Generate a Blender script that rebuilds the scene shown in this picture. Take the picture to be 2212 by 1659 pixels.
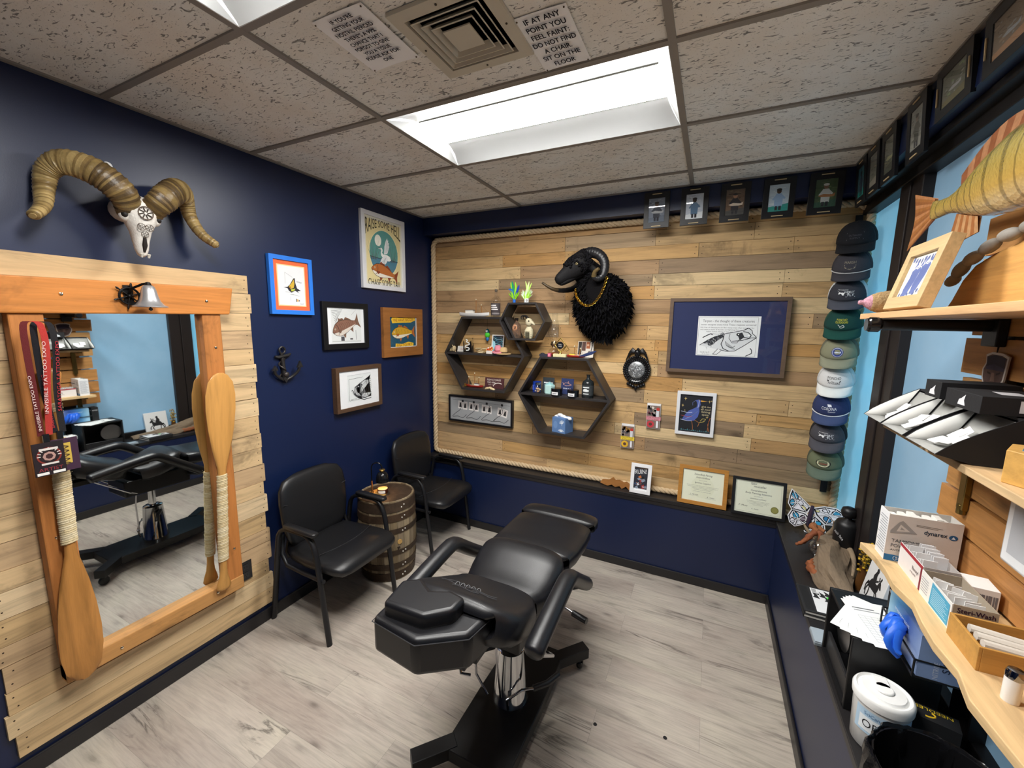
import bpy, math, random
from mathutils import Vector as V, Matrix as MX, noise as NZ
D = bpy.data; S = bpy.context.scene; COL = S.collection
for o in list(D.objects): D.objects.remove(o)
R = math.radians; PI = math.pi; rnd = random.Random(7)
# ---------------------------------------------------------------- camera, world, exposure
cd = D.cameras.new('camera'); cam = D.objects.new('camera', cd); COL.objects.link(cam); S.camera = cam
cd.sensor_width = 36; cd.lens = 880.47 * 36 / 2212; cd.clip_start = .03
cam.matrix_world = MX(((0.89948, -0.07737, 0.43005, 2.34624), (0.43670, 0.12554, -0.89080, -3.01419), (0.01493, 0.98907, 0.14671, 1.84368), (0, 0, 0, 1)))
w = D.worlds.new('world'); S.world = w; w.use_nodes = True
w.node_tree.nodes['Background'].inputs[0].default_value = (.5, .6, .8, 1); w.node_tree.nodes['Background'].inputs[1].default_value = .05
vs = S.view_settings; vs.view_transform = 'Standard'; vs.look = 'None'; vs.gamma = 1; vs.use_curve_mapping = False; vs.exposure = 1.95
S.cycles.use_denoising = True; S.cycles.max_bounces = 10; S.cycles.sample_clamp_indirect = 6
LAMP = 16.0          # strength of the troffer lenses
H = 2.741; XW = 3.16; XH = 3.01; YF = -4.6; XL = 2.825; ZL = .60
# ---------------------------------------------------------------- helpers
def lin(c):
    if isinstance(c, str):
        c = c.lstrip('#'); c = [int(c[i:i+2], 16) / 255 for i in (0, 2, 4)]
        return tuple(x / 12.92 if x <= .04045 else ((x + .055) / 1.055) ** 2.4 for x in c)
    return tuple(c[:3])
MATS = {}
def nodes(name):
    m = D.materials.new(name); m.use_nodes = True; nt = m.node_tree; b = nt.nodes['Principled BSDF']
    return m, nt, b
def N(nt, typ, **kw):
    n = nt.nodes.new(typ)
    for k, v in kw.items():
        if k[0] == 'i' and k[1:].isdigit(): n.inputs[int(k[1:])].default_value = v
        else: setattr(n, k, v)
    return n
def mixrgb(nt, mode, fac, a, b):
    n = nt.nodes.new('ShaderNodeMix'); n.data_type = 'RGBA'; n.blend_type = mode
    for i, v in ((0, fac), (6, a), (7, b)):
        if hasattr(v, 'is_output'): nt.links.new(v, n.inputs[i])
        else: n.inputs[i].default_value = v if i == 0 else (tuple(v) + (1,))[:4]
    return n.outputs[2]
def ramp(nt, src, stops):
    n = nt.nodes.new('ShaderNodeValToRGB'); e = n.color_ramp.elements
    while len(e) < len(stops): e.new(.5)
    for k, (p, v) in zip(e, stops): k.position = p; k.color = (v, v, v, 1) if not isinstance(v, tuple) else v + (1,)
    nt.links.new(src, n.inputs[0]); return n.outputs[0]
def coords(nt, scale, off=None, kind='Object'):
    t = nt.nodes.new('ShaderNodeTexCoord'); mp = nt.nodes.new('ShaderNodeMapping'); mp.inputs[3].default_value = scale
    nt.links.new(t.outputs[kind], mp.inputs[0]); o = mp.outputs[0]
    if off is not None:
        a = N(nt, 'ShaderNodeVectorMath', operation='MULTIPLY_ADD'); a.inputs[1].default_value = (43, 91, 67)
        nt.links.new(off, a.inputs[0]); nt.links.new(o, a.inputs[2]); o = a.outputs[0]
    return o
def noise(nt, vec, scale, detail=4, rough=.6, dist=0):
    n = N(nt, 'ShaderNodeTexNoise'); n.inputs['Scale'].default_value = scale; n.inputs['Detail'].default_value = detail
    n.inputs['Roughness'].default_value = rough; n.inputs['Distortion'].default_value = dist
    nt.links.new(vec, n.inputs['Vector']); return n.outputs[0]
def bump(nt, b, h, strength, dist=.01):
    n = N(nt, 'ShaderNodeBump'); n.inputs['Strength'].default_value = strength; n.inputs['Distance'].default_value = dist
    nt.links.new(h, n.inputs['Height']); nt.links.new(n.outputs[0], b.inputs['Normal'])
def mat(name, rough=.6, metal=0, var=.05, vs_=18, bmp=0, bs=120, trans=0, coat=0, ior=1.45, spec=.5):
    """plain surface: face colour attribute times a fine noise"""
    if name in MATS: return MATS[name]
    m, nt, b = nodes(name); a = N(nt, 'ShaderNodeAttribute', attribute_name='Col')
    vec = coords(nt, (1, 1, 1)); n = noise(nt, vec, vs_)
    f = ramp(nt, n, [(.3, 1 - var), (.7, 1 + 0 * var)])
    nt.links.new(mixrgb(nt, 'MULTIPLY', 1.0, a.outputs['Color'], f), b.inputs['Base Color'])
    b.inputs['Roughness'].default_value = rough; b.inputs['Metallic'].default_value = metal; b.inputs['IOR'].default_value = ior
    b.inputs['Transmission Weight'].default_value = trans; b.inputs['Coat Weight'].default_value = coat; b.inputs['Specular IOR Level'].default_value = spec
    if bmp: bump(nt, b, noise(nt, vec, bs, 3), bmp, .004)
    MATS[name] = m; return m
def wood(name, axis=0, rough=.55, s=1.0, contrast=.45, knots=True, fine=60):
    """grain stretched along one axis, tinted by the face colour of each board"""
    if name in MATS: return MATS[name]
    m, nt, b = nodes(name); a = N(nt, 'ShaderNodeAttribute', attribute_name='Col')
    sc = [9 * s, 9 * s, 9 * s]; sc[axis] = .7 * s
    vec = coords(nt, sc, a.outputs['Vector'])
    g = noise(nt, vec, 1.6, 8, .68, 1.1); g2 = noise(nt, vec, fine / 10, 3, .6, .3)
    f = ramp(nt, g, [(.32, 1 - contrast), (.5, .93), (.68, 1.0)])
    f2 = ramp(nt, g2, [(.3, .80), (.62, 1.0)])
    c = mixrgb(nt, 'MULTIPLY', 1.0, a.outputs['Color'], f); c = mixrgb(nt, 'MULTIPLY', .8, c, f2)
    if knots:
        v2 = [5 * s, 5 * s, 5 * s]; v2[axis] = 2.6 * s
        vv = coords(nt, v2, a.outputs['Vector']); vo = N(nt, 'ShaderNodeTexVoronoi'); vo.inputs['Scale'].default_value = .8
        nt.links.new(vv, vo.inputs['Vector']); k = ramp(nt, vo.outputs['Distance'], [(.03, .30), (.10, .78), (.16, 1.0)])
        c = mixrgb(nt, 'MULTIPLY', .85, c, k)
        st = noise(nt, coords(nt, [2.2 * x for x in (1, 1, 1)], a.outputs['Vector']), 1.3, 5, .7, .6)
        c = mixrgb(nt, 'MULTIPLY', .8, c, ramp(nt, st, [(.28, .42), (.40, .95), (.6, 1.0)]))
    nt.links.new(c, b.inputs['Base Color']); b.inputs['Roughness'].default_value = rough; b.inputs['Specular IOR Level'].default_value = .3
    bump(nt, b, g2, .25, .003); MATS[name] = m; return m
class M:
    """collects faces with a colour each and links them as ONE mesh object"""
    def __init__(s): s.v = []; s.f = []; s.c = []
    def add(s, vs, fs, c, mx=None):
        n = len(s.v); s.v += [tuple(mx @ V(p)) if mx else tuple(p) for p in vs]; s.f += [tuple(i + n for i in f) for f in fs]
        c = c if isinstance(c, list) else [c] * len(fs); s.c += [lin(k) for k in c]; return s
    def box(s, x0, x1, y0, y1, z0, z1, c, mx=None):
        P = [(x, y, z) for z in (z0, z1) for y in (y0, y1) for x in (x0, x1)]
        return s.add(P, [(0, 2, 3, 1), (4, 5, 7, 6), (0, 1, 5, 4), (2, 6, 7, 3), (0, 4, 6, 2), (1, 3, 7, 5)], c, mx)
    def fl(s, pts, c, y=0., mx=None):                       # flat polygon facing -y
        a = sum(pts[i][0] * pts[(i + 1) % len(pts)][1] - pts[(i + 1) % len(pts)][0] * pts[i][1] for i in range(len(pts)))
        if a < 0: pts = pts[::-1]
        return s.add([(p[0], y, p[1]) for p in pts], [tuple(range(len(pts)))], c, mx)
    def rect(s, x0, z0, x1, z1, c, y=0., mx=None): return s.fl([(x0, z0), (x1, z0), (x1, z1), (x0, z1)], c, y, mx)
    def disc(s, x, z, r, c, y=0., rz=None, n=20, rot=0):
        rz = rz or r; q = []
        for i in range(n):
            a = 2 * PI * i / n; u, v = r * math.cos(a), rz * math.sin(a); q.append((x + u * math.cos(rot) - v * math.sin(rot), z + u * math.sin(rot) + v * math.cos(rot)))
        return s.fl(q, c, y)
    def line(s, pts, w, c, y=0.):
        for (a, b), (e, f) in zip(pts, pts[1:]):
            l = math.hypot(e - a, f - b) or 1; nx, nz = -(f - b) / l * w / 2, (e - a) / l * w / 2
            s.fl([(a + nx, b + nz), (a - nx, b - nz), (e - nx, f - nz), (e + nx, f + nz)], c, y)
        return s
    def ext(s, pts, y0, y1, c, mx=None, side=None):          # prism along y, pts in (x,z)
        a = sum(pts[i][0] * pts[(i + 1) % len(pts)][1] - pts[(i + 1) % len(pts)][0] * pts[i][1] for i in range(len(pts)))
        if a < 0: pts = pts[::-1]
        n = len(pts); vs = [(p[0], y0, p[1]) for p in pts] + [(p[0], y1, p[1]) for p in pts]
        fs = [tuple(range(n)), tuple(range(2 * n - 1, n - 1, -1))] + [(i, i + n, (i + 1) % n + n, (i + 1) % n) for i in range(n)]
        return s.add(vs, fs, [c, c] + [side or c] * n, mx)
    def extz(s, pts, z0, z1, c, mx=None):                     # prism along z, pts in (x,y)
        q = MX(((1, 0, 0, 0), (0, 0, 1, 0), (0, -1, 0, 0), (0, 0, 0, 1)))
        # local (x, y, z) -> (x, z, -y): y range [z] flips, so build directly
        a = sum(pts[i][0] * pts[(i + 1) % len(pts)][1] - pts[(i + 1) % len(pts)][0] * pts[i][1] for i in range(len(pts)))
        if a < 0: pts = pts[::-1]
        n = len(pts); vs = [(p[0], p[1], z0) for p in pts] + [(p[0], p[1], z1) for p in pts]
        return s.add(vs, [tuple(range(n - 1, -1, -1)), tuple(range(n, 2 * n))] + [(i, (i + 1) % n, (i + 1) % n + n, i + n) for i in range(n)], c, mx)
    def ring(s, w, h, iw, ih, y0, y1, c, cx=0, cz=0):          # picture frame moulding, front at y0 (nearer), back at y1
        o = [(-w / 2, -h / 2), (w / 2, -h / 2), (w / 2, h / 2), (-w / 2, h / 2)]; i = [(-iw / 2, -ih / 2), (iw / 2, -ih / 2), (iw / 2, ih / 2), (-iw / 2, ih / 2)]
        vs = [(x + cx, y, z + cz) for y in (y0, y1) for q in (o, i) for x, z in q]; fs = []
        for k in range(4):
            j = (k + 1) % 4; fs += [(k, j, 4 + j, 4 + k), (8 + j, 8 + k, 12 + k, 12 + j), (k, 8 + k, 8 + j, j), (4 + j, 12 + j, 12 + k, 4 + k)]
        return s.add(vs, fs, c)
    def loft(s, secs, c, cap=True, mx=None, closed=True):
        n = len(secs[0]); vs = [p for q in secs for p in q]; fs = []; cs = []
        cl = c if isinstance(c, list) else [c] * (len(secs) - 1)
        for k in range(len(secs) - 1):
            for i in range(n if closed else n - 1): j = (i + 1) % n; fs.append((k * n + i, k * n + j, (k + 1) * n + j, (k + 1) * n + i)); cs.append(cl[k])
        if cap: fs += [tuple(range(n - 1, -1, -1)), tuple(range((len(secs) - 1) * n, len(secs) * n))]; cs += [cl[0], cl[-1]]
        return s.add(vs, fs, cs, mx)
    def tube(s, path, r, c, n=10, cap=True, mx=None, flat=1.0, up=None):
        P = [V(p) for p in path]; rr = r if isinstance(r, (list, tuple)) else [r] * len(P); secs = []; u = V(up) if up else None
        for i, p in enumerate(P):
            t = (P[min(i + 1, len(P) - 1)] - P[max(i - 1, 0)]).normalized()
            if u is None: u = t.orthogonal()
            e = (u - t * u.dot(t)); e = e.normalized() if e.length > 1e-6 else t.orthogonal().normalized(); g = t.cross(e); u = e
            secs.append([p + (e * math.cos(2 * PI * k / n) * flat + g * math.sin(2 * PI * k / n)) * rr[i] for k in range(n)])
        return s.loft(secs, c, cap, mx)
    def lathe(s, prof, c, n=24, ctr=(0, 0, 0), mx=None, cap=True):
        secs = [[(ctr[0] + r * math.cos(2 * PI * k / n), ctr[1] + r * math.sin(2 * PI * k / n), ctr[2] + z) for k in range(n)] for r, z in prof]
        return s.loft(secs, c, cap, mx)
    def ball(s, x, y, z, rx, ry, rz, c, n=14, m=9, mx=None):
        prof = []
        secs = [[(x + rx * math.sin(PI * (j + .02) / (m + .04)) * math.cos(2 * PI * k / n), y + ry * math.sin(PI * (j + .02) / (m + .04)) * math.sin(2 * PI * k / n), z - rz * math.cos(PI * (j + .02) / (m + .04))) for k in range(n)] for j in range(m + 1)]
        return s.loft(secs, c, True, mx)
    def text(s, t, x, z, h, c, y=0., w=None, rot=0, shear=0, al='c', arc=0, bold=0, stretch=0):
        vs, fs, x0, x1 = glyphs(t); k = h / .72; kx = k if not w else w / (x1 - x0)
        wd = (x1 - x0) * kx; ox = {'c': -wd / 2, 'l': 0, 'r': -wd}[al]; out = []
        for p in vs:
            u = (p[0] - x0) * kx + ox; v = p[1] * k
            if arc: v += arc * (u / (wd / 2)) ** 2
            if stretch: v = h - (h - v) * (1 + stretch * (u / (wd / 2)) ** 2)
            u += shear * v; out.append((x + u * math.cos(rot) - v * math.sin(rot), y, z + u * math.sin(rot) + v * math.cos(rot)))
        s.add(out, fs, c)
        for b in ((bold, 0), (0, bold)) if bold else ():
            s.add([(p[0] + b[0], p[1] - .00002, p[2] + b[1]) for p in out], fs, c)
        return s
    def build(s, name, m, parent=None, smooth=35, bevel=0, sub=0, seg=2, loc=None, rz=0, rx=0, solid=0):
        me = D.meshes.new(name); me.from_pydata(s.v, [], s.f)
        at = me.color_attributes.new('Col', 'FLOAT_COLOR', 'CORNER'); buf = []
        for f, c in zip(s.f, s.c): buf += [c[0], c[1], c[2], 1.0] * len(f)
        at.data.foreach_set('color', buf)
        if smooth:
            me.polygons.foreach_set('use_smooth', [True] * len(s.f)); me.set_sharp_from_angle(angle=R(smooth))
        o = D.objects.new(name, me); COL.objects.link(o); me.materials.append(m if not isinstance(m, str) else MATS[m])
        if parent is not None: o.parent = parent
        if loc is not None: o.location = loc
        o.rotation_euler = (rx, 0, rz)
        if solid: q = o.modifiers.new('solid', 'SOLIDIFY'); q.thickness = solid; q.offset = 0
        if bevel: q = o.modifiers.new('bevel', 'BEVEL'); q.width = bevel; q.segments = seg; q.limit_method = 'ANGLE'; q.angle_limit = R(40)
        if sub: q = o.modifiers.new('sub', 'SUBSURF'); q.levels = q.render_levels = sub
        return o
GL = {}
def glyphs(t):
    if t not in GL:
        cu = D.curves.new('t', 'FONT'); cu.body = t; cu.resolution_u = 3; o = D.objects.new('t', cu); COL.objects.link(o)
        me = D.meshes.new_from_object(o.evaluated_get(bpy.context.evaluated_depsgraph_get()))
        vs = [tuple(v.co) for v in me.vertices]; fs = [tuple(p.vertices) for p in me.polygons]
        D.objects.remove(o); D.meshes.remove(me); D.curves.remove(cu)
        GL[t] = (vs, fs, min(v[0] for v in vs), max(v[0] for v in vs))
    return GL[t]
def tag(o, label=None, cat=None, group=None, kind=None):
    if label: o['label'] = label
    if cat: o['category'] = cat
    if group: o['group'] = group
    if kind: o['kind'] = kind
    return o
def T(name, label, cat, loc=(0, 0, 0), rz=0, group=None, rx=0, ry=0):
    o = D.objects.new(name, None); COL.objects.link(o); o.location = loc; o.rotation_euler = (rx, ry, rz); o.empty_display_size = .05
    return tag(o, label, cat, group)
def ST(o): o['kind'] = 'structure'; return o
def copy_thing(root, loc, rz=None, label=None):
    r = root.copy(); COL.objects.link(r); r.location = loc
    if rz is not None: r.rotation_euler[2] = rz
    if label: r['label'] = label
    for ch in root.children:
        c = ch.copy(); COL.objects.link(c); c.parent = r
        for g in ch.children: k = g.copy(); COL.objects.link(k); k.parent = c
    return r
def LW(y, z, x=0): return (x, y, z)      # a spot on the wall with the mirror
QL = R(90); QR = R(-90)
def se(cx, cz, a, b, n=16, p=4.0):       # superellipse loop
    out = []
    for k in range(n):
        t = 2 * PI * (k + .5) / n; ct, st = math.cos(t), math.sin(t)
        out.append((cx + a * math.copysign(abs(ct) ** (2 / p), ct), cz + b * math.copysign(abs(st) ** (2 / p), st)))
    return out
def rope(m, path, Rr, pitch, c, k=3, step=None, n=7):
    """k strands twisted round a path"""
    P = [V(p) for p in path]; L = [0]
    for a, b in zip(P, P[1:]): L.append(L[-1] + (b - a).length)
    tot = L[-1]; step = step or pitch / 9; cnt = int(tot / step); pts = []; u = None; fr = []
    for i in range(cnt + 1):
        d = tot * i / cnt; j = max(x for x in range(len(L)) if L[x] <= d + 1e-9); j = min(j, len(P) - 2)
        p = P[j].lerp(P[j + 1], (d - L[j]) / max(1e-9, L[j + 1] - L[j])); t = (P[j + 1] - P[j]).normalized()
        if u is None: u = t.orthogonal().normalized()
        u = (u - t * u.dot(t)).normalized(); fr.append((p, u.copy(), t.cross(u), d))
    for q in range(k):
        m.tube([p + (e * math.cos(2 * PI * (d / pitch + q / k)) + g * math.sin(2 * PI * (d / pitch + q / k))) * Rr * .5 for p, e, g, d in fr], Rr * .56, c, n)
    return m
def arc(cx, cz, r, a0, a1, n=8): return [(cx + r * math.cos(R(a0 + (a1 - a0) * i / n)), cz + r * math.sin(R(a0 + (a1 - a0) * i / n))) for i in range(n + 1)]
def bez(p0, p1, p2, p3, n=8):
    out = []
    for i in range(n + 1):
        t = i / n; q = 1 - t; out.append(tuple(q ** 3 * a + 3 * q * q * t * b + 3 * q * t * t * c + t ** 3 * d for a, b, c, d in zip(p0, p1, p2, p3)))
    return out
def smoothpath(P, n=6):
    P = [V(p) for p in P]; out = []
    for i in range(len(P) - 1):
        a, b, c, d = P[max(i - 1, 0)], P[i], P[i + 1], P[min(i + 2, len(P) - 1)]
        for k in range(n):
            t = k / n; out.append(.5 * ((2 * b) + (c - a) * t + (2 * a - 5 * b + 4 * c - d) * t * t + (3 * b - a - 3 * c + d) * t ** 3))
    return out + [P[-1]]
matte = mat('matte_paint', .65); satin = mat('satin_paint', .4); gloss = mat('gloss_plastic', .18, var=.03); paper = mat('printed_paper', .75, var=.03)
cloth = mat('woven_cloth', .9, bmp=.4, bs=400); metalB = mat('brushed_metal', .28, 1.0); chrome = mat('chrome_metal', .08, 1.0, var=.02)
iron = mat('dark_iron', .42, .6, bmp=.3, bs=60); leather = mat('black_leather', .36, bmp=.12, bs=500, spec=.6); blackpaint = mat('black_satin_paint', .42, bmp=.05)
glass = mat('clear_glass', .03, trans=1.0, var=.0); fibre = mat('rope_fibre', .9, bmp=.6, bs=300, var=.25, vs_=120); cardboard = mat('cardboard', .75, bmp=.1)
plank = wood('pallet_board', 0, .62); plankZ = wood('upright_board', 2, .5, contrast=.3); pine = wood('oiled_pine', 0, .42, 1.0, .28); paddleW = wood('varnished_paddle', 2, .3, .9, .3, knots=False)
oak = wood('pale_oak', 0, .5, 1.6, .2, knots=False); oakY = wood('pale_oak_long', 1, .55, 1.4, .25, knots=False); drift = wood('driftwood', 1, .8, 2.2, .5); bone = mat('carved_bone', .6, var=.18, vs_=60, bmp=.5, bs=90)
horn = mat('ridged_horn', .38, var=.35, vs_=35, bmp=.4, bs=80)
# ---------------------------------------------------------------- room shell
def floor_mat():
    m, nt, b = nodes('vinyl_plank'); vec = coords(nt, (1, 1, 1))
    br = N(nt, 'ShaderNodeTexBrick'); br.offset = .37; br.squash = 1
    for k, v in (('Scale', 1.0), ('Mortar Size', .0006), ('Mortar Smooth', .2), ('Brick Width', 1.22), ('Row Height', .182), ('Bias', 0)): br.inputs[k].default_value = v
    br.inputs['Color1'].default_value = (.0, .0, .0, 1); br.inputs['Color2'].default_value = (1, 1, 1, 1); br.inputs['Mortar'].default_value = (.5, .5, .5, 1)
    nt.links.new(vec, br.inputs['Vector'])
    g = coords(nt, (.9, 8, 1), br.outputs['Color']); n1 = noise(nt, g, 1.5, 8, .66, 1.4); n2 = noise(nt, coords(nt, (1.2, 2.5, 1), br.outputs['Color']), 1.1, 4, .6, .5)
    n3 = noise(nt, coords(nt, (5, 70, 1)), 1.4, 3, .6, .4)
    tint = ramp(nt, n2, [(.3, lin('b5a79c')), (.5, lin('c2b7ab')), (.7, lin('ccc3b3'))])
    c = mixrgb(nt, 'MULTIPLY', 1.0, tint, ramp(nt, n1, [(.30, .62), (.46, .92), (.66, 1.0)]))
    c = mixrgb(nt, 'MULTIPLY', 1.0, c, ramp(nt, n3, [(.3, .82), (.6, 1.0)]))
    c = mixrgb(nt, 'MULTIPLY', 1.0, c, ramp(nt, br.outputs['Color'], [(0, .88), (1, 1.04)]))
    # long thin cracks and knots
    cv = coords(nt, (.55, 5.5, 1), br.outputs['Color']); cn = noise(nt, cv, 1.2, 6, .6, 1.2)
    sub = N(nt, 'ShaderNodeMath', operation='SUBTRACT'); sub.inputs[1].default_value = .5; nt.links.new(cn, sub.inputs[0])
    ab = N(nt, 'ShaderNodeMath', operation='ABSOLUTE'); nt.links.new(sub.outputs[0], ab.inputs[0])
    msk = ramp(nt, noise(nt, coords(nt, (1.4, 4, 1), br.outputs['Color']), 1.0, 2), [(.5, 0.), (.62, 1.)])
    c = mixrgb(nt, 'MULTIPLY', msk, c, ramp(nt, ab.outputs[0], [(.0, .35), (.012, .72), (.03, 1.0)]))
    vo = N(nt, 'ShaderNodeTexVoronoi'); vo.inputs['Scale'].default_value = 1.0; nt.links.new(coords(nt, (3.0, 8, 1), br.outputs['Color']), vo.inputs['Vector'])
    c = mixrgb(nt, 'MULTIPLY', .8, c, ramp(nt, vo.outputs['Distance'], [(.03, .4), (.12, .85), (.22, 1.0)]))
    c = mixrgb(nt, 'MULTIPLY', 1.0, c, ramp(nt, br.outputs['Fac'], [(0, 1.0), (1, .62)]))
    nt.links.new(c, b.inputs['Base Color']); b.inputs['Roughness'].default_value = .42; bump(nt, b, n3, .12, .002); return m
def wall_mat(name, col, rough):
    m, nt, b = nodes(name); vec = coords(nt, (1, 1, 1)); n = noise(nt, vec, 2.2, 3)
    nt.links.new(mixrgb(nt, 'MULTIPLY', 1.0, lin(col), ramp(nt, n, [(.3, .93), (.7, 1.0)])), b.inputs['Base Color'])
    b.inputs['Roughness'].default_value = rough; bump(nt, b, noise(nt, vec, 260, 3), .08, .002); return m
def tile_mat():
    m, nt, b = nodes('fissured_tile'); g = noise(nt, coords(nt, (26, 66, 1)), 1.0, 2.5, .5, 1.6)
    pit = noise(nt, coords(nt, (1, 1, 1)), 170, 2)
    c = mixrgb(nt, 'MULTIPLY', 1.0, lin('f3f3ee'), ramp(nt, g, [(.345, .28), (.40, 1.0)]))
    c = mixrgb(nt, 'MULTIPLY', 1.0, c, ramp(nt, pit, [(.30, .55), (.36, 1.0)]))
    bl = noise(nt, coords(nt, (3, 3, 1)), 1.2, 3); c = mixrgb(nt, 'MULTIPLY', 1.0, c, ramp(nt, bl, [(.35, lin('f8f2ec')), (.65, (1, 1, 1))]))
    nt.links.new(c, b.inputs['Base Color']); b.inputs['Roughness'].default_value = .95; bump(nt, b, g, .4, .003); return m
navy = wall_mat('navy_wall_paint', '101f44', .38); tilem = tile_mat(); floorm = floor_mat()
black_trim = wall_mat('black_trim_paint', '211f20', .4)
def pane_mat(name, c1, c2, e):
    m, nt, b = nodes(name); n = noise(nt, coords(nt, (1.5, 1.5, 1.5)), 1.6, 4)
    c = ramp(nt, n, [(.3, lin(c1)), (.7, lin(c2))]); nt.links.new(c, b.inputs['Base Color']); nt.links.new(c, b.inputs['Emission Color'])
    b.inputs['Emission Strength'].default_value = e; b.inputs['Roughness'].default_value = .3; return m
bx = lambda *a: M().box(*a)
fl = M().box(-.02, 3.2, YF, .14, -.06, 0, '808080').build('floor', floorm, smooth=0); ST(fl)
ST(bx(-.12, 0, YF, .2, 0, H + .1, '203060').build('wall_left', navy, smooth=0))
m = M().box(0, 3.2, 0, .15, 0, .545, '203060').box(0, 3.2, .148, .2, .5, 2.65, '203060').box(0, 3.2, 0, .15, 2.60, H + .1, '203060'); ST(m.build('wall_back', navy, smooth=0))
m = M().box(XL, 3.3, YF, -.001, 0, .57, '203060').box(3.17, 3.3, YF, .15, .55, 2.6, '203060').box(XH, 3.3, YF, -.001, 2.575, H + .1, '203060'); ST(m.build('wall_right', navy, smooth=0))
ST(bx(-.12, 3.3, YF - .1, YF, 0, H + .1, '203060').build('wall_front', navy, smooth=0))
# suspended ceiling: tiles in a tee grid
gx = [0, .9436, 2.1628, XH]; gy = [0] + [-.2761 - .6096 * k for k in range(8)] + [YF]
holes = {(1, 2), (1, 4)}; vent_cell = (1, 3)
m = M()
for i in range(3):
    for j in range(len(gy) - 1):
        if (i, j) in holes: continue
        m.box(gx[i] + .006, gx[i + 1] - .006, gy[j + 1] + .006, gy[j] - .006, H + .006, H + .022, 'b9b2a5')
ST(m.build('ceiling', tilem, smooth=0))
ST(bx(-.1, 3.3, YF, .2, H + .16, H + .2, '777777').build('ceiling', matte, smooth=0))
m = M()
for x in gx[1:3]: m.box(x - .0125, x + .0125, YF, 0, H - .002, H + .006, '8f8982')
for y in gy[1:-1]:
    for i in range(3): m.box(gx[i] + (.0125 if i else 0), gx[i + 1] - .0125, y - .0125, y + .0125, H - .0015, H + .006, '8f8982')
m.box(0, .02, YF, 0, H - .002, H + .006, '8f8982'); m.box(0, XH, -.016, 0, H - .002, H + .006, '8f8982'); m.box(XH - .016, XH, YF, 0, H - .002, H + .006, '8f8982')
ST(m.build('trim_1', mat('tee_paint', .5), smooth=0))
# black baseboards, sill and ledge
ST(M().box(0, .014, YF, -.014, 0, .075, '222').box(0, .009, YF, -.014, .075, .082, '222').build('baseboard_left', black_trim, smooth=0)) if 0 else None
def bb(x0, x1, y0, y1, n, h=.078):
    ST(M().box(x0, x1, y0, y1, 0, h, '222222').build(n, black_trim, smooth=0, bevel=.005))
bb(0, .014, YF, -.014, 'baseboard_left'); bb(0, XL, -.014, 0, 'baseboard_back', .066); bb(XL - .014, XL, YF, -.014, 'baseboard_right', .075)
ST(M().box(.002, 3.17, -.012, .148, .572, ZL, '222').box(.002, XL, -.006, 0, .546, .572, '222').build('trim_2', black_trim, smooth=0, bevel=.003) if 0 else M().box(.002, 3.17, -.012, .148, .572, ZL, '222222').box(.002, XL, -.007, 0, .545, .572, '222222').build('trim_2', black_trim, smooth=0, bevel=.003))
ST(M().box(XL - .006, 3.17, YF, -.012, .57, ZL, '222222').build('trim_3', black_trim, smooth=0, bevel=.003))
# window: dark metal frame with blue filmed panes
frame_m = mat('dark_window_metal', .45, .3)
m = M()
for y0, y1 in ((-.485, -.38), (-.592, -.488), (-1.50, -1.40), (-2.45, -2.3), (-3.4, -3.25)): m.box(3.10 if y0 > -.49 else 3.108, 3.17, y0, y1, ZL, 2.575, '2b2524')
m.box(3.09, 3.17, YF, .14, 2.50, 2.574, '1d1b1c').box(3.05, 3.17, YF, .14, 2.545, 2.574, '1d1b1c').box(3.115, 3.17, YF, -.02, ZL, .66, '1d1b1c')
wf = ST(m.build('window_1', frame_m, smooth=0, bevel=.004))
pl = pane_mat('blue_film_bright', '6db4d6', '85c2e0', .12); pd = pane_mat('blue_film', '7fa6c2', '8fb2cc', .05)
M().box(3.150, 3.156, -.38, .148, ZL, 2.50, '70b0d0').build('pane', pl, wf, smooth=0)
for a, b_ in ((-1.40, -.592), (-2.3, -1.5), (-3.25, -2.45), (YF, -3.4)): M().box(3.150, 3.156, a, b_, ZL, 2.50, '8aa9c2').build('pane', pd, wf, smooth=0)
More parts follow.
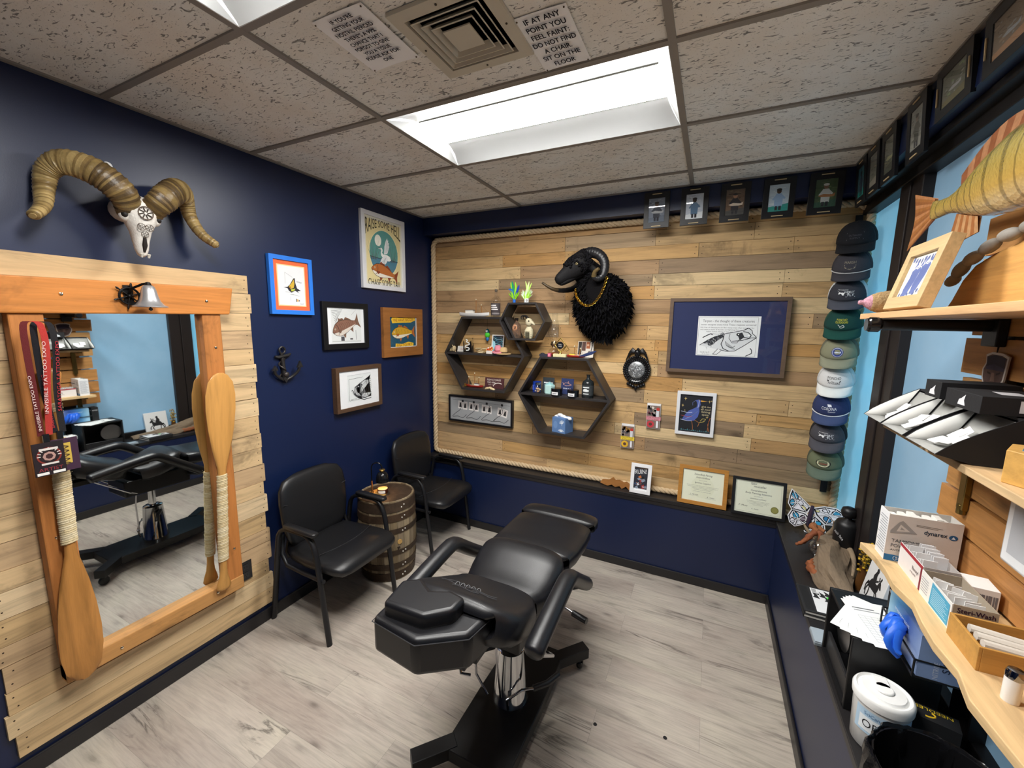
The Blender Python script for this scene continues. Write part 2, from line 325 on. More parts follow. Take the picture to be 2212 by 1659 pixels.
# ---------------------------------------------------------------- troffers
pan_m = mat('grey_enamel', .5, var=.02); white_m = mat('white_enamel', .45, var=.02)
def lens_mat():
    m, nt, b = nodes('lamp_lens'); b.inputs['Base Color'].default_value = (.9, .9, .9, 1); b.inputs['Emission Color'].default_value = (1, .985, .95, 1)
    b.inputs['Emission Strength'].default_value = LAMP; return m
lens = lens_mat()
def troffer(x, y, label):
    t = T('ceiling_light', label, 'ceiling light', (x, y, H), group='recessed ceiling lights')
    a, b_ = .595, .290; m = M(); secs = []
    prof = [(-b_, -.001), (-b_ + .012, .006), (-.22, .03), (-.16, .044), (-.118, .05)]
    for s in (-1, 1):
        q = [(p[0] * -s if s > 0 else p[0], p[1]) for p in prof]
        L = [[(-a + .0 + p[1] * .9, p[0], p[1]) for p in q], [(a - p[1] * .9, p[0], p[1]) for p in q]]
        n = len(q); m.add(L[0] + L[1], [(i, i + 1, n + i + 1, n + i) if s > 0 else (i + 1, i, n + i, n + i + 1) for i in range(n - 1)], 'b2b4b4')
    for s in (-1, 1):
        m.add([(s * a, -b_, -.001), (s * a, b_, -.001), (s * (a - .045), b_ - .17, .05), (s * (a - .045), -b_ + .17, .05)], [(0, 1, 2, 3)], 'b2b4b4')
    m.box(-a - .008, a + .008, -b_ - .008, b_ + .008, .09, .1, 'dddddd')
    for x0, x1, y0, y1 in ((-a - .008, a + .008, -b_ - .008, -b_), (-a - .008, a + .008, b_, b_ + .008), (-a - .008, -a, -b_, b_), (a, a + .008, -b_, b_)): m.box(x0, x1, y0, y1, -.001, .1, 'eeeeee')
    m.build('housing', pan_m, t, smooth=40)
    m = M(); n = 10; pts = [(.118 * math.cos(PI * i / n), (.05 - .022 * math.sin(PI * i / n))) for i in range(n + 1)]
    L = [[(s * (a - .045), p[0], p[1]) for p in pts] for s in (-1, 1)]
    m.add(L[0] + L[1], [(i, i + 1, n + 2 + i, n + 1 + i) for i in range(n)] + [tuple(range(n, -1, -1)), tuple(range(n + 1, 2 * n + 2))], 'ffffff'); m.build('lens', lens, t, smooth=60)
    m = M()
    for s in (-1, 1): m.box(-a + .05, a - .05, s * .120 - .002, s * .120 + .002, .046, .052, 'cfd2d0')
    m.build('lens_trim', white_m, t, smooth=0)
    return t
xc = (gx[1] + gx[2]) / 2
troffer(xc, (gy[2] + gy[3]) / 2, 'recessed fluorescent ceiling light, whole and in view above the middle of the room')
troffer(xc, (gy[4] + gy[5]) / 2, 'recessed fluorescent ceiling light, cut by the top of the photo, before the tissue notice')
troffer(xc, (gy[6] + gy[7]) / 2, 'added recessed ceiling light, unseen behind the camera, meant to brighten the walls')  # unseen extra fixture, added to put more light on the walls
# ---------------------------------------------------------------- plank claddings
PAL = ['d2ad7a', 'c29a68', 'dcbb8a', 'b2906a', 'caa878', 'a68c6c', 'c6985e', 'e0c496', 'b89c78', 'd4b082', '9d8468', 'cfa56c']
def planks(m, x0, x1, z0, z1, rows, pal, jag=.006, seg=(.5, 1.3), gap=.0022, th=(.013, .019), seed=1, single=False, nails=True, special=None):
    r = random.Random(seed); zs = [z0]; h = (z1 - z0) / rows
    for i in range(rows - 1): zs.append(z0 + h * (i + 1) + r.uniform(-.010, .010))
    zs.append(z1)
    for i in range(rows):
        x = x0 + r.uniform(-jag, jag); end = x1 + r.uniform(-jag, jag)
        while x < end - .01:
            L = end - x if single else r.uniform(*seg); e = x + L
            if end - e < .18: e = end
            t = r.uniform(*th); c = r.choice(pal)
            if special and (i, round(x, 1)) in special: c = special[(i, round(x, 1))]
            m.box(x + .0008, e - .0008, -t, 0, zs[i] + gap / 2, zs[i + 1] - gap / 2, c)
            if nails:
                for nx in (x + .022, e - .022):
                    for f in (.28, .74):
                        m.disc(nx + r.uniform(-.006, .006), zs[i] + (zs[i + 1] - zs[i]) * f, .0032, '3a2a1c', -t - .0004, n=6)
            x = e
    return m
m = planks(M(), .03, 3.145, .615, 2.598, 21, PAL, jag=.004, seed=5); tag(m.build('plank_panel', plank, loc=(0, .147, 0), smooth=0), 'reclaimed pallet boards covering the end wall inside the rope border', 'wall cladding')
m = planks(M(), -2.625, -1.565, .112, 2.082, 20, ['e2c294', 'd8b685', 'e8cb9f', 'dcbb8c', 'd0b088', 'eacfa6'], jag=.012, seed=9, single=True)
tag(m.build('plank_panel', plank, loc=(0, 0, 0), rz=QL, smooth=0), 'light pallet boards covering the navy wall behind the mirror', 'wall cladding')
# rope border round the boards (one long rope)
cr = .022
P = [(.035, .103, ZL + .03), (.032, .103, 1.2), (.032, .103, 1.9), (.032, .103, 2.50)] + [(.032 + .055 - .055 * math.cos(R(a)), .103, 2.515 + .055 * math.sin(R(a))) for a in (20, 45, 70, 90)] + [(1.2, .103, 2.572), (2.2, .103, 2.572), (3.05, .103, 2.566), (3.125, .103, 2.53), (3.128, .103, 2.2), (3.128, .103, 1.4), (3.128, .103, ZL + .05)]
P = [(3.06, .103, ZL + .024), (1.2, .103, ZL + .024), (.075, .103, ZL + .024), (.045, .103, ZL + .034)] + P
m = M(); rope(m, P, cr, .105, 'dcc29c')
tag(m.build('border_rope', fibre, smooth=80), 'thick twisted rope edging the boarded end wall', 'rope')
# ---------------------------------------------------------------- mirror and its log frame
t = T('wall_mirror', 'tall mirror in a heavy pine frame on the boarded wall', 'mirror', (.02, 0, 0), QL)
mm, nt, b = nodes('mirror_silver'); b.inputs['Base Color'].default_value = (.86, .9, .9, 1); b.inputs['Metallic'].default_value = 1; b.inputs['Roughness'].default_value = .015
nt.links.new(ramp(nt, noise(nt, coords(nt, (1, 1, 1)), 3), [(0, .012), (1, .018)]), b.inputs['Roughness'])
M().box(-2.40, -1.80, -.026, -.004, .40, 1.90, 'cccccc').build('mirror_glass', mm, t, smooth=0)
B = 'd68a45'
M().ext([(-2.60, 1.985), (-1.700, 2.003), (-1.725, 1.868), (-2.56, 1.852)], -.075, -.005, B).build('header_beam', pine, t, bevel=.006, smooth=0)
M().box(-2.475, -2.385, -.062, -.004, .36, 1.855, 'c98245').build('side_post', plankZ, t, bevel=.005, smooth=0)
M().box(-1.850, -1.765, -.062, -.004, .36, 1.866, 'c98245').build('side_post', plankZ, t, bevel=.005, smooth=0)
M().box(-2.475, -1.765, -.066, -.004, .352, .428, 'd29a5c').build('bottom_rail', pine, t, bevel=.005, smooth=0)
for y, z, dy in ((-2.335, 1.93, -.076), (-1.83, 1.93, -.076), (-1.80, 1.70, -.063), (-2.44, .98, -.063), (-1.80, .60, -.063), (-2.30, .385, -.067), (-1.90, .40, -.067)): M().ball(y, dy, z, .007, .004, .007, 'e8d9c0', 8, 5).build('screw_head', chrome, t)
silver = mat('silver_bell', .3, .7, var=.02)
# ship's bell with wheel bracket on the beam
t = T('ship_bell', 'silver ship bell on a small black ship wheel bracket', 'bell', (.096, -2.103, 1.93), QL)
m = M()
m.lathe([(.001, .052), (.012, .052), (.020, .046), (.026, .030), (.030, .008), (.036, -.014), (.048, -.030), (.060, -.036), (.060, -.040), (.050, -.038), (.030, -.030), (.001, -.02)], 'c8c8ca', 32, (.012, -.075, 0)); m.build('bell_body', silver, t, smooth=50)
M().lathe([(.001, -.056), (.007, -.052), (.007, -.046), (.003, -.042), (.003, -.02), (.001, -.02)], '444444', 12, (.012, -.075, 0)).build('clapper', iron, t)
M().lathe([(.001, .066), (.008, .064), (.010, .057), (.013, .052), (.001, .05)], '1c1a1a', 16, (.012, -.075, 0)).build('finial', iron, t)
m = M(); c0 = (-.030, .005)
m.tube([(c0[0] + .034 * math.cos(2 * PI * k / 24), -.012, c0[1] + .034 * math.sin(2 * PI * k / 24)) for k in range(25)], .0045, '1a1818', 8)
for k in range(6):
    a = PI / 3 * k + .35; m.tube([(c0[0] + d * math.cos(a), -.012, c0[1] + d * math.sin(a)) for d in (0, .034, .042, .050, .056)], [.003, .003, .003, .0045, .002], '1a1818', 8)
m.ball(c0[0], -.012, c0[1], .010, .010, .010, '1a1818'); m.tube([(c0[0], -.002, c0[1]), (c0[0], -.03, c0[1] + .03), (.0, -.06, .056), (.012, -.075, .06)], .005, '1a1818', 8)
m.box(c0[0] - .016, c0[0] + .016, -.006, .0, -.03, .05, '1a1818'); m.build('wheel_bracket', iron, t)
# ---------------------------------------------------------------- paddles
def paddle(label, pts, loc, lean, tint, wraps, flip=False):
    """pts: (z, half-width) outline; z measured along the paddle, blade flat against the wall"""
    t = T('canoe_paddle', label, 'paddle', loc, QL, group='canoe paddles on the mirror frame', ry=lean)
    secs = []
    for z, hw, ht in pts: secs.append([(p[0], p[1], z) for p in se(0, 0, hw, ht, 14, 2.2)])
    M().loft(secs, tint).build('paddle_body', paddleW, t, smooth=60)
    for z0, z1, r in wraps:
        m = M()
        n = int((z1 - z0) / .0085)
        for k in range(n):
            z = z0 + .0085 * (k + .5); rr = r + rnd.uniform(-.001, .001); sl = .004
            m.tube([(rr * 1.05 * math.cos(2 * PI * q / 14), rr * .8 * math.sin(2 * PI * q / 14), z + sl * math.cos(2 * PI * q / 14 + 1)) for q in range(15)], .0048, rnd.choice(['e3cfa4', 'd6bf92', 'ead9b4']), 6, False)
        for k in range(26):
            a = rnd.uniform(PI, 2 * PI); z = rnd.uniform(z0, z1); m.tube([(r * math.cos(a), r * .8 * math.sin(a), z), (1.5 * r * math.cos(a), 1.5 * r * math.sin(a) * .8, z + rnd.uniform(-.012, .012))], .0006, 'd9c79c', 4)
        m.build('rope_wrap', fibre, t, smooth=60)
    return t
blade = [(0, .012, .004), (.012, .032, .006), (.05, .055, .007), (.12, .066, .008), (.2, .066, .009), (.30, .058, .010), (.40, .044, .012), (.47, .030, .014), (.52, .019, .015), (.58, .016, .015), (1.10, .015, .015), (1.14, .019, .014), (1.18, .030, .012), (1.205, .034, .011), (1.22, .026, .009), (1.225, .012, .006)]
paddle('canoe paddle hung blade down on the mirror post with the lanyards', [(z * 1.06, hw, ht) for z, hw, ht in blade], (.107, -2.428, .352), R(1.2), 'c98c4a', [(.60, 1.03, .021), (1.13, 1.17, .018)])
up = [(-z, hw, ht) for z, hw, ht in blade][::-1]
sc = 1.165 / 1.225
paddle('canoe paddle hung blade up on the mirror post nearer the chairs', [((z * sc), hw * 1.1, ht) for z, hw, ht in up], (.106, -1.803, 1.572), R(3.9), 'd39b55', [(-1.00 , -.53, .020)])
# ---------------------------------------------------------------- lanyards with badges
def lanyard(label, loc, strap, words, wcol, badge, art, w=.078, h=.115, dx=0, sx=0):
    t = T('event_lanyard', label, 'lanyard', loc, QL, group='convention lanyards on the paddle grip')
    m = M()
    for s in (-1, 1):
        top = .02 * s
        path = smoothpath([(0 + sx, .0, .0), (top + sx, -.012, -.012), (top * 1.2 + sx, -.02, -.10), (.016 * s + dx * .5, -.022, -.25), (.010 * s + dx, -.022, -.41)], 4)
        for a, b_ in zip(path, path[1:]):
            m.add([(a[0] - .009, a[1] - .001 * s, a[2]), (a[0] + .009, a[1] - .001 * s, a[2]), (b_[0] + .009, b_[1] - .001 * s, b_[2]), (b_[0] - .009, b_[1] - .001 * s, b_[2])], [(0, 3, 2, 1)], strap[s > 0])
    m.text(words, dx * .4 + .018 + sx, -.20, .0095, wcol, -.028, .26, rot=R(86)); m.text(words, dx * .7 - .014 + sx * .3, -.29, .008, wcol, -.028, .2, rot=R(92))
    m.build('strap', cloth, t, smooth=0, solid=.0012)
    M().box(dx - .008, dx + .008, -.028, -.018, -.435, -.405, '1b1b1d').build('clip', gloss, t)
    m = M(); m.box(dx - w / 2, dx + w / 2, -.030, -.026, -.435 - h, -.435, badge); art(m, dx, -.435 - h / 2, w, h); m.build('badge', paper, t, smooth=0)
    return t
def art1(m, x, z, w, h):
    y = -.0308; m.disc(x, z + .012, .032, '7d2a20', y, n=26); m.disc(x, z + .012, .027, '1d0d10', y - .0003, n=26); m.disc(x, z + .010, .017, 'b08a80', y - .0006, n=8); m.disc(x, z + .010, .010, '3a1d1f', y - .0009, n=7)
    for k in range(9): a = PI * k / 8; m.line([(x + .022 * math.cos(a), z + .012 + .022 * math.sin(a)), (x + .031 * math.cos(a), z + .012 + .031 * math.sin(a))], .003, 'd9d0cc', y - .0009)
    m.rect(x - .024, z + .033, x + .024, z + .041, 'd6cfc9', y - .0012); m.rect(x - .022, z - .021, x + .022, z - .014, 'd6cfc9', y - .0012)
    m.text('ARTIST', x, z - .044, .0125, '8e2f38', y, .062); m.rect(x - .036, z - .0575, x - .006, z - .048, 'e8e6e2', y); m.rect(x + .004, z - .0575, x + .036, z - .048, 'e8e6e2', y)
def art2(m, x, z, w, h):
    y = -.0308; m.rect(x - .006, z - .035, x + .022, z + .045, 'c9a948', y)
    for k in range(5): m.line([(x, z + .036 - k * .016), (x + .016, z + .030 - k * .016), (x + .004, z + .024 - k * .016)], .004, '5a4528', y - .0004)
lanyard('black and red lanyard with a purple and yellow badge behind the artist badge', (.150, -2.428, 1.825), ('15131a', '1b191c'), 'SARATOGA TATTOO EXPO', 'b5303a', '3c2138', art2, .085, .125, .012, .012)
lanyard('red and black lanyard with a dark badge reading ARTIST', (.176, -2.447, 1.826), ('5a1718', 'a8302a'), 'INVISIBLE TATTOO EXPO', 'e0c8c4', '1c0f16', art1, .080, .122, -.012)
# outlet and wall peg
t = T('power_outlet', 'black power outlet plate on the boards beside the mirror', 'outlet', (.018, -1.718, .40), QL)
M().box(-.036, .036, -.006, 0, -.057, .057, '1a1a1c').build('cover_plate', gloss, t, bevel=.002)
m = M()
for z in (-.024, .024):
    m.box(-.017, .017, -.0085, -.005, z - .017, z + .017, '222224')
    for x in (-.007, .007): m.rect(x - .0014, z - .004, x + .0014, z + .006, '000000', -.0087)
    m.disc(0, z - .010, .0025, '000000', -.0087, n=8)
m.build('sockets', gloss, t)
t = T('wall_tag', 'tiny round white tag pinned above the carved skull', 'wall tag', (.0, -2.112, 2.476), QL)
m = M(); m.lathe([(.001, 0), (.016, 0), (.016, .003), (.001, .003)], 'e9e9ea', 20, mx=MX.Rotation(R(90), 4, 'X')); m.text('2', 0, -.007, .015, '222222', -.0035); m.build('disc', paper, t)
# ---------------------------------------------------------------- flat art helpers
FU = [(0, 0), (.03, .045), (.08, .095), (.16, .145), (.28, .175), (.42, .17), (.56, .14), (.70, .095), (.80, .06), (.87, .045)]
FD = [(.87, -.045), (.78, -.055), (.64, -.085), (.48, -.125), (.32, -.145), (.2, -.135), (.1, -.095), (.04, -.05)]
def fish(m, x, z, L, c, y, rot=0, flip=False, belly='f2efe6', fin=None, dark='2a211c', ht=1.0, scales=0, sd=.06):
    fin = fin or c; s = -1 if flip else 1
    def X(p): a, b = p[0] - .5, p[1] * ht; a *= s; return (x + L * (a * math.cos(rot) - b * math.sin(rot)), z + L * (a * math.sin(rot) + b * math.cos(rot)))
    P = lambda pts: [X(p) for p in pts]; e = .00008
    m.fl(P([(.84, .05), (.90, .085), (1.0, .19), (.965, .0), (1.0, -.17), (.90, -.075), (.84, -.05)]), fin, y)
    for q in ([(.26, .165), (.31, .25), (.36, .22), (.45, .215), (.47, .17)], [(.48, .165), (.55, .21), (.66, .15), (.74, .085)], [(.30, -.13), (.36, -.24), (.43, -.13)], [(.60, -.09), (.68, -.19), (.73, -.06)]): m.fl(P(q), fin, y)
    m.fl(P([(a - .5) * 1.03 + .5 and ((a - .5) * 1.02 + .5, b * 1.07) for a, b in FU + FD]), dark, y - e)
    m.fl(P(FU + FD), c, y - 2 * e)
    m.fl(P([(.05, -.03), (.2, -.05), (.45, -.045), (.7, -.035), (.84, -.03)] + FD[1:]), belly, y - 3 * e)
    m.fl(P([(.17, -.02), (.30, -.005), (.31, -.045), (.24, -.09)]), fin, y - 4 * e)
    m.line(P([(.19, .13), (.225, .05), (.215, -.05), (.16, -.11)]), L * .012, dark, y - 4 * e)
    m.line(P([(.01, -.01), (.06, -.03), (.105, -.035)]), L * .010, dark, y - 4 * e)
    q = X((.11, .045)); m.disc(q[0], q[1], L * .022, 'f0e6c8', y - 4 * e, n=12); m.disc(q[0], q[1], L * .012, '0c0a0a', y - 5 * e, n=10)
    for k in range(scales):
        a = .28 + .52 * k / max(1, scales); m.line(P([(a, .12 * (1 - (a - .3))), (a + .03, .03), (a + .01, -.03)]), L * .006, dark, y - 4 * e)
    return X
def frame(name, label, loc, rz, w, h, fw, d, col, fm, mat_c, art, group=None, rx=0, glz=True, cat='framed picture', ledge=None):
    t = T(name, label, cat, loc, rz, group, rx)
    M().ring(w, h, w - 2 * fw, h - 2 * fw, -d, -.001, col).build('frame', fm, t, smooth=0, bevel=.0015)
    m = M(); yy = -d + .010; m.box(-w / 2 + fw * .6, w / 2 - fw * .6, yy, yy + .003, -h / 2 + fw * .6, h / 2 - fw * .6, mat_c); art(m, yy - .0004, w - 2 * fw, h - 2 * fw); m.build('print', paper, t, smooth=0)
    if glz: M().rect(-w / 2 + fw, -h / 2 + fw, w / 2 - fw, h / 2 - fw, 'ffffff', -d + .0045).build('glazing', pane_clear, t, smooth=0)
    return t
def clear_mat(f0=.035):
    m, nt, b = nodes('picture_glass'); out = nt.nodes['Material Output']; tr = N(nt, 'ShaderNodeBsdfTransparent'); gl = N(nt, 'ShaderNodeBsdfGlossy'); gl.inputs['Roughness'].default_value = .02
    lw = N(nt, 'ShaderNodeLayerWeight'); pw = N(nt, 'ShaderNodeMath', operation='POWER'); pw.inputs[1].default_value = 5; nt.links.new(lw.outputs['Facing'], pw.inputs[0])
    ma = N(nt, 'ShaderNodeMath', operation='MULTIPLY_ADD'); ma.inputs[1].default_value = .9; ma.inputs[2].default_value = f0; nt.links.new(pw.outputs[0], ma.inputs[0])
    mx = N(nt, 'ShaderNodeMixShader')
    nt.links.new(ma.outputs[0], mx.inputs[0]); nt.links.new(tr.outputs[0], mx.inputs[1]); nt.links.new(gl.outputs[0], mx.inputs[2]); nt.links.new(mx.outputs[0], out.inputs[0]); return m
pane_clear = clear_mat()
# ---------------------------------------------------------------- pictures on the navy wall
def a_blue(m, y, w, h):
    m.rect(-w / 2, -h / 2, w / 2, h / 2, 'f0703f', y); m.rect(-.093, -.122, .093, .122, 'f3d79a', y - .0003); m.rect(-.087, -.116, .087, .116, 'edeef0', y - .0006)
    m.fl([(-.055, -.012), (-.03, -.008), (-.012, .008), (.012, .045), (.022, .048), (.024, .02), (.034, -.012), (.060, -.026), (.036, -.030), (.050, -.042), (.02, -.028), (-.005, -.040), (-.022, -.030), (-.03, -.016)], '2b2a33', y - .0009)
    m.fl([(-.022, -.006), (-.004, .014), (.014, .040), (.018, .014), (.012, -.010), (-.01, -.02)], 'd8b23c', y - .0012); m.fl([(-.008, -.022), (.022, -.014), (.016, -.026), (-.004, -.034)], 'c8cf4a', y - .0012)
    m.disc(-.014, -.010, .006, '3a1b16', y - .0015, n=10); m.disc(-.014, -.010, .003, 'e8a53a', y - .0018, n=8)
    for p in ([(-.042, .078), (-.044, .01)], [(-.040, .076), (.005, .052)], [(-.045, -.038), (.012, -.040)], [(-.002, -.052), (.048, -.058)], [(-.012, -.064), (-.012, -.088)]): m.line(p, .001, '6a6a6e', y - .0009)
    m.text('cichlid', .048, .022, .010, '555555', y - .0009, rot=-.2); m.text('notes', .0, -.054, .008, '666666', y - .0009)
    for k, c in enumerate(('3a3a3a', 'e0b23c', 'c98a30', '2a2a2a')): m.rect(.022 + k * .007, -.094 + k * .001, .027 + k * .007, -.076 - k * .002, c, y - .0009)
    m.text('sketch', .062, -.108, .007, '555555', y - .0009)
frame('framed_picture', 'fish sketch with an orange mount in a bright blue frame', LW(-1.308, 2.051), QL, .284, .345, .026, .028, '2f7fe8', satin, 'f0703f', a_blue)
def a_poster(m, y, w, h):
    m.rect(-w / 2 + .018, -h / 2 + .02, w / 2 - .018, h / 2 - .02, 'e9d9a2', y); e = .0001
    m.disc(0, -.005, .158, 'f0e2b0', y - e, .175, 40); m.disc(0, -.005, .152, '5d9a94', y - 2 * e, .169, 40)
    lo = [(.152 * math.cos(PI + PI * k / 20) , -.005 + .169 * math.sin(PI + PI * k / 20)) for k in range(21)]; lo = [(a, min(b, -.045)) for a, b in lo]; m.fl(lo, '4a7f96', y - 3 * e)
    m.disc(-.062, .085, .034, 'f6f3e6', y - 4 * e, .042, 24); m.line([(-.148, -.04), (-.05, -.046), (.06, -.043), (.15, -.052)], .005, '23353a', y - 4 * e)
    for x0, d in ((-.11, -1), (.09, 1)):
        for k in range(9): b = x0 + (k - 4) * .006; m.fl([(b - .002, -.06), (b + .002, -.06), (b + (k - 4) * .013 + .004, .05 + .03 * ((k * 37) % 5) / 2)], ('2c4a3e', '3d6a4c', '6b3a5a')[k % 3], y - 5 * e)
    q = y - 6 * e
    m.fl([(-.058, .030), (-.040, .034), (-.028, .036), (-.018, .028), (-.016, .014), (-.024, .000), (-.006, -.012), (.028, -.010), (.062, -.020), (.074, -.046), (.052, -.056), (.018, -.054), (-.016, -.038), (-.034, -.020), (-.036, .002), (-.030, .016), (-.036, .024), (-.060, .026)], 'f4f4f0', q)
    m.fl([(-.064, .031), (-.038, .034), (-.038, .029), (-.064, .028)], '3a2c24', q - e)
    m.fl([(-.002, -.010), (.004, .05), (.018, .09), (.036, .118), (.040, .100), (.048, .104), (.046, .084), (.056, .084), (.050, .064), (.058, .058), (.048, .03), (.034, .0)], 'e6e9ea', q - e)
    m.fl([(.030, -.018), (-.002, -.020), (-.03, -.046), (-.052, -.084), (-.098, -.094), (-.084, -.100), (-.078, -.110), (-.060, -.106), (-.046, -.114), (-.026, -.102), (-.006, -.098), (.022, -.07), (.040, -.044)], 'e9ebeb', q - e)
    for k in range(6): m.line([(.022 - k * .004, -.03 - k * .006), (-.060 + k * .014, -.096 - (k % 2) * .006)], .0014, '8a9496', q - 2 * e); m.line([(.012 + k * .006, .0 + k * .004), (.030 + k * .004, .10 - k * .010)], .0012, '8a9496', q - 2 * e)
    fish(m, .005, -.150, .29, 'b8692f', q - 3 * e, rot=-.16, fin='8a3d22', dark='3a1c12', belly='f0e8da', ht=1.05)
    m.text('RAISE SOME HELL', 0, .186, .050, '2a2420', q - e, .372, stretch=1.5); m.text('CHASE SOME TAIL', 0, -.252, .050, '2a2420', q - 12 * e, .35)
frame('framed_poster', 'white framed poster of an egret and redfish reading RAISE SOME HELL', LW(-.504, 2.368), QL, .464, .557, .032, .026, 'dcdce0', satin, 'e4e0d0', a_poster, cat='framed poster')
def a_red(m, y, w, h):
    m.rect(-.128, -.115, .135, .118, 'e2e5e4', y); e = .0001
    for k in range(9): m.line([(-.125 + k * .004, .100 - k * .011), (-.03 - k * .006, .112 - k * .008)], .0022, '6a6c70', y - e)
    m.rect(-.05, -.105, -.02, -.075, '4a4a50', y - e); m.line([(.085, -.03), (.085, -.10)], .003, '555555', y - e); m.line([(-.125, -.106), (.13, -.110)], .002, '777777', y - e)
    m.line([(.045, .075), (.09, .115)], .0014, '999999', y - e); m.rect(.03, -.098, .055, -.088, '555555', y - e)
    fish(m, .0, -.005, .25, '8a6250', y - 2 * e, rot=.34, fin='7a5a48', belly='d9cfc4', ht=1.25, scales=8)
frame('framed_picture', 'redfish print on white mount in a wide black frame', LW(-.900, 1.810), QL, .402, .324, .038, .024, '141416', satin, 'eceef0', a_red)
def a_wood(m, y, w, h):
    m.rect(-w / 2, -h / 2, w / 2, h / 2, '17506a', y); e = .0001
    m.fl([(-.145, .105), (-.13, .128), (-.05, .118), (.03, .122), (.10, .130), (.145, .138), (.15, .100), (.09, .082), (.0, .080), (-.07, .078), (-.135, .074)], 'eec233', y - e)
    m.fl([(-.105, -.132), (-.10, -.090), (-.02, -.096), (.06, -.080), (.125, -.092), (.12, -.128), (.05, -.118), (-.03, -.134)], 'eec233', y - e)
    m.text('WE HAVE BIGGER', .005, .090, .026, '8f2a1c', y - 2 * e, .255, rot=.03); m.text('FISH TO FRY', .01, -.118, .025, '8f2a1c', y - 2 * e, .19, rot=.05)
    fish(m, .0, -.005, .29, 'd0a027', y - 3 * e, fin='b5652a', dark='3a2a12', belly='e9dfc8', ht=1.0, rot=.05, scales=4); m.rect(-w / 2, -h / 2, w / 2, -h / 2 + .006, 'd8d8d4', y - 2 * e); m.rect(w / 2 - .012, -h / 2, w / 2, h / 2, 'd8d8d4', y - 2 * e)
t = frame('framed_picture', 'gold fish print with yellow banners in a chunky knotty wood frame', LW(-.306, 1.757), QL, .486, .396, .075, .030, 'a26a38', pine, 'e0e0dc', a_wood)
def tarpon_head(m, y, s=1.0, x=0, z=0):
    L = lambda pts, w_=.0022: m.line([(x + a * s, z + b * s) for a, b in pts], w_ * s, '25252b', y)
    F = lambda pts, c, k=1: m.fl([(x + a * s, z + b * s) for a, b in pts], c, y + .0002 * (3 - k))
    F([(-.055, .012), (-.01, .035), (.055, .062), (.078, .075), (.070, .04), (.078, -.02), (.082, -.06), (.03, -.062), (-.02, -.050), (-.052, -.028), (-.078, -.008), (-.082, -.018), (-.05, -.050), (.0, -.075), (-.03, -.05), (-.06, -.02)], 'd5d7d9', 0)
    L([(-.055, .012), (.0, .038), (.055, .064), (.08, .078)], .004); L([(-.055, .012), (-.058, -.012), (-.050, -.036), (-.02, -.055), (.03, -.066), (.08, -.06)], .004)
    L([(-.082, -.010), (-.074, -.004), (-.06, -.03), (-.03, -.060), (.02, -.078), (.08, -.074)], .004); L([(-.05, -.03), (-.036, -.012), (-.03, -.05)], .002); L([(-.02, .0), (.0, .012), (.012, -.006), (.02, -.03), (.0, -.045)], .003)
    L([(.055, .062), (.064, .03), (.060, -.01), (.048, -.05)], .004); L([(.04, .05), (.048, .02), (.04, -.02), (.025, -.052)], .002)
    for k in range(9): L([(.066, .05 - k * .013), (.084, .056 - k * .013)], .002); L([(-.03 + k * .008, -.05 - k * .002), (-.02 + k * .008, -.03 + k * .003)], .0014); L([(-.045 + k * .011, .012 + k * .005), (-.038 + k * .011, .004 + k * .004)], .0016)
    m.disc(x - .024 * s, z + .014 * s, .008 * s, '1c1c20', y - .0002, n=12); m.disc(x - .024 * s, z + .014 * s, .004 * s, 'd8d8d8', y - .0004, n=10); m.disc(x + .004 * s, z + .02 * s, .006 * s, '2a2a30', y - .0002, n=10)
def a_brown(m, y, w, h):
    m.rect(-.115, -.095, .115, .100, 'e6eaea', y)
    m.line([(-.10, .07), (-.10, -.085), (.02, -.085)], .002, '44444a', y - .0003); m.line([(-.10, .07), (.03, .078)], .002, '44444a', y - .0003); m.line([(-.11, .098), (.11, .103)], .0012, '88888c', y - .0003)
    tarpon_head(m, y - .0006, 1.15, .015, -.005); m.text('tarpon study', -.06, -.080, .008, '444448', y - .0003)
frame('framed_picture', 'ink drawing of a gaping fish head in a thin brown frame by the chairs', LW(-.819, 1.357), QL, .433, .322, .028, .045, '5c4433', oak, 'f0f1f3', a_brown)
# ---------------------------------------------------------------- carved ram skull with long horns
t = T('ram_skull', 'carved white ram skull with long curling horns on the navy wall', 'skull', (0, -2.09, 2.30), QL)
secs = []
for z, a, b_, yc in ((.052, .018, .025, -.12), (.040, .036, .042, -.135), (.01, .050, .055, -.150), (-.03, .056, .055, -.160), (-.065, .050, .048, -.160), (-.10, .034, .038, -.155), (-.14, .026, .030, -.150), (-.17, .022, .024, -.150), (-.192, .015, .017, -.150), (-.200, .006, .010, -.150)):
    secs.append([(p[0], yc + p[1], z) for p in se(0, 0, a, b_, 18, 2.4)][::-1][::-1])
m = M(); m.loft(secs[::-1], 'e9e4dc')
for s in (-1, 1): m.ball(s * .050, -.165, -.045, .020, .024, .024, 'e4ded6'); m.tube([(s * .012, -.178, -.19), (s * .012, -.172, -.204)], [.006, .004], 'ded8cc')
m.ball(0, -.04, -.0, .05, .06, .05, 'ddd7cc'); m.build('skull_bone', bone, t, smooth=60)
m = M()
for s in (-1, 1): m.ball(s * .055, -.178, -.043, .011, .014, .013, '191513')
m.tube([(0, -.186, -.12), (0, -.182, -.155), (0, -.172, -.182)], [.005, .009, .004], '241d19')
m.build('eye_sockets', matte, t) if 0 else None
for s in (-1, 1): M().ball(s * .056, -.180, -.043, .011, .014, .013, '191513').build('eye_socket', matte, t)
M().tube([(0, -.187, -.12), (0, -.180, -.155), (0, -.170, -.182)], [.005, .009, .004], '241d19').build('nose_opening', matte, t)
m = M()
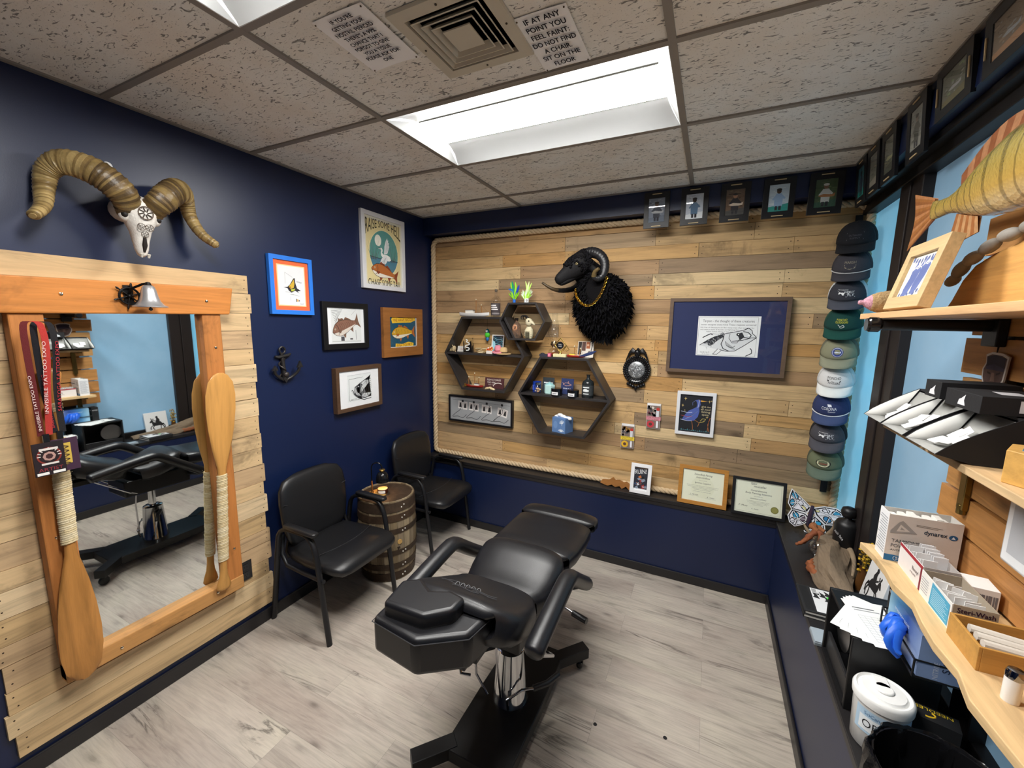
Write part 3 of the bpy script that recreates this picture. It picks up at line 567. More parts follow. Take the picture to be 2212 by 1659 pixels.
def curl(cx, cz, r, y, k=8):
    for i in range(k):
        a = 2 * PI * i / k; m.tube([(cx + r * .25 * math.cos(a), y, cz + r * .25 * math.sin(a)), (cx + r * math.cos(a + .3), y + .001, cz + r * math.sin(a + .3))], r * .10, '3a3029', 5)
    m.tube([(cx + r * 1.15 * math.cos(2 * PI * i / 16), y, cz + r * 1.15 * math.sin(2 * PI * i / 16)) for i in range(17)], r * .1, '5a4c40', 5)
curl(0, -.03, .022, -.2155); curl(-.014, -.085, .012, -.203, 6); curl(.014, -.085, .012, -.203, 6); curl(0, -.112, .011, -.192, 6)
m.build('carving', matte, t)
for s in (-1, 1):
    path = smoothpath([(s * .028, -.15, -.03), (s * .062, -.20, .03), (s * .125, -.178, .092), (s * .19, -.115, .118), (s * .225, -.07, .085), (s * .240, -.066, .02), (s * .262, -.105, -.055), (s * .305, -.150, -.105)], 14)
    n = len(path); rad = [(.040 + .012 * min(1, i / 16)) * (1 - .62 * max(0, (i - 28) / (n - 28)) ** 1.1) * (1 + .05 * math.sin(i * 2.4)) * (1 if i < n - 2 else .55) for i in range(n)]
    cols = [rnd.choice(['8d7448', 'a98f5c', 'b79d68']) if i > 30 else rnd.choice(['57452c', '7b6440', '8f7749', '66512f']) for i in range(n - 1)]
    m = M(); m.tube(path, rad, cols, 16, flat=.8, up=(0, 1, .2))
    m.build('horn', horn, t, smooth=50)
# ---------------------------------------------------------------- cast iron anchor hook
t = T('anchor_hook', 'cast iron anchor wall hook below the blue frame', 'wall hook', (0, -1.392, 1.575), QL)
m = M()
m.tube([(-.005 + .018 * math.cos(2 * PI * k / 16), -.016, .088 + .020 * math.sin(2 * PI * k / 16)) for k in range(17)], .006, '3a3838', 8); m.tube([(-.010, -.014, .072), (-.004, -.016, .0), (.0, -.018, -.085)], [.009, .011, .013], '3a3838', 10)
m.tube([(-.052, -.014, .052), (-.03, -.016, .047), (.03, -.016, .055), (.050, -.014, .064)], [.007, .010, .010, .006], '3a3838', 10)
m.tube(smoothpath([(-.070, -.03, -.02), (-.062, -.024, -.052), (-.03, -.020, -.080), (.0, -.020, -.092), (.040, -.030, -.075), (.066, -.05, -.045), (.074, -.06, -.010)], 4), .009, '3a3838', 8)
m.ext([(-.085, -.03), (-.066, .0), (-.05, -.03)], -.036, -.022, '3a3838'); m.ext([(.055, -.02), (.076, .02), (.094, -.02)], -.066, -.052, '3a3838')
m.tube([(-.012 + .017 * math.cos(k * .5), -.018 + .016 * math.sin(k * .5), .035 - k * .006) for k in range(20)], .0045, '4a4442', 7); m.ball(.004, -.03, -.06, .018, .012, .016, '4a4442'); m.ext([(-.02, -.08), (0, -.112), (.02, -.08)], -.03, -.008, '3a3838'); m.box(-.012, .012, -.012, -.001, -.09, .06, '2e2c2c')
m.build('anchor_body', iron, t)
# ---------------------------------------------------------------- guest chairs
def guest_chair(label, y):
    t = T('guest_chair', label, 'chair', (0, y, 0), QL, 'black guest chairs')
    for s in (-1, 1):
        x = s * .270; path = [(x, -.515, .0)] + bez((x, -.47, .35), (x, -.45, .52), (x, -.44, .635), (x, -.36, .64), 6) + bez((x, -.30, .64), (x, -.20, .64), (x, -.13, .64), (x, -.12, .54), 6) + [(x, -.03, .03), (x, -.022, .0)]
        M().tube(path, .0135, '17171a', 10, up=(1, 0, 0), flat=1.25).build('side_frame', blackpaint, t, smooth=50)
        m = M(); m.loft([[(x + p[0], yy, .658 + p[1]) for p in se(0, 0, .024 * k, .014 * k, 12, 3)] for yy, k in ((-.455, .6), (-.445, 1), (-.30, 1), (-.205, 1), (-.195, .6))][::-1], '1c1c1e'); m.build('arm_pad', leather, t, smooth=50)
        m = M(); m.tube([(x * .98, -.49, .385), (x * .93, -.30, .375), (x * .93, -.16, .385), (x * .9, -.105, .44), (x * .82, -.09, .55)], .012, '17171a', 8); m.build('seat_rail', blackpaint, t, smooth=50)
    secs = []
    for yy, hw, ht, zz in ((-.085, .16, .010, .440), (-.095, .20, .030, .440), (-.18, .235, .036, .432), (-.32, .25, .036, .432), (-.44, .252, .036, .438), (-.53, .245, .036, .436), (-.575, .22, .030, .425), (-.592, .17, .012, .415)): secs.append([(p[0], yy, zz + p[1] + .012 * (1 - (p[0] / .25) ** 2 if p[1] > 0 else 0)) for p in se(0, 0, hw, ht, 20, 4)])
    M().loft(secs[::-1], '1a1a1c').build('seat_pad', leather, t, smooth=70)
    m = M(); m.tube([(k * .046 - .23, -.36 - .05 * (1 - (k / 5 - 1) ** 2) , .4795 + .0025 * (1 - (k / 5 - 1) ** 2) - (.010 if k in (0, 10) else 0)) for k in range(11)], .0022, '2e2e30', 5); m.build('seat_seam', leather, t)
    secs = []
    for z, hw, th, yy in ((.455, .13, .010, -.115), (.465, .18, .026, -.115), (.52, .215, .032, -.112), (.62, .235, .033, -.100), (.74, .240, .033, -.088), (.82, .232, .030, -.078), (.865, .20, .024, -.072), (.882, .12, .008, -.07)): secs.append([(p[0], yy + p[1] + .02 * (p[0] / .24) ** 2 * -1, z + (.018 * (1 - (p[0] / .24) ** 2) if z > .7 else -.015 * (1 - (p[0] / .24) ** 2))) for p in se(0, 0, hw, th, 20, 3.4)])
    M().loft(secs, '1a1a1c').build('backrest', leather, t, smooth=70)
    m = M(); yb = lambda x, z: -.142 + (z - .455) * .10 - .02 * (x / .24) ** 2
    m.tube([(x, yb(x, .745) + .0, .745 - .03 * (1 - (x / .23) ** 2)) for x in [-.23 + .046 * k for k in range(11)]], .0024, '303032', 5); m.tube([(0, yb(0, z) - .001, z) for z in (.47, .55, .64, .715)], .0022, '303032', 5); m.build('back_seam', leather, t)
    for s in (-1, 1): M().tube([(s * .17, -.075, .50), (s * .19, -.075, .42), (s * .20, -.11, .395)], .012, '17171a', 8).build('back_bracket', blackpaint, t)
    return t
guest_chair('black leather guest chair between the mirror boards and the barrel', -1.305)
guest_chair('black leather guest chair in the corner, behind the barrel', -.335)
# ---------------------------------------------------------------- barrel
t = T('oak_barrel', 'small weathered oak barrel used as a side table', 'barrel', (.280, -.838, 0))
prof = [(.188, .0), (.192, .03), (.198, .10), (.204, .18), (.208, .27), (.208, .31), (.206, .40), (.203, .49), (.200, .55), (.197, .60)]
def rad(z):
    for (r0, z0), (r1, z1) in zip(prof, prof[1:]):
        if z0 <= z <= z1: return r0 + (r1 - r0) * (z - z0) / (z1 - z0)
m = M(); ns = 26
for k in range(ns):
    a0, a1 = 2 * PI * k / ns + .004, 2 * PI * (k + 1) / ns - .004; c = rnd.choice(['8d7d66', '7d6c55', '96866c', '857358', '6f5f4a', 'a08f73']); vs_ = []
    for r, z in prof:
        for a in (a0, a1): vs_.append((r * math.cos(a), r * math.sin(a), z))
    for r, z in prof[::-1]:
        for a in (a0, a1): vs_.append(((r - .014) * math.cos(a), (r - .014) * math.sin(a), z))
    n = len(prof) * 2; m.add(vs_, [(2 * i, 2 * i + 1, 2 * i + 3, 2 * i + 2) for i in range(n - 1)] , c)
m.lathe([(.16, .002), (.18, .002), (.18, .03), (.17, .03)], '3a2c20', 40)
m.build('staves', wood('barrel_stave', 2, .7, 1.4, .5, knots=False), t, smooth=60)
for z0, z1, c in ((.525, .592, '5b4a3c'), (.455, .505, '5a4636'), (.365, .400, '4a3c30'), (.205, .240, '4a3c30'), (.095, .140, '4f4032'), (.010, .070, '4b3b2e')):
    m = M(); m.lathe([(rad(z0) - .003, z0), (rad(z0) + .004, z0), (rad((z0 + z1) / 2) + .004, (z0 + z1) / 2), (rad(z1) + .004, z1), (rad(z1) - .003, z1)], c, 48)
    for q in range(4):
        a = R(-18) + q * .10 if q < 2 else R(-18) + .05
        if q > 1: continue
        z = z0 + (z1 - z0) * (.4 + .2 * q); r = rad(z) + .005; m.ball(r * math.cos(a), r * math.sin(a), z, .006, .006, .006, 'd6d2c8', 8, 5)
    m.build('hoop', mat('rusty_hoop', .55, .5, var=.4, vs_=25, bmp=.3), t, smooth=50)
m = M(); m.lathe([(.001, .572), (.150, .572), (.150, .566), (.001, .566)], 'c98a3e', 40); m.build('barrel_head', wood('barrel_head_wood', 0, .5, 1, .2, knots=False), t)
m = M(); rt = MX.Rotation(R(-90), 4, 'X') ; mt = MX.Translation((0, 0, .5725))
for r, wd in ((.146, .006), (.112, .002), (.100, .001)):
    for k in range(40):
        a, b_ = 2 * PI * k / 40, 2 * PI * (k + 1) / 40; m.add([(q * math.cos(x), q * math.sin(x), .5726) for q, x in ((r - wd, a), (r, a), (r, b_), (r - wd, b_))], [(0, 1, 2, 3)], '4a2c14')
vs1, fs1, x0, x1 = glyphs('KENTUCKY STRAIGHT BOURBON WHISKEY ')
L = x1 - x0; m.add([((.122 + p[1] * .022) * math.cos(-1.2 - (p[0] - x0) / L * 6.0), (.122 + p[1] * .022) * math.sin(-1.2 - (p[0] - x0) / L * 6.0), .5727) for p in vs1], fs1, '3d2410')
m.build('head_lettering', paper, t, smooth=0)
m = M(); a = R(-24); q = MX.Rotation(a, 4, 'Z'); m.lathe([(.001, .0), (.017, .0), (.017, .012), (.001, .012)], 'c19a5c', 20, mx=q @ MX.Translation((.2005, 0, .300)) @ MX.Rotation(R(90), 4, 'Y')); m.build('bung', oak, t)
m = M()
for z, w_, o in ((.262, .020, .0), (.254, .014, .004), (.246, .006, -.004)): m.box(.2085, .2105, o - w_ / 2 - .01, o + w_ / 2 - .01, z - .003, z + .003, '2a1c12', mx=q)
m.build('bung_stain', paper, t)
# candle warming lamp, candle, coasters on the barrel head
t = T('candle_lamp', 'black and brass candle warming lamp on a wooden foot on the barrel', 'lamp', (.230, -.875, .5735))
M().lathe([(.001, 0), (.066, 0), (.069, .004), (.069, .022), (.064, .027), (.001, .027)], 'd3a45c', 36).build('foot', wood('lamp_foot_wood', 0, .45, 1, .2, knots=False), t, smooth=40)
brass = mat('aged_brass', .25, .9); px_, py_ = -.034, -.020
M().lathe([(.001, .027), (.014, .027), (.008, .04), (.006, .06), (.005, .115), (.006, .117), (.001, .118)], 'c08a4c', 16, (px_, py_, 0)).build('brass_stem', brass, t)
m = M(); m.tube([(px_, py_, .115), (px_, py_, .215)] + [(px_ + .034 * (1 - math.cos(R(a))), py_ + .018 * (1 - math.cos(R(a))), .215 + .040 * math.sin(R(a))) for a in range(20, 181, 16)] + [(px_ + .068, py_ + .036, .205)], .004, '2a2826', 8); m.build('arm', mat('gunmetal', .25, .8), t)
cx_, cy_ = px_ + .068, py_ + .036
M().lathe([(.001, .208), (.018, .206), (.021, .200), (.013, .196), (.013, .186), (.001, .186)], 'c9a45c', 20, (cx_, cy_, 0)).build('brass_cap', brass, t)
M().lathe([(.043, .112), (.046, .113), (.046, .135), (.040, .165), (.028, .182), (.014, .188), (.012, .186), (.026, .178), (.037, .162), (.043, .135)], '141416', 32, (cx_, cy_, 0), cap=False).build('shade', gloss, t, smooth=50)
M().ball(cx_, cy_, .142, .022, .022, .026, 'ffd9a0').build('bulb', (lambda m3: m3)(mat('warm_bulb', .3)), t)
nb = MATS['warm_bulb'].node_tree.nodes['Principled BSDF']; nb.inputs['Emission Color'].default_value = (1, .55, .2, 1); nb.inputs['Emission Strength'].default_value = 9
t = T('jar_candle', 'amber jar candle with white label on the lamp foot', 'candle', (.230 + cx_, -.875 + cy_, .6012))
M().lathe([(.001, 0), (.036, 0), (.038, .004), (.038, .030), (.001, .030)], '4a1f12', 28).build('wax_jar', gloss, t)
M().lathe([(.0355, .0305), (.0375, .0305), (.0375, .044), (.0355, .044)], 'e8c9a0', 28, cap=False).build('glass_rim', pane_clear, t)
M().lathe([(.001, .0302), (.035, .0302), (.035, .0330), (.001, .0330)], 'e9c79a', 28).build('wax', paper, t)
m = M(); m.loft([[(.0385 * math.cos(a), .0385 * math.sin(a), z) for z in (.006, .025)] for a in [R(-100 + 10 * k) for k in range(9)]], 'efe9e0', cap=False, closed=False); m.build('label_band', paper, t)
for k, (dx, dy) in enumerate(((0, 0), (.002, -.004), (-.003, .002))):
    if k == 0: cs = M().lathe([(.001, 0), (.043, 0), (.043, .004), (.001, .004)], 'ece4de', 30); 
    ob = M().lathe([(.001, 0), (.043, 0), (.043, .004), (.001, .004)], 'ece4de', 30)
    if k == 2:
        ob.add([(.020 * math.cos(q) * (1 + .35 * math.sin(3 * q)), .018 * math.sin(q) * (1 + .3 * math.cos(2 * q)), .0042) for q in [2 * PI * i / 24 for i in range(24)]], [tuple(range(24))], 'a8402c')
    o = ob.build('drink_coaster', paper, loc=(.333 + dx, -.925 + dy, .5735 + k * .0042)); tag(o, ['white card coaster lying on the barrel head, lowest of three', 'white card coaster in the middle of the pile of three', 'white card coaster with a red print, topmost on the barrel'][k], 'coaster', 'coasters on the barrel')
# ---------------------------------------------------------------- ceiling: air vent and notices
t = T('air_vent', 'square grey ceiling air vent with stepped louvres', 'air vent', (1.575, -1.800, H + .004))
G = 'cdc6b4'; m = M()
def sq(m, r0, z0, r1, z1, c):
    q = lambda r, z: [(-r, -r, z), (r, -r, z), (r, r, z), (-r, r, z)]
    m.add(q(r0, z0) + q(r1, z1), [(k, 4 + k, 4 + (k + 1) % 4, (k + 1) % 4) for k in range(4)], c)
sq(m, .168, .0, .168, -.012, G); sq(m, .168, -.012, .130, -.014, G); sq(m, .130, -.014, .126, .02, G); m.build('face_frame', white_m, t, smooth=0)
for k, r in enumerate((.118, .096, .074)):
    m = M(); sq(m, r, -.016, r - .004, -.017, G); sq(m, r - .004, -.017, r - .020, .012, G); sq(m, r - .022, .012, r - .002, -.013, G); sq(m, r - .002, -.013, r, -.016, G); m.build('louvre', white_m, t, smooth=0)
M().box(-.048, .048, -.048, .048, -.016, -.012, G).build('centre_plate', white_m, t, smooth=0)
for x, y in ((.149, 0), (-.149, 0), (0, .149), (0, -.149)): M().ball(x, y, -.0145, .004, .004, .002, '5a564e', 8, 4).build('screw', metalB, t)
M().box(-.130, .130, -.130, .130, .002, .003, '2c2a28').build('duct_opening', matte, t)
def notice(label, x, y, w, h, rz, lines, hh, ws):
    t = T('ceiling_notice', label, 'notice', (x, y, H + .004), rz, 'paper notices on the ceiling tile', rx=R(90))
    m = M(); n = 8; vs_ = []
    for i in range(n + 1):
        u = -w / 2 + w * i / n; vs_ += [(u, -.002 - .004 * abs(i / n - .5) ** 2 * 4, -h / 2), (u, -.002 - .006 * (i / n - .3) ** 2, h / 2)]
    m.add(vs_, [(2 * i, 2 * i + 2, 2 * i + 3, 2 * i + 1) for i in range(n)], 'ffffff'); z = h / 2 - .020 - hh / 2
    for ln, lw in zip(lines, ws): m.text(ln, 0, z, hh, '2b2b33', -.0085, lw, bold=.0011); z -= hh * 1.62
    m.build('sheet', paper, t, smooth=0)
    for a in (-1, 1):
        for b in (-1, 1): M().ball(a * (w / 2 - .008), -.008, b * (h / 2 - .008), .003, .002, .003, '5a4a3a', 8, 4).build('pin', iron, t)
notice('white paper notice about tissues pinned between a ceiling light and the vent', 1.276, -1.903, .203, .263, 0, ["IF YOU'RE", 'GETTING YOUR', 'NOSTRIL PIERCED', "THERE'S A 99%", 'CHANCE THAT I', 'FORGOT TO GIVE', 'YOU A TISSUE.', 'PLEASE ASK FOR', 'ONE'], .0155, [.085, .125, .150, .125, .130, .138, .112, .140, .036])
notice('white paper notice about feeling faint pinned between the vent and the brightest light', 1.823, -1.654, .164, .272, 0, ['IF AT ANY', 'POINT YOU', 'FEEL FAINT:', 'DO NOT FIND', 'A CHAIR.', 'SIT ON THE', 'FLOOR'], .0225, [.112, .125, .122, .142, .092, .126, .072])
# ---------------------------------------------------------------- hexagon shelves
thin_glass = clear_mat(.10)
def hexshelf(label, x, z, a, b, hh, y0, y1, th, mid):
    t = T('hexagon_shelf', label, 'wall shelf', (x, 0, z), 0, 'black hexagon shelves on the boards')
    o = [(-a, hh), (a, hh), (b, 0), (a, -hh), (-a, -hh), (-b, 0)]; k1 = (hh - th) / hh; i = [(p * (1 - th * 1.1 / b), q * k1) for p, q in o]
    names = ['top_board', 'side_board', 'side_board', 'bottom_board', 'side_board', 'side_board']
    for k in range(6):
        j = (k + 1) % 6; M().ext([o[k], o[j], i[j], i[k]], y0, y1, '302d2d').build(names[k], blackpaint, t, smooth=0, bevel=.0012)
    if mid: M().box(-b + .016, b - .016, y0 + .006, y1, -.010, .008, '302d2d').build('middle_board', blackpaint, t, smooth=0, bevel=.001)
    return t
hexshelf('large black hexagon shelf with little boats on its top and bottom boards', .63, 1.582, .208, .386, .314, -.040, .125, .018, True)
hexshelf('small black hexagon shelf holding the skull bottle', 1.000, 1.860, .120, .199, .147, -.075, .09, .015, False)
hexshelf('large black hexagon shelf holding the blue tissue box and candles', 1.346, 1.286, .190, .376, .308, -.055, .125, .018, True)
TL, TS, TR = 1.582 + .314, 1.86 + .147, 1.286 + .308      # top boards
ML, MR = 1.582 + .008, 1.286 + .008; BL, BS, BR = 1.582 - .314 + .018, 1.86 - .147 + .015, 1.286 - .308 + .018
def bottle(name, label, x, y, z, prof, c, m_, art=None, cat='bottle', cap=None, capm=None):
    t = T(name, label, cat, (x, y, z)); M().lathe(prof, c, 28).build('bottle_body', m_, t, smooth=50)
    if cap: M().lathe(cap[0], cap[1], 20).build('stopper', capm or gloss, t)
    if art: art(t)
    return t
def band(m, r, z0, z1, c, a0=-150, a1=-30, n=12): return m.add([(r * math.cos(R(a0 + (a1 - a0) * k / n)), r * math.sin(R(a0 + (a1 - a0) * k / n)), z) for k in range(n + 1) for z in (z0, z1)], [(2 * k, 2 * k + 2, 2 * k + 3, 2 * k + 1) for k in range(n)], c)
def lab1(t):
    m = M(); band(m, .0425, .012, .112, '4a4244', -175, -5, 20); m.build('label', paper, t, smooth=0)
    m = M()
    for k, (z, w_) in enumerate(((.088, .05), (.072, .062), (.056, .058))): band(m, .0428, z, z + .010, 'e8e4e4', -140 + 8 * k, -60 + 10 * k)
    band(m, .0428, .022, .034, '8d8788', -110, -20); m.build('lettering', paper, t, smooth=0)
smoke = mat('smoked_glass', .05, trans=.85, var=0)
bottle('glass_bottle', 'clear bottle with a dark label beside the white toy boat', .715, .035, TL, [(.001, 0), (.040, 0), (.042, .004), (.042, .130), (.038, .148), (.018, .164), (.0125, .172), (.0125, .196), (.016, .198), (.016, .206), (.001, .206)], 'e6e9e6', thin_glass, lab1, cap=([(.001, .206), (.011, .206), (.012, .218), (.010, .226), (.001, .226)], '5a5148'))
# toy boats
def boat(label, x, y, z, L, hull, deck, masts, rz=0, stripe=None, extra=None):
    t = T('model_boat', label, 'model boat', (x, y, z), rz, 'model boats on the hexagon shelves'); secs = []
    for u, hw, zb in ((-.5, .35, .35), (-.42, .8, .15), (-.2, 1, 0), (.15, 1, 0), (.34, .7, .08), (.46, .25, .3), (.5, .03, .55)):
        w_, h = L * .09 * hw, L * .105; sh = h * (1 + .35 * abs(u) ** 2 * 3); secs.append([(u * L, -w_, sh), (u * L, -w_ * .85, h * .4 + h * zb * .5), (u * L, -w_ * .3, h * zb), (u * L, w_ * .3, h * zb), (u * L, w_ * .85, h * .4 + h * zb * .5), (u * L, w_, sh)])
    M().loft(secs, hull).build('hull', matte, t, smooth=60)
    m = M(); m.extz([(q[0][0] * .95, q[0][1] * .85) for q in secs] + [(q[5][0] * .95, q[5][1] * .85) for q in secs[::-1]], L * .102, L * .112, deck); m.box(-.28 * L, -.02 * L, -.05 * L, .05 * L, L * .112, L * .19, extra or 'e8e4dc'); m.box(-.30 * L, .0, -.06 * L, .06 * L, L * .19, L * .20, '3a4a60'); m.build('deck_cabin', matte, t)
    m = M()
    for u, h, le in masts: m.tube([(u * L, 0, L * .11), ((u + le) * L, 0, h)], .0032, 'a5703c', 6)
    for (u, h, le) in masts: m.tube([((u + le) * L, 0, h), ((u + .25) * L, 0, L * .13)], .0008, '8a6a4a', 4); m.ball((u + le) * L, 0, h, .006, .006, .008, 'e8d8b8', 8, 5)
    m.build('masts', oak, t) if len(masts) == 1 else [M().tube([(u * L, 0, L * .11), ((u + le) * L, 0, h)], .0032, 'a5703c', 6).tube([((u + le) * L, 0, h), ((u + .2) * L, 0, L * .13)], .0009, '8a6a4a', 4).ball((u + le) * L, 0, h, .005, .005, .007, 'e8d8b8', 8, 5).build('mast', oak, t) for u, h, le in masts]
    return t
boat('white toy fishing boat on the top board beside the clear bottle', .505, .035, TL, .29, 'e9e7e6', 'd9d6d2', [(.06, .145, .0), (.26, .10, -.02)])
boat('red toy fishing boat on the bottom board beside the brown sign', .515, .02, BL, .175, 'a5281f', 'e0d2b8', [(-.02, .125, 0), (-.22, .09, -.05), (.32, .09, 0)], rz=PI)
boat('red and white toy boat on the top board over the candles', 1.425, -.005, TR, .16, 'b03020', 'e6dfd2', [(-.05, .085, 0), (.2, .07, .05)], extra='e8c040')
# feathers in holders on the small shelf
def feathers(label, x, y, cols, tips, eye=False):
    t = T('feather_bundle', label, 'feathers', (x, y, TS), 0, 'feather tufts on the small hexagon shelf')
    M().lathe([(.001, 0), (.012, 0), (.012, .028), (.009, .030), (.001, .030)], 'dfe6ea' if eye else '2c6fd0', 16).build('holder', gloss, t)
    if eye: M().box(.002, .03, -.016, -.008, .002, .034, 'eeeeee').disc(.017, .018, .008, '222222', -.0165).disc(.018, .018, .004, 'eeeeee', -.0168).build('eye_tag', paper, t, smooth=0)
    for c, cnt, sp, hh in cols:
        m = M()
        for k in range(cnt):
            a = rnd.uniform(0, 2 * PI); l = rnd.uniform(.5, 1) * hh; s = rnd.uniform(.3, 1) * sp; dx = math.cos(a) * s + tips * .3; dy = math.sin(a) * s * .5
            m.tube([(dx * .1, dy * .1, .02), (dx * .6, dy * .6, .02 + l * .5), (dx * 1.2, dy * 1.1, .02 + l)], [.003, .0045, .0005], c, 5)
        m.build('fluff', cloth, t, smooth=60)
    return t
def plume(t, pts, w_, c):
    P = smoothpath(pts, 4); n = len(P); m = M(); m.tube(P, [w_ * math.sin(PI * (.08 + .9 * i / (n - 1))) + .0005 for i in range(n)], c, 6, flat=.25, up=(0, 1, 0)); m.build('plume', cloth, t, smooth=60)
t = feathers('green and blue feather tuft on the small hexagon shelf', .905, -.01, [('9be02a', 60, .045, .085), ('1f3fa8', 60, .030, .07)], -.02)
for pts, w_, c in (([(-.0, 0, .05), (-.02, 0, .11), (-.035, 0, .165)], .010, '8fe038'), ([(0, -.005, .05), (-.008, -.006, .12), (-.020, -.006, .172)], .010, '1a9a6a'), ([(0, -.008, .06), (-.02, -.01, .10), (-.05, -.01, .108)], .010, '1c63c8'), ([(.01, -.004, .05), (.03, -.006, .10), (.045, -.006, .14)], .010, '1d3fae'), ([(0, 0, .05), (.012, .0, .12), (.006, 0, .165)], .008, 'a6e83c')): plume(t, pts, w_, c)
t = feathers('green and white feather tuft with a little eye tag on the small hexagon shelf', 1.005, -.01, [('b8f048', 60, .045, .08), ('f0f2ee', 60, .045, .085)], .02, True)
for pts, w_, c in (([(0, 0, .05), (.01, 0, .11), (-.005, 0, .17)], .009, 'd6f08a'), ([(0, -.005, .05), (.018, -.006, .11), (.030, -.006, .165)], .009, 'e2f2b0'), ([(0, .005, .05), (.022, .004, .10), (.05, .0, .155)], .008, 'c4ea70')): plume(t, pts, w_, c)
# bottles in the small hexagon
def lab2(t):
    m = M(); m.disc(0, .085, .020, 'd8a078', -.0335, .024); m.line([(-.012, .10), (.0, .07), (.012, .10), (.004, .085), (-.010, .072)], .003, '2e2018', -.0339); 
    for k in range(14): m.rect(-.028 + k * .004, .008 + (k * 7 % 5) * .004, -.0255 + k * .004, .016 + (k * 5 % 4) * .006, '2a221c', -.0345)
    m.build('label', paper, t, smooth=0)
bottle('spirit_bottle', 'round amber spirit bottle with dark scribbled decoration beside the skull bottle', .925, .0, BS, [(.001, 0), (.033, 0), (.036, .006), (.036, .085), (.033, .105), (.020, .122), (.012, .128), (.011, .140), (.001, .140)], 'd9b49a', smoke, lab2, cap=([(.001, .140), (.014, .140), (.014, .160), (.001, .160)], '1c1614'))
t = T('skull_bottle', 'bone coloured bottle shaped like a horned goat skeleton', 'bottle', (1.035, .0, BS)); m = M()
m.loft([[(p[0], p[1], z) for p in se(0, 0, r, r * .8, 16, 2.3)] for z, r in ((0, .026), (.02, .034), (.05, .036), (.075, .030), (.088, .020), (.100, .016))], 'd8cfae'); m.loft([[(dx + p[0], p[1] - .01, z + p[1] * 0) for p in se(0, 0, r, r, 14, 2.2)] for z, r, dx in ((.098, .014, .002), (.112, .026, .004), (.132, .030, .004), (.150, .024, .002), (.160, .010, .0))], 'dfd5b4')
m.loft([[(x, -.012 + p[0], zz + p[1]) for p in se(0, 0, r, r * .8, 12, 2.2)] for x, r, zz in ((.02, .020, .132), (.038, .016, .122), (.050, .012, .112), (.056, .005, .108))], 'dfd5b4'); m.build('skeleton_body', bone, t, smooth=60)
for s in (-1, 1):
    P = smoothpath([(-.004 * s - .012, -.005 * s, .156), (-.03, -.012 * s - .008, .178), (-.055, -.018 * s - .008, .174), (-.058, -.02 * s - .008, .155), (-.045, -.02 * s - .008, .148)], 4); M().tube(P, [.008 * (1 - .75 * i / len(P)) for i in range(len(P))], '1f1c1a', 8).build('horn', horn, t)
M().ball(.012, -.038, .137, .007, .004, .007, '3a2c1c').build('eye_hole', matte, t)
M().box(-.016, .016, -.036, -.030, .004, .05, '4a4634').build('label', paper, t); 
m = M()
for k in range(4): m.tube([(-.030, -.018, .022 + k * .014), (0, -.034, .016 + k * .014), (.030, -.018, .022 + k * .014)], .0026, 'efe6c8', 6)
m.build('ribs', bone, t)
# things on the first large shelf, middle board
t = T('ram_skull_ornament', 'little cream animal skull standing at the pointed end of the shelf', 'ornament', (.300, .01, ML)); m = M()
m.loft([[(x, p[0], zz + p[1]) for p in se(0, 0, r, h, 12, 2.2)] for x, r, h, zz in ((-.055, .004, .004, .006), (-.035, .010, .010, .012), (-.005, .016, .018, .020), (.015, .020, .026, .028), (.026, .012, .014, .034))], 'd3bd93'); m.tube([(.010, -.01, .045), (.000, -.01, .062), (-.008, -.01, .066)], [.005, .004, .001], 'c4ab80', 6); m.tube([(.02, -.012, .04), (.03, -.012, .02), (.036, -.012, .0)], [.004, .003, .003], 'c4ab80', 6); m.ball(.0, -.016, .026, .004, .004, .005, '4a3520'); m.build('skull', bone, t)
t = T('name_card', 'small white card with red marks leaning beside the dark wedge', 'card', (.362, .055, ML), rx=R(-14)); m = M(); m.box(-.045, .035, -.001, .001, 0, .05, 'd8d2cc'); m.text('SALE', .0, .018, .010, 'a03030', -.0014); m.build('card', paper, t, smooth=0)
t = T('dark_wedge', 'dark triangular card standing behind the etched acrylic block', 'card', (.430, .075, ML)); M().ext([(-.045, 0), (.03, 0), (.02, .10)], -.003, .003, '241a18').build('wedge', matte, t)
t = T('acrylic_block', 'clear acrylic block etched with a white snake', 'ornament', (.455, .02, ML)); M().box(-.045, .045, -.014, .014, 0, .128, 'f0f4f4').build('block', mat('acrylic', .03, trans=1, var=0, ior=1.2), t, bevel=.002)
m = M(); P = smoothpath([(-.016, -.0155, .112), (.0, -.0155, .105), (-.012, -.0155, .092), (.014, -.0155, .082), (.016, -.0155, .068), (-.016, -.0155, .060), (-.018, -.0155, .046), (.014, -.0155, .038), (.012, -.0155, .022), (-.014, -.0155, .018)], 5); m.tube(P, .0045, 'eef0ee', 6, flat=.3, up=(0, 1, 0)); m.build('snake', paper, t)
t = T('glass_drop', 'striped green and blue glass drop hanging in the shelf', 'ornament', (.598, .10, 1.742)); 
for zz, rx_, rz_, c in ((.032, .018, .022, '1f5a6a'), (.0, .024, .024, '4fc43a'), (-.034, .016, .020, '2a6fb0')): M().ball(0, 0, zz, rx_, rx_ * .7, rz_, c).build('glass_bead', gloss, t)
M().disc(0, .034, .009, 'e8ecec', -.0135, n=14).disc(0, .034, .004, '101010', -.0140, n=10).build('eye_dot', paper, t, smooth=0); M().tube([(0, 0, .05), (0, .0, .136)], .001, '4a3a2a', 5).build('cord', cloth, t)
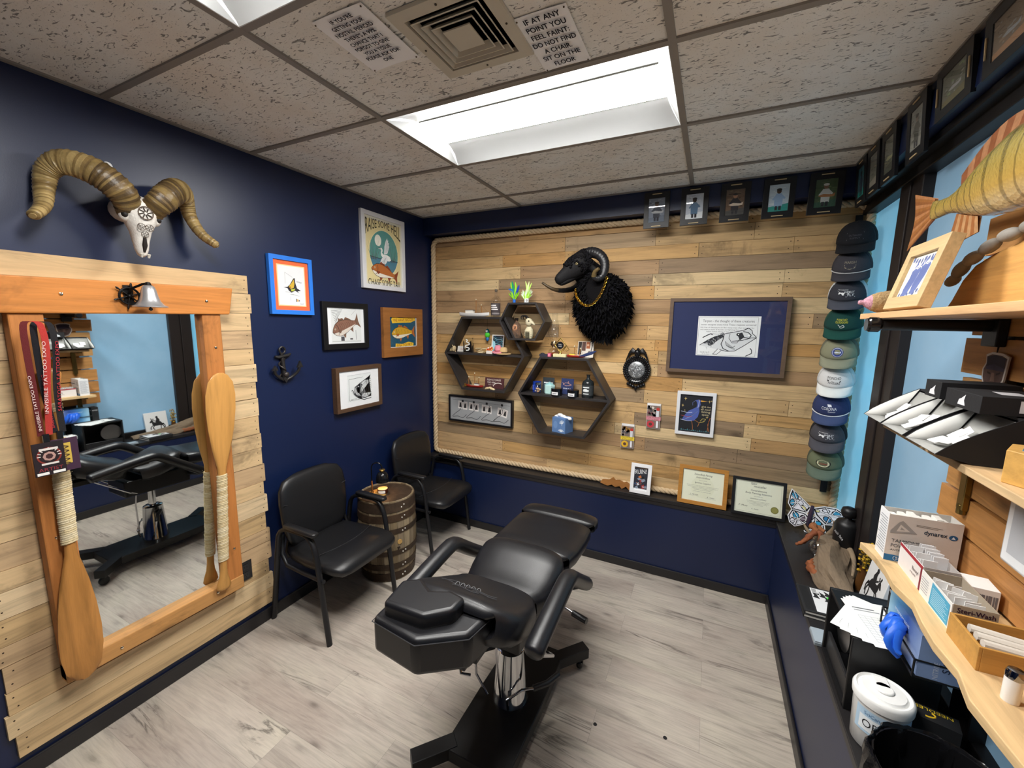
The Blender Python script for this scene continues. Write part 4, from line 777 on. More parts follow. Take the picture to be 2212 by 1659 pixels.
def a_wave(m, y, w, h):
    m.rect(-w / 2, -h / 2, w / 2, h / 2, '15181f', y)
    for k in range(7): m.line([(-.048 + k * .004, .07 - k * .016), (-.01, .05 - k * .012), (.03, .055 - k * .016), (.05, .03 - k * .016)], .005, ('2a6a86', '8fc4d4', '3a8fae')[k % 3], y - .0004)
    m.fl([(-.05, -.075), (.05, -.075), (.05, -.03), (.0, -.01), (-.05, -.04)], '2f7f9e', y - .0002); m.fl([(-.05, -.075), (-.02, -.02), (-.03, .02), (-.05, .03)], '9fd0de', y - .0006)
frame('small_picture', 'small white framed wave print on the middle board of a hexagon shelf', (.712, .085, ML + .078), 0, .115, .155, .008, .012, 'e8e8e6', satin, '15181f', a_wave, rx=R(-10))
t = T('shell_pile', 'cream oyster shell ornament beside the wave print', 'shells', (.592, -.005, ML)); m = M()
for k in range(7): a = rnd.uniform(-.5, .5); m.ball(rnd.uniform(-.035, .035), rnd.uniform(-.012, .012), .006 + .006 * k, .030, .016, .005, rnd.choice(['d9c49a', 'cdb588', 'e4d2ac']), mx=MX.Rotation(a * .4, 4, 'Y'))
m.build('shells', bone, t)
t = T('flower_ornament', 'orange and white beaded flower ornament before the wave print', 'ornament', (.688, -.012, ML)); m = M()
for i in range(26): a = rnd.uniform(0, PI); r = rnd.uniform(.0, .034); m.ball(r * math.cos(a), rnd.uniform(-.012, .006), .036 + r * math.sin(a) - .006, .0075, .0075, .0075, rnd.choice(['d8642e', 'e89a4a', 'f4ece0', 'c9402e']), 7, 5)
m.build('beads', gloss, t); M().box(-.03, .03, -.014, .010, 0, .026, 'e6dfd8').build('base', matte, t)
def hat_small(label, x, y, z, c, r, band_c):
    t = T('straw_hat', label, 'miniature hat', (x, y, z)); M().lathe([(.001, .0), (r, .004), (r * .95, .008), (r * .55, .010), (r * .5, .045), (r * .38, .058), (.001, .060)], c, 24).build('hat_body', cloth, t); M().lathe([(r * .56, .011), (r * .54, .022)], band_c, 24, cap=False).build('band', cloth, t)
hat_small('tan miniature hat lying under the pink one', .812, -.008, ML, 'c9a877', .065, '5a4530')
t = T('pink_hat', 'pink miniature sun hat propped on the tan one', 'miniature hat', (.768, -.016, ML + .017), rx=R(12)); M().lathe([(.001, .0), (.052, .002), (.050, .008), (.030, .010), (.028, .042), (.020, .056), (.001, .060)], 'd98a98', 24).build('hat_body', cloth, t); M().lathe([(.0308, .012), (.0296, .022)], 'a8505c', 24, cap=False).build('band', cloth, t)
# bottom board
t = T('tin_sign', 'small maroon sign reading FISH STORIES TOLD HERE', 'sign', (.695, .05, BL), rx=R(-8)); m = M(); m.box(-.092, .092, -.003, .003, 0, .092, '4a2226'); m.text('FISH STORIES', -.004, .066, .016, 'e6ddd6', -.0034, .135); m.text('TOLD HERE', -.03, .044, .014, 'e6ddd6', -.0034, .08); m.text('YOUR TALE', -.03, .026, .009, 'd0c4bc', -.0034, .06)
for k in range(3): m.line([(.012 + .05 * math.cos(R(180 - q * 18)) + .03, .018 + k * .002 + .030 * math.sin(R(180 - q * 18))) for q in range(8)], .004 - k * .001, 'e6ddd6', -.0035 - k * .0002)
m.build('plate', paper, t, smooth=0)
t = T('shell', 'cream ribbed shell lying before the maroon sign', 'shell', (.682, -.010, BL)); m = M()
for k in range(6): m.ball(-.035 + k * .014, 0, .010 + .004 * (k % 2), .018, .016, .010, 'dcc69a', mx=MX.Rotation(.15 * (k - 3), 4, 'Y'))
m.build('shell_body', bone, t)
t = T('star_ornament', 'tiny golden star at the end of the bottom board', 'ornament', (.437, .00, BL)); M().ext([(.016 * (1 if k % 2 else .5) * math.cos(PI / 2 + PI * k / 5), .017 + .017 * (1 if k % 2 else .5) * math.sin(PI / 2 + PI * k / 5)) for k in range(10)], -.004, .004, 'b98a3e').build('star', brass, t)
# second large shelf, top board
t = T('oil_lamp', 'old glass oil lamp with a tall chimney and amber oil', 'oil lamp', (1.237, .04, TR))
M().lathe([(.001, 0), (.030, 0), (.044, .010), (.048, .030), (.040, .05), (.022, .064), (.018, .07), (.001, .07)], 'e2c8a8', 28).build('font', thin_glass, t, smooth=50); M().lathe([(.001, .003), (.029, .003), (.042, .012), (.044, .026), (.001, .026)], '9a3d12', 24).build('oil', mat('amber_oil', .2), t, smooth=50)
M().lathe([(.001, .07), (.018, .07), (.015, .078), (.026, .082), (.032, .096), (.026, .10), (.022, .115), (.001, .115)], '9a8a70', 24).build('burner', brass, t); M().lathe([(.026, .10), (.030, .125), (.046, .165), (.050, .190), (.044, .22), (.028, .265), (.023, .30), (.025, .335)], 'eef4f2', 28, cap=False).build('chimney', thin_glass, t, smooth=60)
t = T('memory_card', 'small dark and pink packet lying beside the oil lamp', 'packet', (1.195, -.035, TR)); m = M(); m.box(-.045, .02, -.018, .018, 0, .018, '2a2a3a').box(.022, .045, -.012, .012, 0, .026, 'e06a8a'); m.text('M', .033, .008, .010, 'ffffff', -.0125); m.ball(-.025, 0, .018, .018, .012, .010, '1f1f2a'); m.build('packet', matte, t)
t = T('trophy', 'small gold trophy with a black round badge on a cream foot', 'trophy', (1.312, -.025, TR)); M().box(-.052, .052, -.022, .022, 0, .024, 'd8cfa0').build('foot', matte, t, bevel=.002); m = M(); m.lathe([(.001, .024), (.014, .024), (.008, .036), (.006, .046), (.001, .046)], 'c9a64c', 16)
for k in range(4):
    a = PI / 4 + PI / 2 * k; b_ = a + PI / 2; m.tube([(.046 * math.cos(a + PI / 4), 0, .09 + .056 * math.sin(a + PI / 4)), (.046 * math.cos(b_ + PI / 4), 0, .09 + .056 * math.sin(b_ + PI / 4))], .004, 'd0b060', 6)
for k in range(3): m.tube([(.02 + k * .012, .006, .045), (.048 + k * .01, .006, .09 - k * .016), (.012 + k * .01, .006, .130 - k * .01)], .0028, 'd8bc74', 6)
m.build('gold_frame', brass, t); m = M(); m.lathe([(.001, 0), (.028, 0), (.028, .006), (.001, .006)], '1b1b1e', 24, mx=MX.Translation((0, -.004, .09)) @ MX.Rotation(R(90), 4, 'X')); m.text('YOU', 0, .092, .009, 'd8d8d8', -.0108, .03); m.text('TRIED', 0, .078, .008, 'd8d8d8', -.0108, .03); m.build('badge', gloss, t)
t = T('photo_book', 'standing card of small photographs behind the red and white boat', 'photo card', (1.485, .06, TR), rx=R(-8)); m = M(); m.box(-.062, .062, -.004, .004, 0, .122, 'd8d0c4'); m.rect(-.058, .02, -.032, .118, '2a2422', -.0043); m.rect(-.030, .05, .0, .118, '5a4038', -.0043); m.rect(.004, .068, .034, .118, 'a8603c', -.0043); m.line([(.01, .02), (.03, .05), (.04, .03), (.052, .10)], .006, '4a4448', -.0043); m.disc(.018, .095, .009, 'e0b090', -.0047); m.build('card', paper, t, smooth=0)
t = T('blue_feather', 'navy feather lying over the end of the top board', 'feather', (1.51, -.03, TR + .012)); M().tube([(-.05, 0, 0), (0, -.004, .012), (.05, -.006, .030), (.085, -.004, .046)], [.002, .011, .012, .002], '26345e', 8, flat=.2, up=(0, 1, 0)).build('vane', cloth, t)
# second shelf, middle board
t = T('tin_candle', 'cobalt blue candle at the shelf end', 'candle', (1.098, .04, MR)); M().lathe([(.001, 0), (.034, 0), (.035, .003), (.035, .084), (.031, .086), (.031, .076), (.001, .076)], '1f3f9e', 28).build('cup', gloss, t, smooth=50); M().box(-.022, .022, -.0365, -.034, .02, .062, '2a4cb4').build('label', paper, t)
t = T('shell_jar', 'small corked jar of pale shells before the cobalt candle', 'jar', (1.128, -.012, MR)); M().lathe([(.001, 0), (.027, 0), (.029, .004), (.029, .058), (.022, .066), (.022, .072), (.001, .072)], 'f0f2f0', 24).build('glass_jar', thin_glass, t, smooth=50); M().lathe([(.001, .072), (.020, .072), (.021, .084), (.001, .084)], 'b8c0c4', 18).build('lid', metalB, t); m = M()
for k in range(30): a = rnd.uniform(0, 6.28); r = rnd.uniform(0, .020); m.ball(r * math.cos(a), r * math.sin(a), rnd.uniform(.006, .044), .007, .005, .005, rnd.choice(['d9b890', 'e8d6b8', 'c89a70']), 6, 4)
tag(m.build('shells', bone, t), kind='stuff')
def card(label, x, y, c, w_, h, draw): 
    t = T('standing_card', label, 'card', (x, y, MR), rx=R(-9), group='cards on the candle shelf'); m = M(); m.box(-w_ / 2, w_ / 2, -.002, .002, 0, h, c); draw(m); m.build('card', paper, t, smooth=0)
def dr1(m): m.rect(-.038, .072, .038, .082, 'cfd6d8', -.0024); m.rect(-.032, .055, .034, .071, '46606a', -.0024); m.line([(-.03, .058), (.0, .068), (.03, .060)], .003, 'cfd6d8', -.0028)
card('charcoal card standing behind the pale aqua candle', 1.182, .07, '2b3238', .098, .120, dr1)
def dr2(m):
    m.line([(-.035, .078), (-.015, .090), (.005, .088), (.025, .080), (.036, .076), (.02, .070), (-.01, .066), (-.035, .078)], .003, 'c99a8a', -.0024); m.line([(.0, .088), (.008, .102), (.012, .088)], .0025, 'c99a8a', -.0024); m.line([(-.03, .082), (-.04, .092)], .0025, 'c99a8a', -.0024); m.text('FREE FLY', 0, .040, .010, 'e6e6ea', -.0024, .062)
card('navy card with a line drawn fish standing behind two black tins', 1.348, .055, '22305e', .102, .125, dr2)
t = T('jar_candle', 'pale aqua hexagonal candle with a knob lid', 'candle', (1.215, .02, MR)); M().extz([(.046 * math.cos(PI / 3 * k), .040 * math.sin(PI / 3 * k)) for k in range(6)], 0, .072, 'b9dcd8').build('jar', gloss, t, bevel=.004); M().lathe([(.001, .072), (.032, .072), (.030, .080), (.010, .084), (.010, .092), (.001, .094)], '9fcfd2', 20).build('lid', gloss, t)
for x, y, lb in ((1.292, -.022, 'round black tin with a white label beside the aqua candle'), (1.425, -.022, 'round black tin with a white label beside the dark fish bottle')):
    t = T('black_tin', lb, 'tin', (x, y, MR), 0, 'black tins on the candle shelf'); M().lathe([(.001, 0), (.044, 0), (.044, .034), (.001, .034)], '17171a', 30).build('tin_body', gloss, t); M().lathe([(.001, .034), (.0455, .034), (.0455, .052), (.043, .054), (.001, .054)], '121214', 30).build('lid', gloss, t); m = M(); band(m, .0445, .006, .030, 'e8e8ea', -132, -60); band(m, .0448, .015, .019, '3a3a40', -115, -72); m.build('label', paper, t, smooth=0)
def lab3(t):
    m = M(); band(m, .0455, .022, .098, '34383a', -170, -10, 20); m.build('label', paper, t, smooth=0); m = M()
    band(m, .0459, .078, .086, 'dfe4e4', -128, -64); band(m, .0459, .030, .037, 'dfe4e4', -122, -66)
    for z0, z1, a0, a1 in ((.050, .066, -125, -75), (.054, .070, -115, -85), (.052, .064, -74, -66)): band(m, .0459, z0, z1, 'dfe4e4', a0, a1, 6)
    m.build('lettering', paper, t, smooth=0)
bottle('dark_bottle', 'dark glass bottle with a white fish on its label', 1.535, -.005, MR, [(.001, 0), (.043, 0), (.045, .004), (.045, .108), (.040, .124), (.020, .138), (.0125, .146), (.0125, .168), (.015, .170), (.015, .176), (.001, .176)], '23282a', gloss, lab3)
# second shelf, bottom board
t = T('tissue_box', 'blue cube tissue box with white print and a tuft of tissue', 'tissue box', (1.335, .02, BR), R(-16)); m = M(); m.box(-.062, .062, -.055, .055, 0, .118, '5f82b4'); 
for k in range(7): a = R(40 + k * 22); m.line([(.032, .075), (.032 + .026 * math.cos(a), .075 + .030 * math.sin(a))], .004, 'd9e4f0', -.0553)
for k in range(6): a = R(20 + k * 28); m.line([(.025, .012), (.025 + .030 * math.cos(a), .012 + .022 * math.sin(a))], .004, 'e4ecf4', -.0553)
m.disc(.025, .018, .012, 'e4ecf4', -.0556, .009); m.line([(.032, .10), (.030, .06)], .003, 'd9e4f0', -.0557); m.disc(-.03, .06, .02, '6f92c2', -.0553, .03); m.build('box', cardboard, t, smooth=0)
m = M()
for k in range(5): m.ball(-.03 + k * .016, .0, .124 + .008 * math.sin(k * 1.6), .026, .018, .014, 'f2f2f2', mx=MX.Rotation(.1 * (k - 2), 4, 'Y'))
m.loft([[(-.05 + .012 * i, -.01 + .02 * j, .128 + .010 * math.sin(i + j)) for j in range(3)] for i in range(5)], 'f4f4f4', cap=False, closed=False); m.build('tissue', cloth, t, smooth=70)
# ---------------------------------------------------------------- black ram trophy
t = T('ram_trophy', 'black woolly ram head mounted on the boards wearing a gold chain', 'mounted head', (0, 0, 0))
wool = mat('black_wool', .95, var=.3, bmp=.5, bs=220, spec=.15); hide = mat('black_hide', .7, var=.25, bmp=.5, bs=150, spec=.25)
m = M(); WC = '0c0b0d'
secs = [[(1.605 + p[0], .118 - d, 1.985 + dz + p[1] * (1.12 if p[1] < 0 else 1)) for p in se(0, 0, rx, rz, 22, 2.1)] for d, rx, rz, dz in ((0, .19, .21, 0), (.05, .205, .22, 0), (.12, .20, .21, .01), (.19, .165, .175, .04), (.25, .12, .135, .09), (.29, .07, .08, .12))]
m.loft(secs[::-1][::-1], WC); m.ball(1.61, .06, 1.80, .06, .05, .08, WC)
m.loft([[(x + p[0], y, z + p[1]) for p in se(0, 0, r, r, 16, 2)] for x, y, z, r in ((1.60, .0, 2.06, .12), (1.56, -.08, 2.16, .105), (1.50, -.13, 2.23, .09))], WC)
def tuft(P, n, L, sp=.5):
    P = V(P); n = V(n).normalized(); d = (n + V((rnd.uniform(-sp, sp), rnd.uniform(-sp, sp), rnd.uniform(-sp, sp) - .45))).normalized(); e = V((rnd.uniform(-1, 1), rnd.uniform(-1, 1), rnd.uniform(-1, 1))) * L * .35
    m.tube([P - n * .006, P + d * L * .45, P + d * L * .8 + e + V((0, 0, -L * .25))], [.0075, .006, .0006], rnd.choice([WC, '141318', '09090b']), 4, False)
for k in range(1500):
    a = rnd.uniform(0, 2 * PI); q = rnd.random() ** .7; j = int(q * 4.999); f = q * 5 - j
    D0 = ((0, .19, .21, 0), (.05, .205, .22, 0), (.12, .20, .21, .01), (.19, .165, .175, .04), (.25, .12, .135, .09), (.29, .07, .08, .12)); d, rx, rz, dz = [D0[j][i] * (1 - f) + D0[j + 1][i] * f for i in range(4)]
    ca, sa = math.cos(a), math.sin(a); tuft((1.605 + rx * ca, .118 - d, 1.985 + dz + rz * sa * (1.12 if sa < 0 else 1)), (ca, -.5 - d * 2, sa), rnd.uniform(.022, .042))
for k in range(160): a = rnd.uniform(0, 2 * PI); b_ = rnd.uniform(-1, .3); tuft((1.61 + .06 * math.cos(a), .06 - .05 * abs(math.sin(a)), 1.80 + .08 * b_), (math.cos(a), -abs(math.sin(a)), -.6), .035)
m.build('fleece', wool, t, smooth=0)
m = M()   # head, muzzle pointing down and to the side
ax = V((-.17, -.10, -.13)).normalized(); B0 = V((1.475, -.135, 2.262)); up_ = V((0, 0, 1)); sd_ = ax.cross(up_).normalized(); up2 = sd_.cross(ax)
hs = []
for d, w_, h, o in ((-.085, .03, .03, .02), (-.065, .062, .066, .012), (-.02, .074, .080, .004), (.03, .070, .078, .0), (.075, .058, .066, -.004), (.115, .044, .052, -.004), (.150, .036, .044, -.006), (.180, .034, .038, -.008), (.200, .026, .028, -.010), (.208, .010, .012, -.012)):
    c = B0 + ax * d + up2 * o; hs.append([c + sd_ * p[0] + up2 * p[1] for p in se(0, 0, w_, h, 18, 2.3)])
m.loft(hs, '121113'); m.loft([[B0 + ax * d + up2 * (o + p[1]) + sd_ * p[0] for p in se(0, 0, w_, h, 14, 2.2)] for d, w_, h, o in ((.02, .035, .022, -.065), (.09, .030, .022, -.050), (.15, .026, .018, -.046), (.185, .020, .014, -.042), (.196, .008, .006, -.040))], '100f11')
m.build('head', hide, t, smooth=60)
m = M()
for k in range(620):
    a = rnd.uniform(0, 2 * PI); d = rnd.uniform(-.075, .095); q = .073 - max(0, d - .04) * .25; P = B0 + ax * d + sd_ * q * math.cos(a) + up2 * (q * 1.06 * math.sin(a))
    if d > .03 and math.sin(a) < .35: continue
    m.ball(P.x, P.y, P.z, .010, .010, .009, rnd.choice([WC, '151418']), 6, 4)
m.build('curly_poll', wool, t, smooth=60)
near = -1 if sd_.y > 0 else 1
for s in (1, -1):
    e = B0 + ax * .035 + sd_ * (.066 * s * near) + up2 * .018; M().ball(e.x, e.y, e.z, .010, .010, .009, 'b9a878').build('eye', gloss, t); M().ball(e.x - .001, e.y - .006, e.z, .006, .006, .005, '0a0a0a').build('pupil', gloss, t)
    n_ = B0 + ax * .198 + sd_ * (.016 * s * near) + up2 * .004; M().ball(n_.x, n_.y, n_.z, .008, .006, .006, '050505').build('nostril', hide, t)
P = smoothpath([(1.474, -.10, 2.305), (1.518, -.12, 2.335), (1.562, -.135, 2.340), (1.612, -.15, 2.320), (1.648, -.16, 2.282), (1.662, -.17, 2.234), (1.655, -.185, 2.182), (1.630, -.20, 2.155), (1.604, -.22, 2.162), (1.612, -.235, 2.195), (1.640, -.245, 2.215)], 8); n = len(P)
M().tube(P, [(.039 * (1 - .74 * (i / n) ** 1.6)) * (1 + .05 * math.sin(i * 2.2)) for i in range(n)], ['1d1d20'] * int(n * .82) + ['5a4a2c'] * (n - 1 - int(n * .82)), 16).build('horn', horn, t, smooth=50)
P = smoothpath([(1.43, -.03, 2.30), (1.44, .04, 2.26), (1.43, .06, 2.18), (1.39, .04, 2.12), (1.32, -.02, 2.095), (1.25, -.07, 2.105), (1.176, -.10, 2.150)], 8); n = len(P)
M().tube(P, [.034 * (1 - .80 * (i / n) ** 1.2) * (1 + .05 * math.sin(i * 2.2)) for i in range(n)], ['1d1d20'] * int(n * .75) + ['4a3a22'] * (n - 1 - int(n * .75)), 14).build('horn', horn, t, smooth=50)
e0 = V((1.55, -.15, 2.235)); M().loft([[e0 + V((.05 * k, -.02 * k + .02 * math.sin(a) * w_, -.02 * k + .03 * math.cos(a) * w_)) for a in [2 * PI * i / 10 for i in range(10)]] for k, w_ in ((0, .5), (.5, 1), (1, .7), (1.4, .1))], '0e0d0f').build('ear', hide, t, smooth=60)
t = T('gold_chain', 'gold curb chain hanging round the woolly neck', 'chain', (0, 0, 0)); gold = mat('polished_gold', .2, 1.0)
P = smoothpath([(1.455, -.150, 2.095), (1.463, -.175, 2.076), (1.480, -.195, 2.033), (1.512, -.205, 1.994), (1.558, -.212, 1.974), (1.602, -.210, 1.988), (1.639, -.200, 2.035), (1.665, -.195, 2.096), (1.681, -.185, 2.160)], 30); L_ = 0; m = M(); last = P[0]; flip = 0
for i in range(1, len(P) - 1):
    if (P[i] - last).length >= .0115:
        last = P[i]; tt = (P[i + 1] - P[i - 1]).normalized(); nn = V((0, -1, 0)); bb_ = tt.cross(nn).normalized(); flip += 1; q = .45 if flip % 2 else -.45; b2 = (bb_ * math.cos(q) + nn * math.sin(q))
        m.tube([P[i] + tt * .010 * math.cos(2 * PI * k / 12) + b2 * .0075 * math.sin(2 * PI * k / 12) for k in range(13)], .0024, 'c9a443', 6, False)
m.build('chain_links', gold, t, smooth=60)
# ---------------------------------------------------------------- eagle medallion
t = T('eagle_plaque', 'ornate black oval plaque with an eagle and a silver relief', 'plaque', (1.866, .127, 1.515)); KB = mat('black_lacquer', .22, var=.02)
m = M(); secs = [[(a * math.cos(2 * PI * k / 40) * s, y, b_ * math.sin(2 * PI * k / 40) * s) for k in range(40)] for s, y, a, b_ in ((1, 0, .092, .098), (1, -.012, .092, .098), (.9, -.028, .092, .098), (.72, -.020, .092, .098), (.66, -.012, .092, .098), (.1, -.012, .092, .098))]
m.loft(secs, '121112'); 
for k in range(36): a = 2 * PI * k / 36; m.ball(.092 * math.cos(a), -.012, .098 * math.sin(a), .011, .012, .011, '171617', 8, 5)
for k in range(28): a = 2 * PI * k / 28; m.ball(.070 * math.cos(a), -.026, .074 * math.sin(a), .0055, .005, .0055, '1c1b1c', 7, 4)
for k in range(7): m.ball((k - 3) * .020 * (1 - abs(k - 3) * .02), -.012, -.108 - .026 * (1 - abs(k - 3) / 3) , .013, .012, .014, '151415', 8, 5)
m.ball(0, -.012, -.142, .009, .010, .016, '151415'); m.build('oval_frame', KB, t, smooth=60)
m = M(); m.ball(0, -.02, .125, .022, .018, .030, '141314'); m.ball(.006, -.03, .155, .010, .010, .011, '141314'); m.tube([(.012, -.034, .156), (.024, -.034, .150)], [.005, .001], '141314', 6)
for s in (-1, 1):
    for k in range(6): m.tube([(s * .012, -.016, .135), (s * (.035 + k * .003), -.018, .158 - k * .006), (s * (.062 + k * .004), -.014, .128 - k * .012)], [.008, .009, .003], '161516', 7)
m.build('eagle', KB, t, smooth=60)
m = M(); m.ball(0, -.016, .0, .062, .012, .066, 'a9acae', 24, 10); 
for k in range(90): a = rnd.uniform(0, 6.28); r = rnd.uniform(0, .055); q = math.sqrt(max(0, 1 - (r / .064) ** 2)); m.ball(r * math.cos(a), -.016 - .011 * q, r * math.sin(a), rnd.uniform(.003, .008), .003, rnd.uniform(.002, .006), rnd.choice(['d2d4d6', '77797c', 'b9bcbe']), 6, 4)
m.build('silver_relief', mat('old_silver', .35, .7, var=.4, vs_=120), t, smooth=60)
# ---------------------------------------------------------------- pictures on the boards
YB = .127
def a_tarpon(m, y, w, h):
    m.rect(-w / 2, -h / 2, w / 2, h / 2, '232c56', y); e = .0001; X, Z_ = .015, .0; m.rect(X - .185, Z_ - .132, X + .185, Z_ + .135, 'e8eaea', y - e)
    for a, b_ in (((-.178, -.126), (.170, -.126)), ((-.178, .128), (.170, .128)), ((-.178, -.126), (-.178, .128)), ((.170, -.126), (.170, .128))): m.line([(X + a[0], a[1]), (X + b_[0], b_[1])], .0012, '3a3a3e', y - 2 * e)
    m.text('Tarpon - the thought of these creatures', X - .155, .096, .0165, '3a3a3e', y - 2 * e, .305, al='l'); m.text('never escapes ones mind These majestic armored', X - .165, .074, .012, '4a4a4e', y - 2 * e, .325, al='l')
    m.text('fish line of dinosaurs sit like many men that we wait for', X - .168, .056, .0085, '5a5a5e', y - 2 * e, .32, al='l'); m.text('and create a storm of thunder and lightning that', X - .168, .042, .0085, '5a5a5e', y - 2 * e, .23, al='l'); m.text('makes human fishing an epic one', X - .13, .029, .008, '5a5a5e', y - 2 * e, .16, al='l')
    P = lambda pts: [(X + a, b_) for a, b_ in pts]
    m.fl(P([(-.165, -.062), (-.13, -.035), (-.08, -.004), (-.02, .018), (.05, .034), (.095, .046), (.115, .056), (.135, .048), (.142, .024), (.155, .006), (.168, -.006), (.140, -.026), (.10, -.058), (.05, -.094), (.0, -.098), (-.03, -.090), (-.05, -.084), (-.09, -.080)]), 'd6d9db', y - 2 * e)
    m.fl(P([(-.150, -.048), (-.12, -.028), (-.075, -.002), (-.03, .014), (-.02, .0), (-.06, -.03), (-.09, -.06), (-.105, -.066), (-.12, -.050)]), '2a2c32', y - 3 * e)
    r = random.Random(3)
    for k in range(46): a = r.uniform(-.13, -.025); b_ = -.06 + (a + .14) * .55 + r.uniform(-.032, .022); m.line(P([(a + .006 * math.cos(q), b_ + .006 * math.sin(q)) for q in (-1.2, -.4, .4, 1.2, 2.0)]), .0016, r.choice(['e8eaea', '3a3c42', '8a8d92']), y - 4 * e)
    for pts, w_ in (([(-.165, -.062), (-.13, -.035), (-.08, -.004), (-.02, .018), (.05, .034), (.095, .046), (.115, .056)], .004), ([(.095, .046), (.118, .060), (.140, .044), (.144, .024), (.160, .010), (.168, -.004), (.140, -.026), (.10, -.058), (.05, -.094), (.0, -.098), (-.04, -.088)], .004), ([(-.02, .018), (-.024, -.02), (-.034, -.05), (-.02, -.080), (.02, -.098)], .005), ([(.015, .020), (.01, -.01), (.03, -.04), (.06, -.04), (.075, -.01)], .003), ([(.09, .036), (.12, .030), (.138, .012), (.128, -.008), (.09, .0)], .005), ([(.03, -.03), (.09, -.022), (.140, -.004), (.165, -.004)], .004), ([(-.01, -.03), (.0, -.06), (.03, -.075), (.05, -.06)], .003), ([(-.05, -.082), (-.08, -.120), (-.055, -.12), (-.03, -.095)], .003), ([(.115, -.126), (.15, -.105), (.148, -.085), (.138, -.072)], .005), ([(-.15, -.01), (-.12, .008), (-.10, .018), (-.09, .01)], .006), ([(-.10, .018), (-.06, .016), (-.02, .022)], .002)): m.line(P(pts), w_, '26282c', y - 5 * e)
    m.fl(P([(.055, .020), (.085, .030), (.10, .0), (.075, -.022), (.065, .0)]), '2c2e33', y - 5 * e); m.disc(X + .062, .016, .010, '1c1d20', y - 6 * e); m.disc(X + .064, .017, .004, 'e6e8e8', y - 7 * e); m.disc(X + .125, .012, .008, 'f0f2f2', y - 6 * e, .004); m.disc(X + .134, .006, .003, '1c1d20', y - 7 * e)
    for k in range(14): m.line(P([(-.005 + .004 * k, -.035 - .003 * k), (.012 + .003 * k, -.07 - .0015 * k)]), .0011, '55585e', y - 5 * e)
    m.text('study no 4', X - .13, -.112, .010, '66666a', y - 2 * e); m.text('for the shop', X - .125, -.123, .006, '77777a', y - 2 * e)
frame('framed_drawing', 'large framed ink drawing of a big fish head on a navy mount', (2.430, YB, 1.778), 0, .714, .513, .024, .050, '6a5646', oak, '232c56', a_tarpon)
def a_heron(m, y, w, h):
    e = .0001; m.rect(-w / 2, -h / 2, w / 2, h / 2, '1c1e24', y)
    for k in range(14): a = -.09 + k * .0135; m.fl([(a, -.125), (a + .012, -.125), (a + .006, -.112 - (k % 3) * .004)], ('3f7a86', '2c5a6a', '5a8f96')[k % 3], y - e)
    m.line([(.095, -.12), (.085, -.07), (.098, -.02)], .004, 'a8603a', y - e); m.line([(.085, -.12), (.09, -.05)], .003, 'b8763f', y - e)
    m.fl([(-.004, .098), (.018, .106), (.034, .096), (.026, .088), (.030, .07), (.022, .045), (.026, .02), (.018, -.02), (-.005, -.05), (-.05, -.058), (-.085, -.05), (-.072, -.02), (-.045, .018), (-.012, .038), (.005, .05), (.008, .07), (.004, .086)], '4e60a8', y - 2 * e)
    for k in range(9): m.line([(.015 - k * .006, .02 - k * .006), (-.03 - k * .005, -.015 - k * .004)], .0018, '8a9ad0', y - 3 * e); 
    m.line([(.020, .10), (.018, .07), (.014, .045)], .003, 'c9d0e8', y - 3 * e); m.fl([(.03, .100), (.075, .096), (.03, .090)], 'd8a03c', y - 3 * e); m.disc(.020, .098, .003, 'e8c04a', y - 4 * e, n=8); m.line([(.0, .10), (-.022, .080), (-.02, .06)], .002, '6a7ab8', y - 3 * e)
    m.line([(-.02, -.05), (-.012, -.09), (-.01, -.12)], .003, 'b0703a', y - 3 * e); m.line([(-.002, -.045), (.03, -.062), (.022, -.09)], .003, 'b0703a', y - 3 * e); m.line([(.03, -.062), (.06, -.05), (.07, -.032), (.05, -.03), (.035, -.05)], .004, 'b8a85a', y - 3 * e)
    for k in range(3): m.line([(-.095, .012 - k * .03), (-.05, .004 - k * .03), (-.02, .010 - k * .032)], .003, ('cfd6e8', 'b04a4a', 'cfd6e8')[k], y - 4 * e)
    for a, b_, r in ((-.07, .105, .012), (.085, .095, .010), (.098, .10, .006), (-.085, .055, .010), (.078, -.018, .010), (-.07, .02, .005), (.055, -.045, .004)): m.fl([(a + r * (1 if k % 2 == 0 else .28) * math.cos(PI * k / 4), b_ + r * (1.2 if k % 2 == 0 else .28) * math.sin(PI * k / 4)) for k in range(8)], 'dcc27a', y - 4 * e)
    for k, s in enumerate(('give me', 'all your', 'fishing', 'spots.')): m.text(s, .066, .050 - k * .019, .0145, 'e6d8ae', y - 4 * e, (.058, .064, .056, .046)[k], bold=.0006)
frame('framed_print', 'white framed heron print on black reading give me all your fishing spots', (2.288, YB, 1.227), 0, .252, .315, .022, .022, 'e2e3e6', satin, '1c1e24', a_heron)
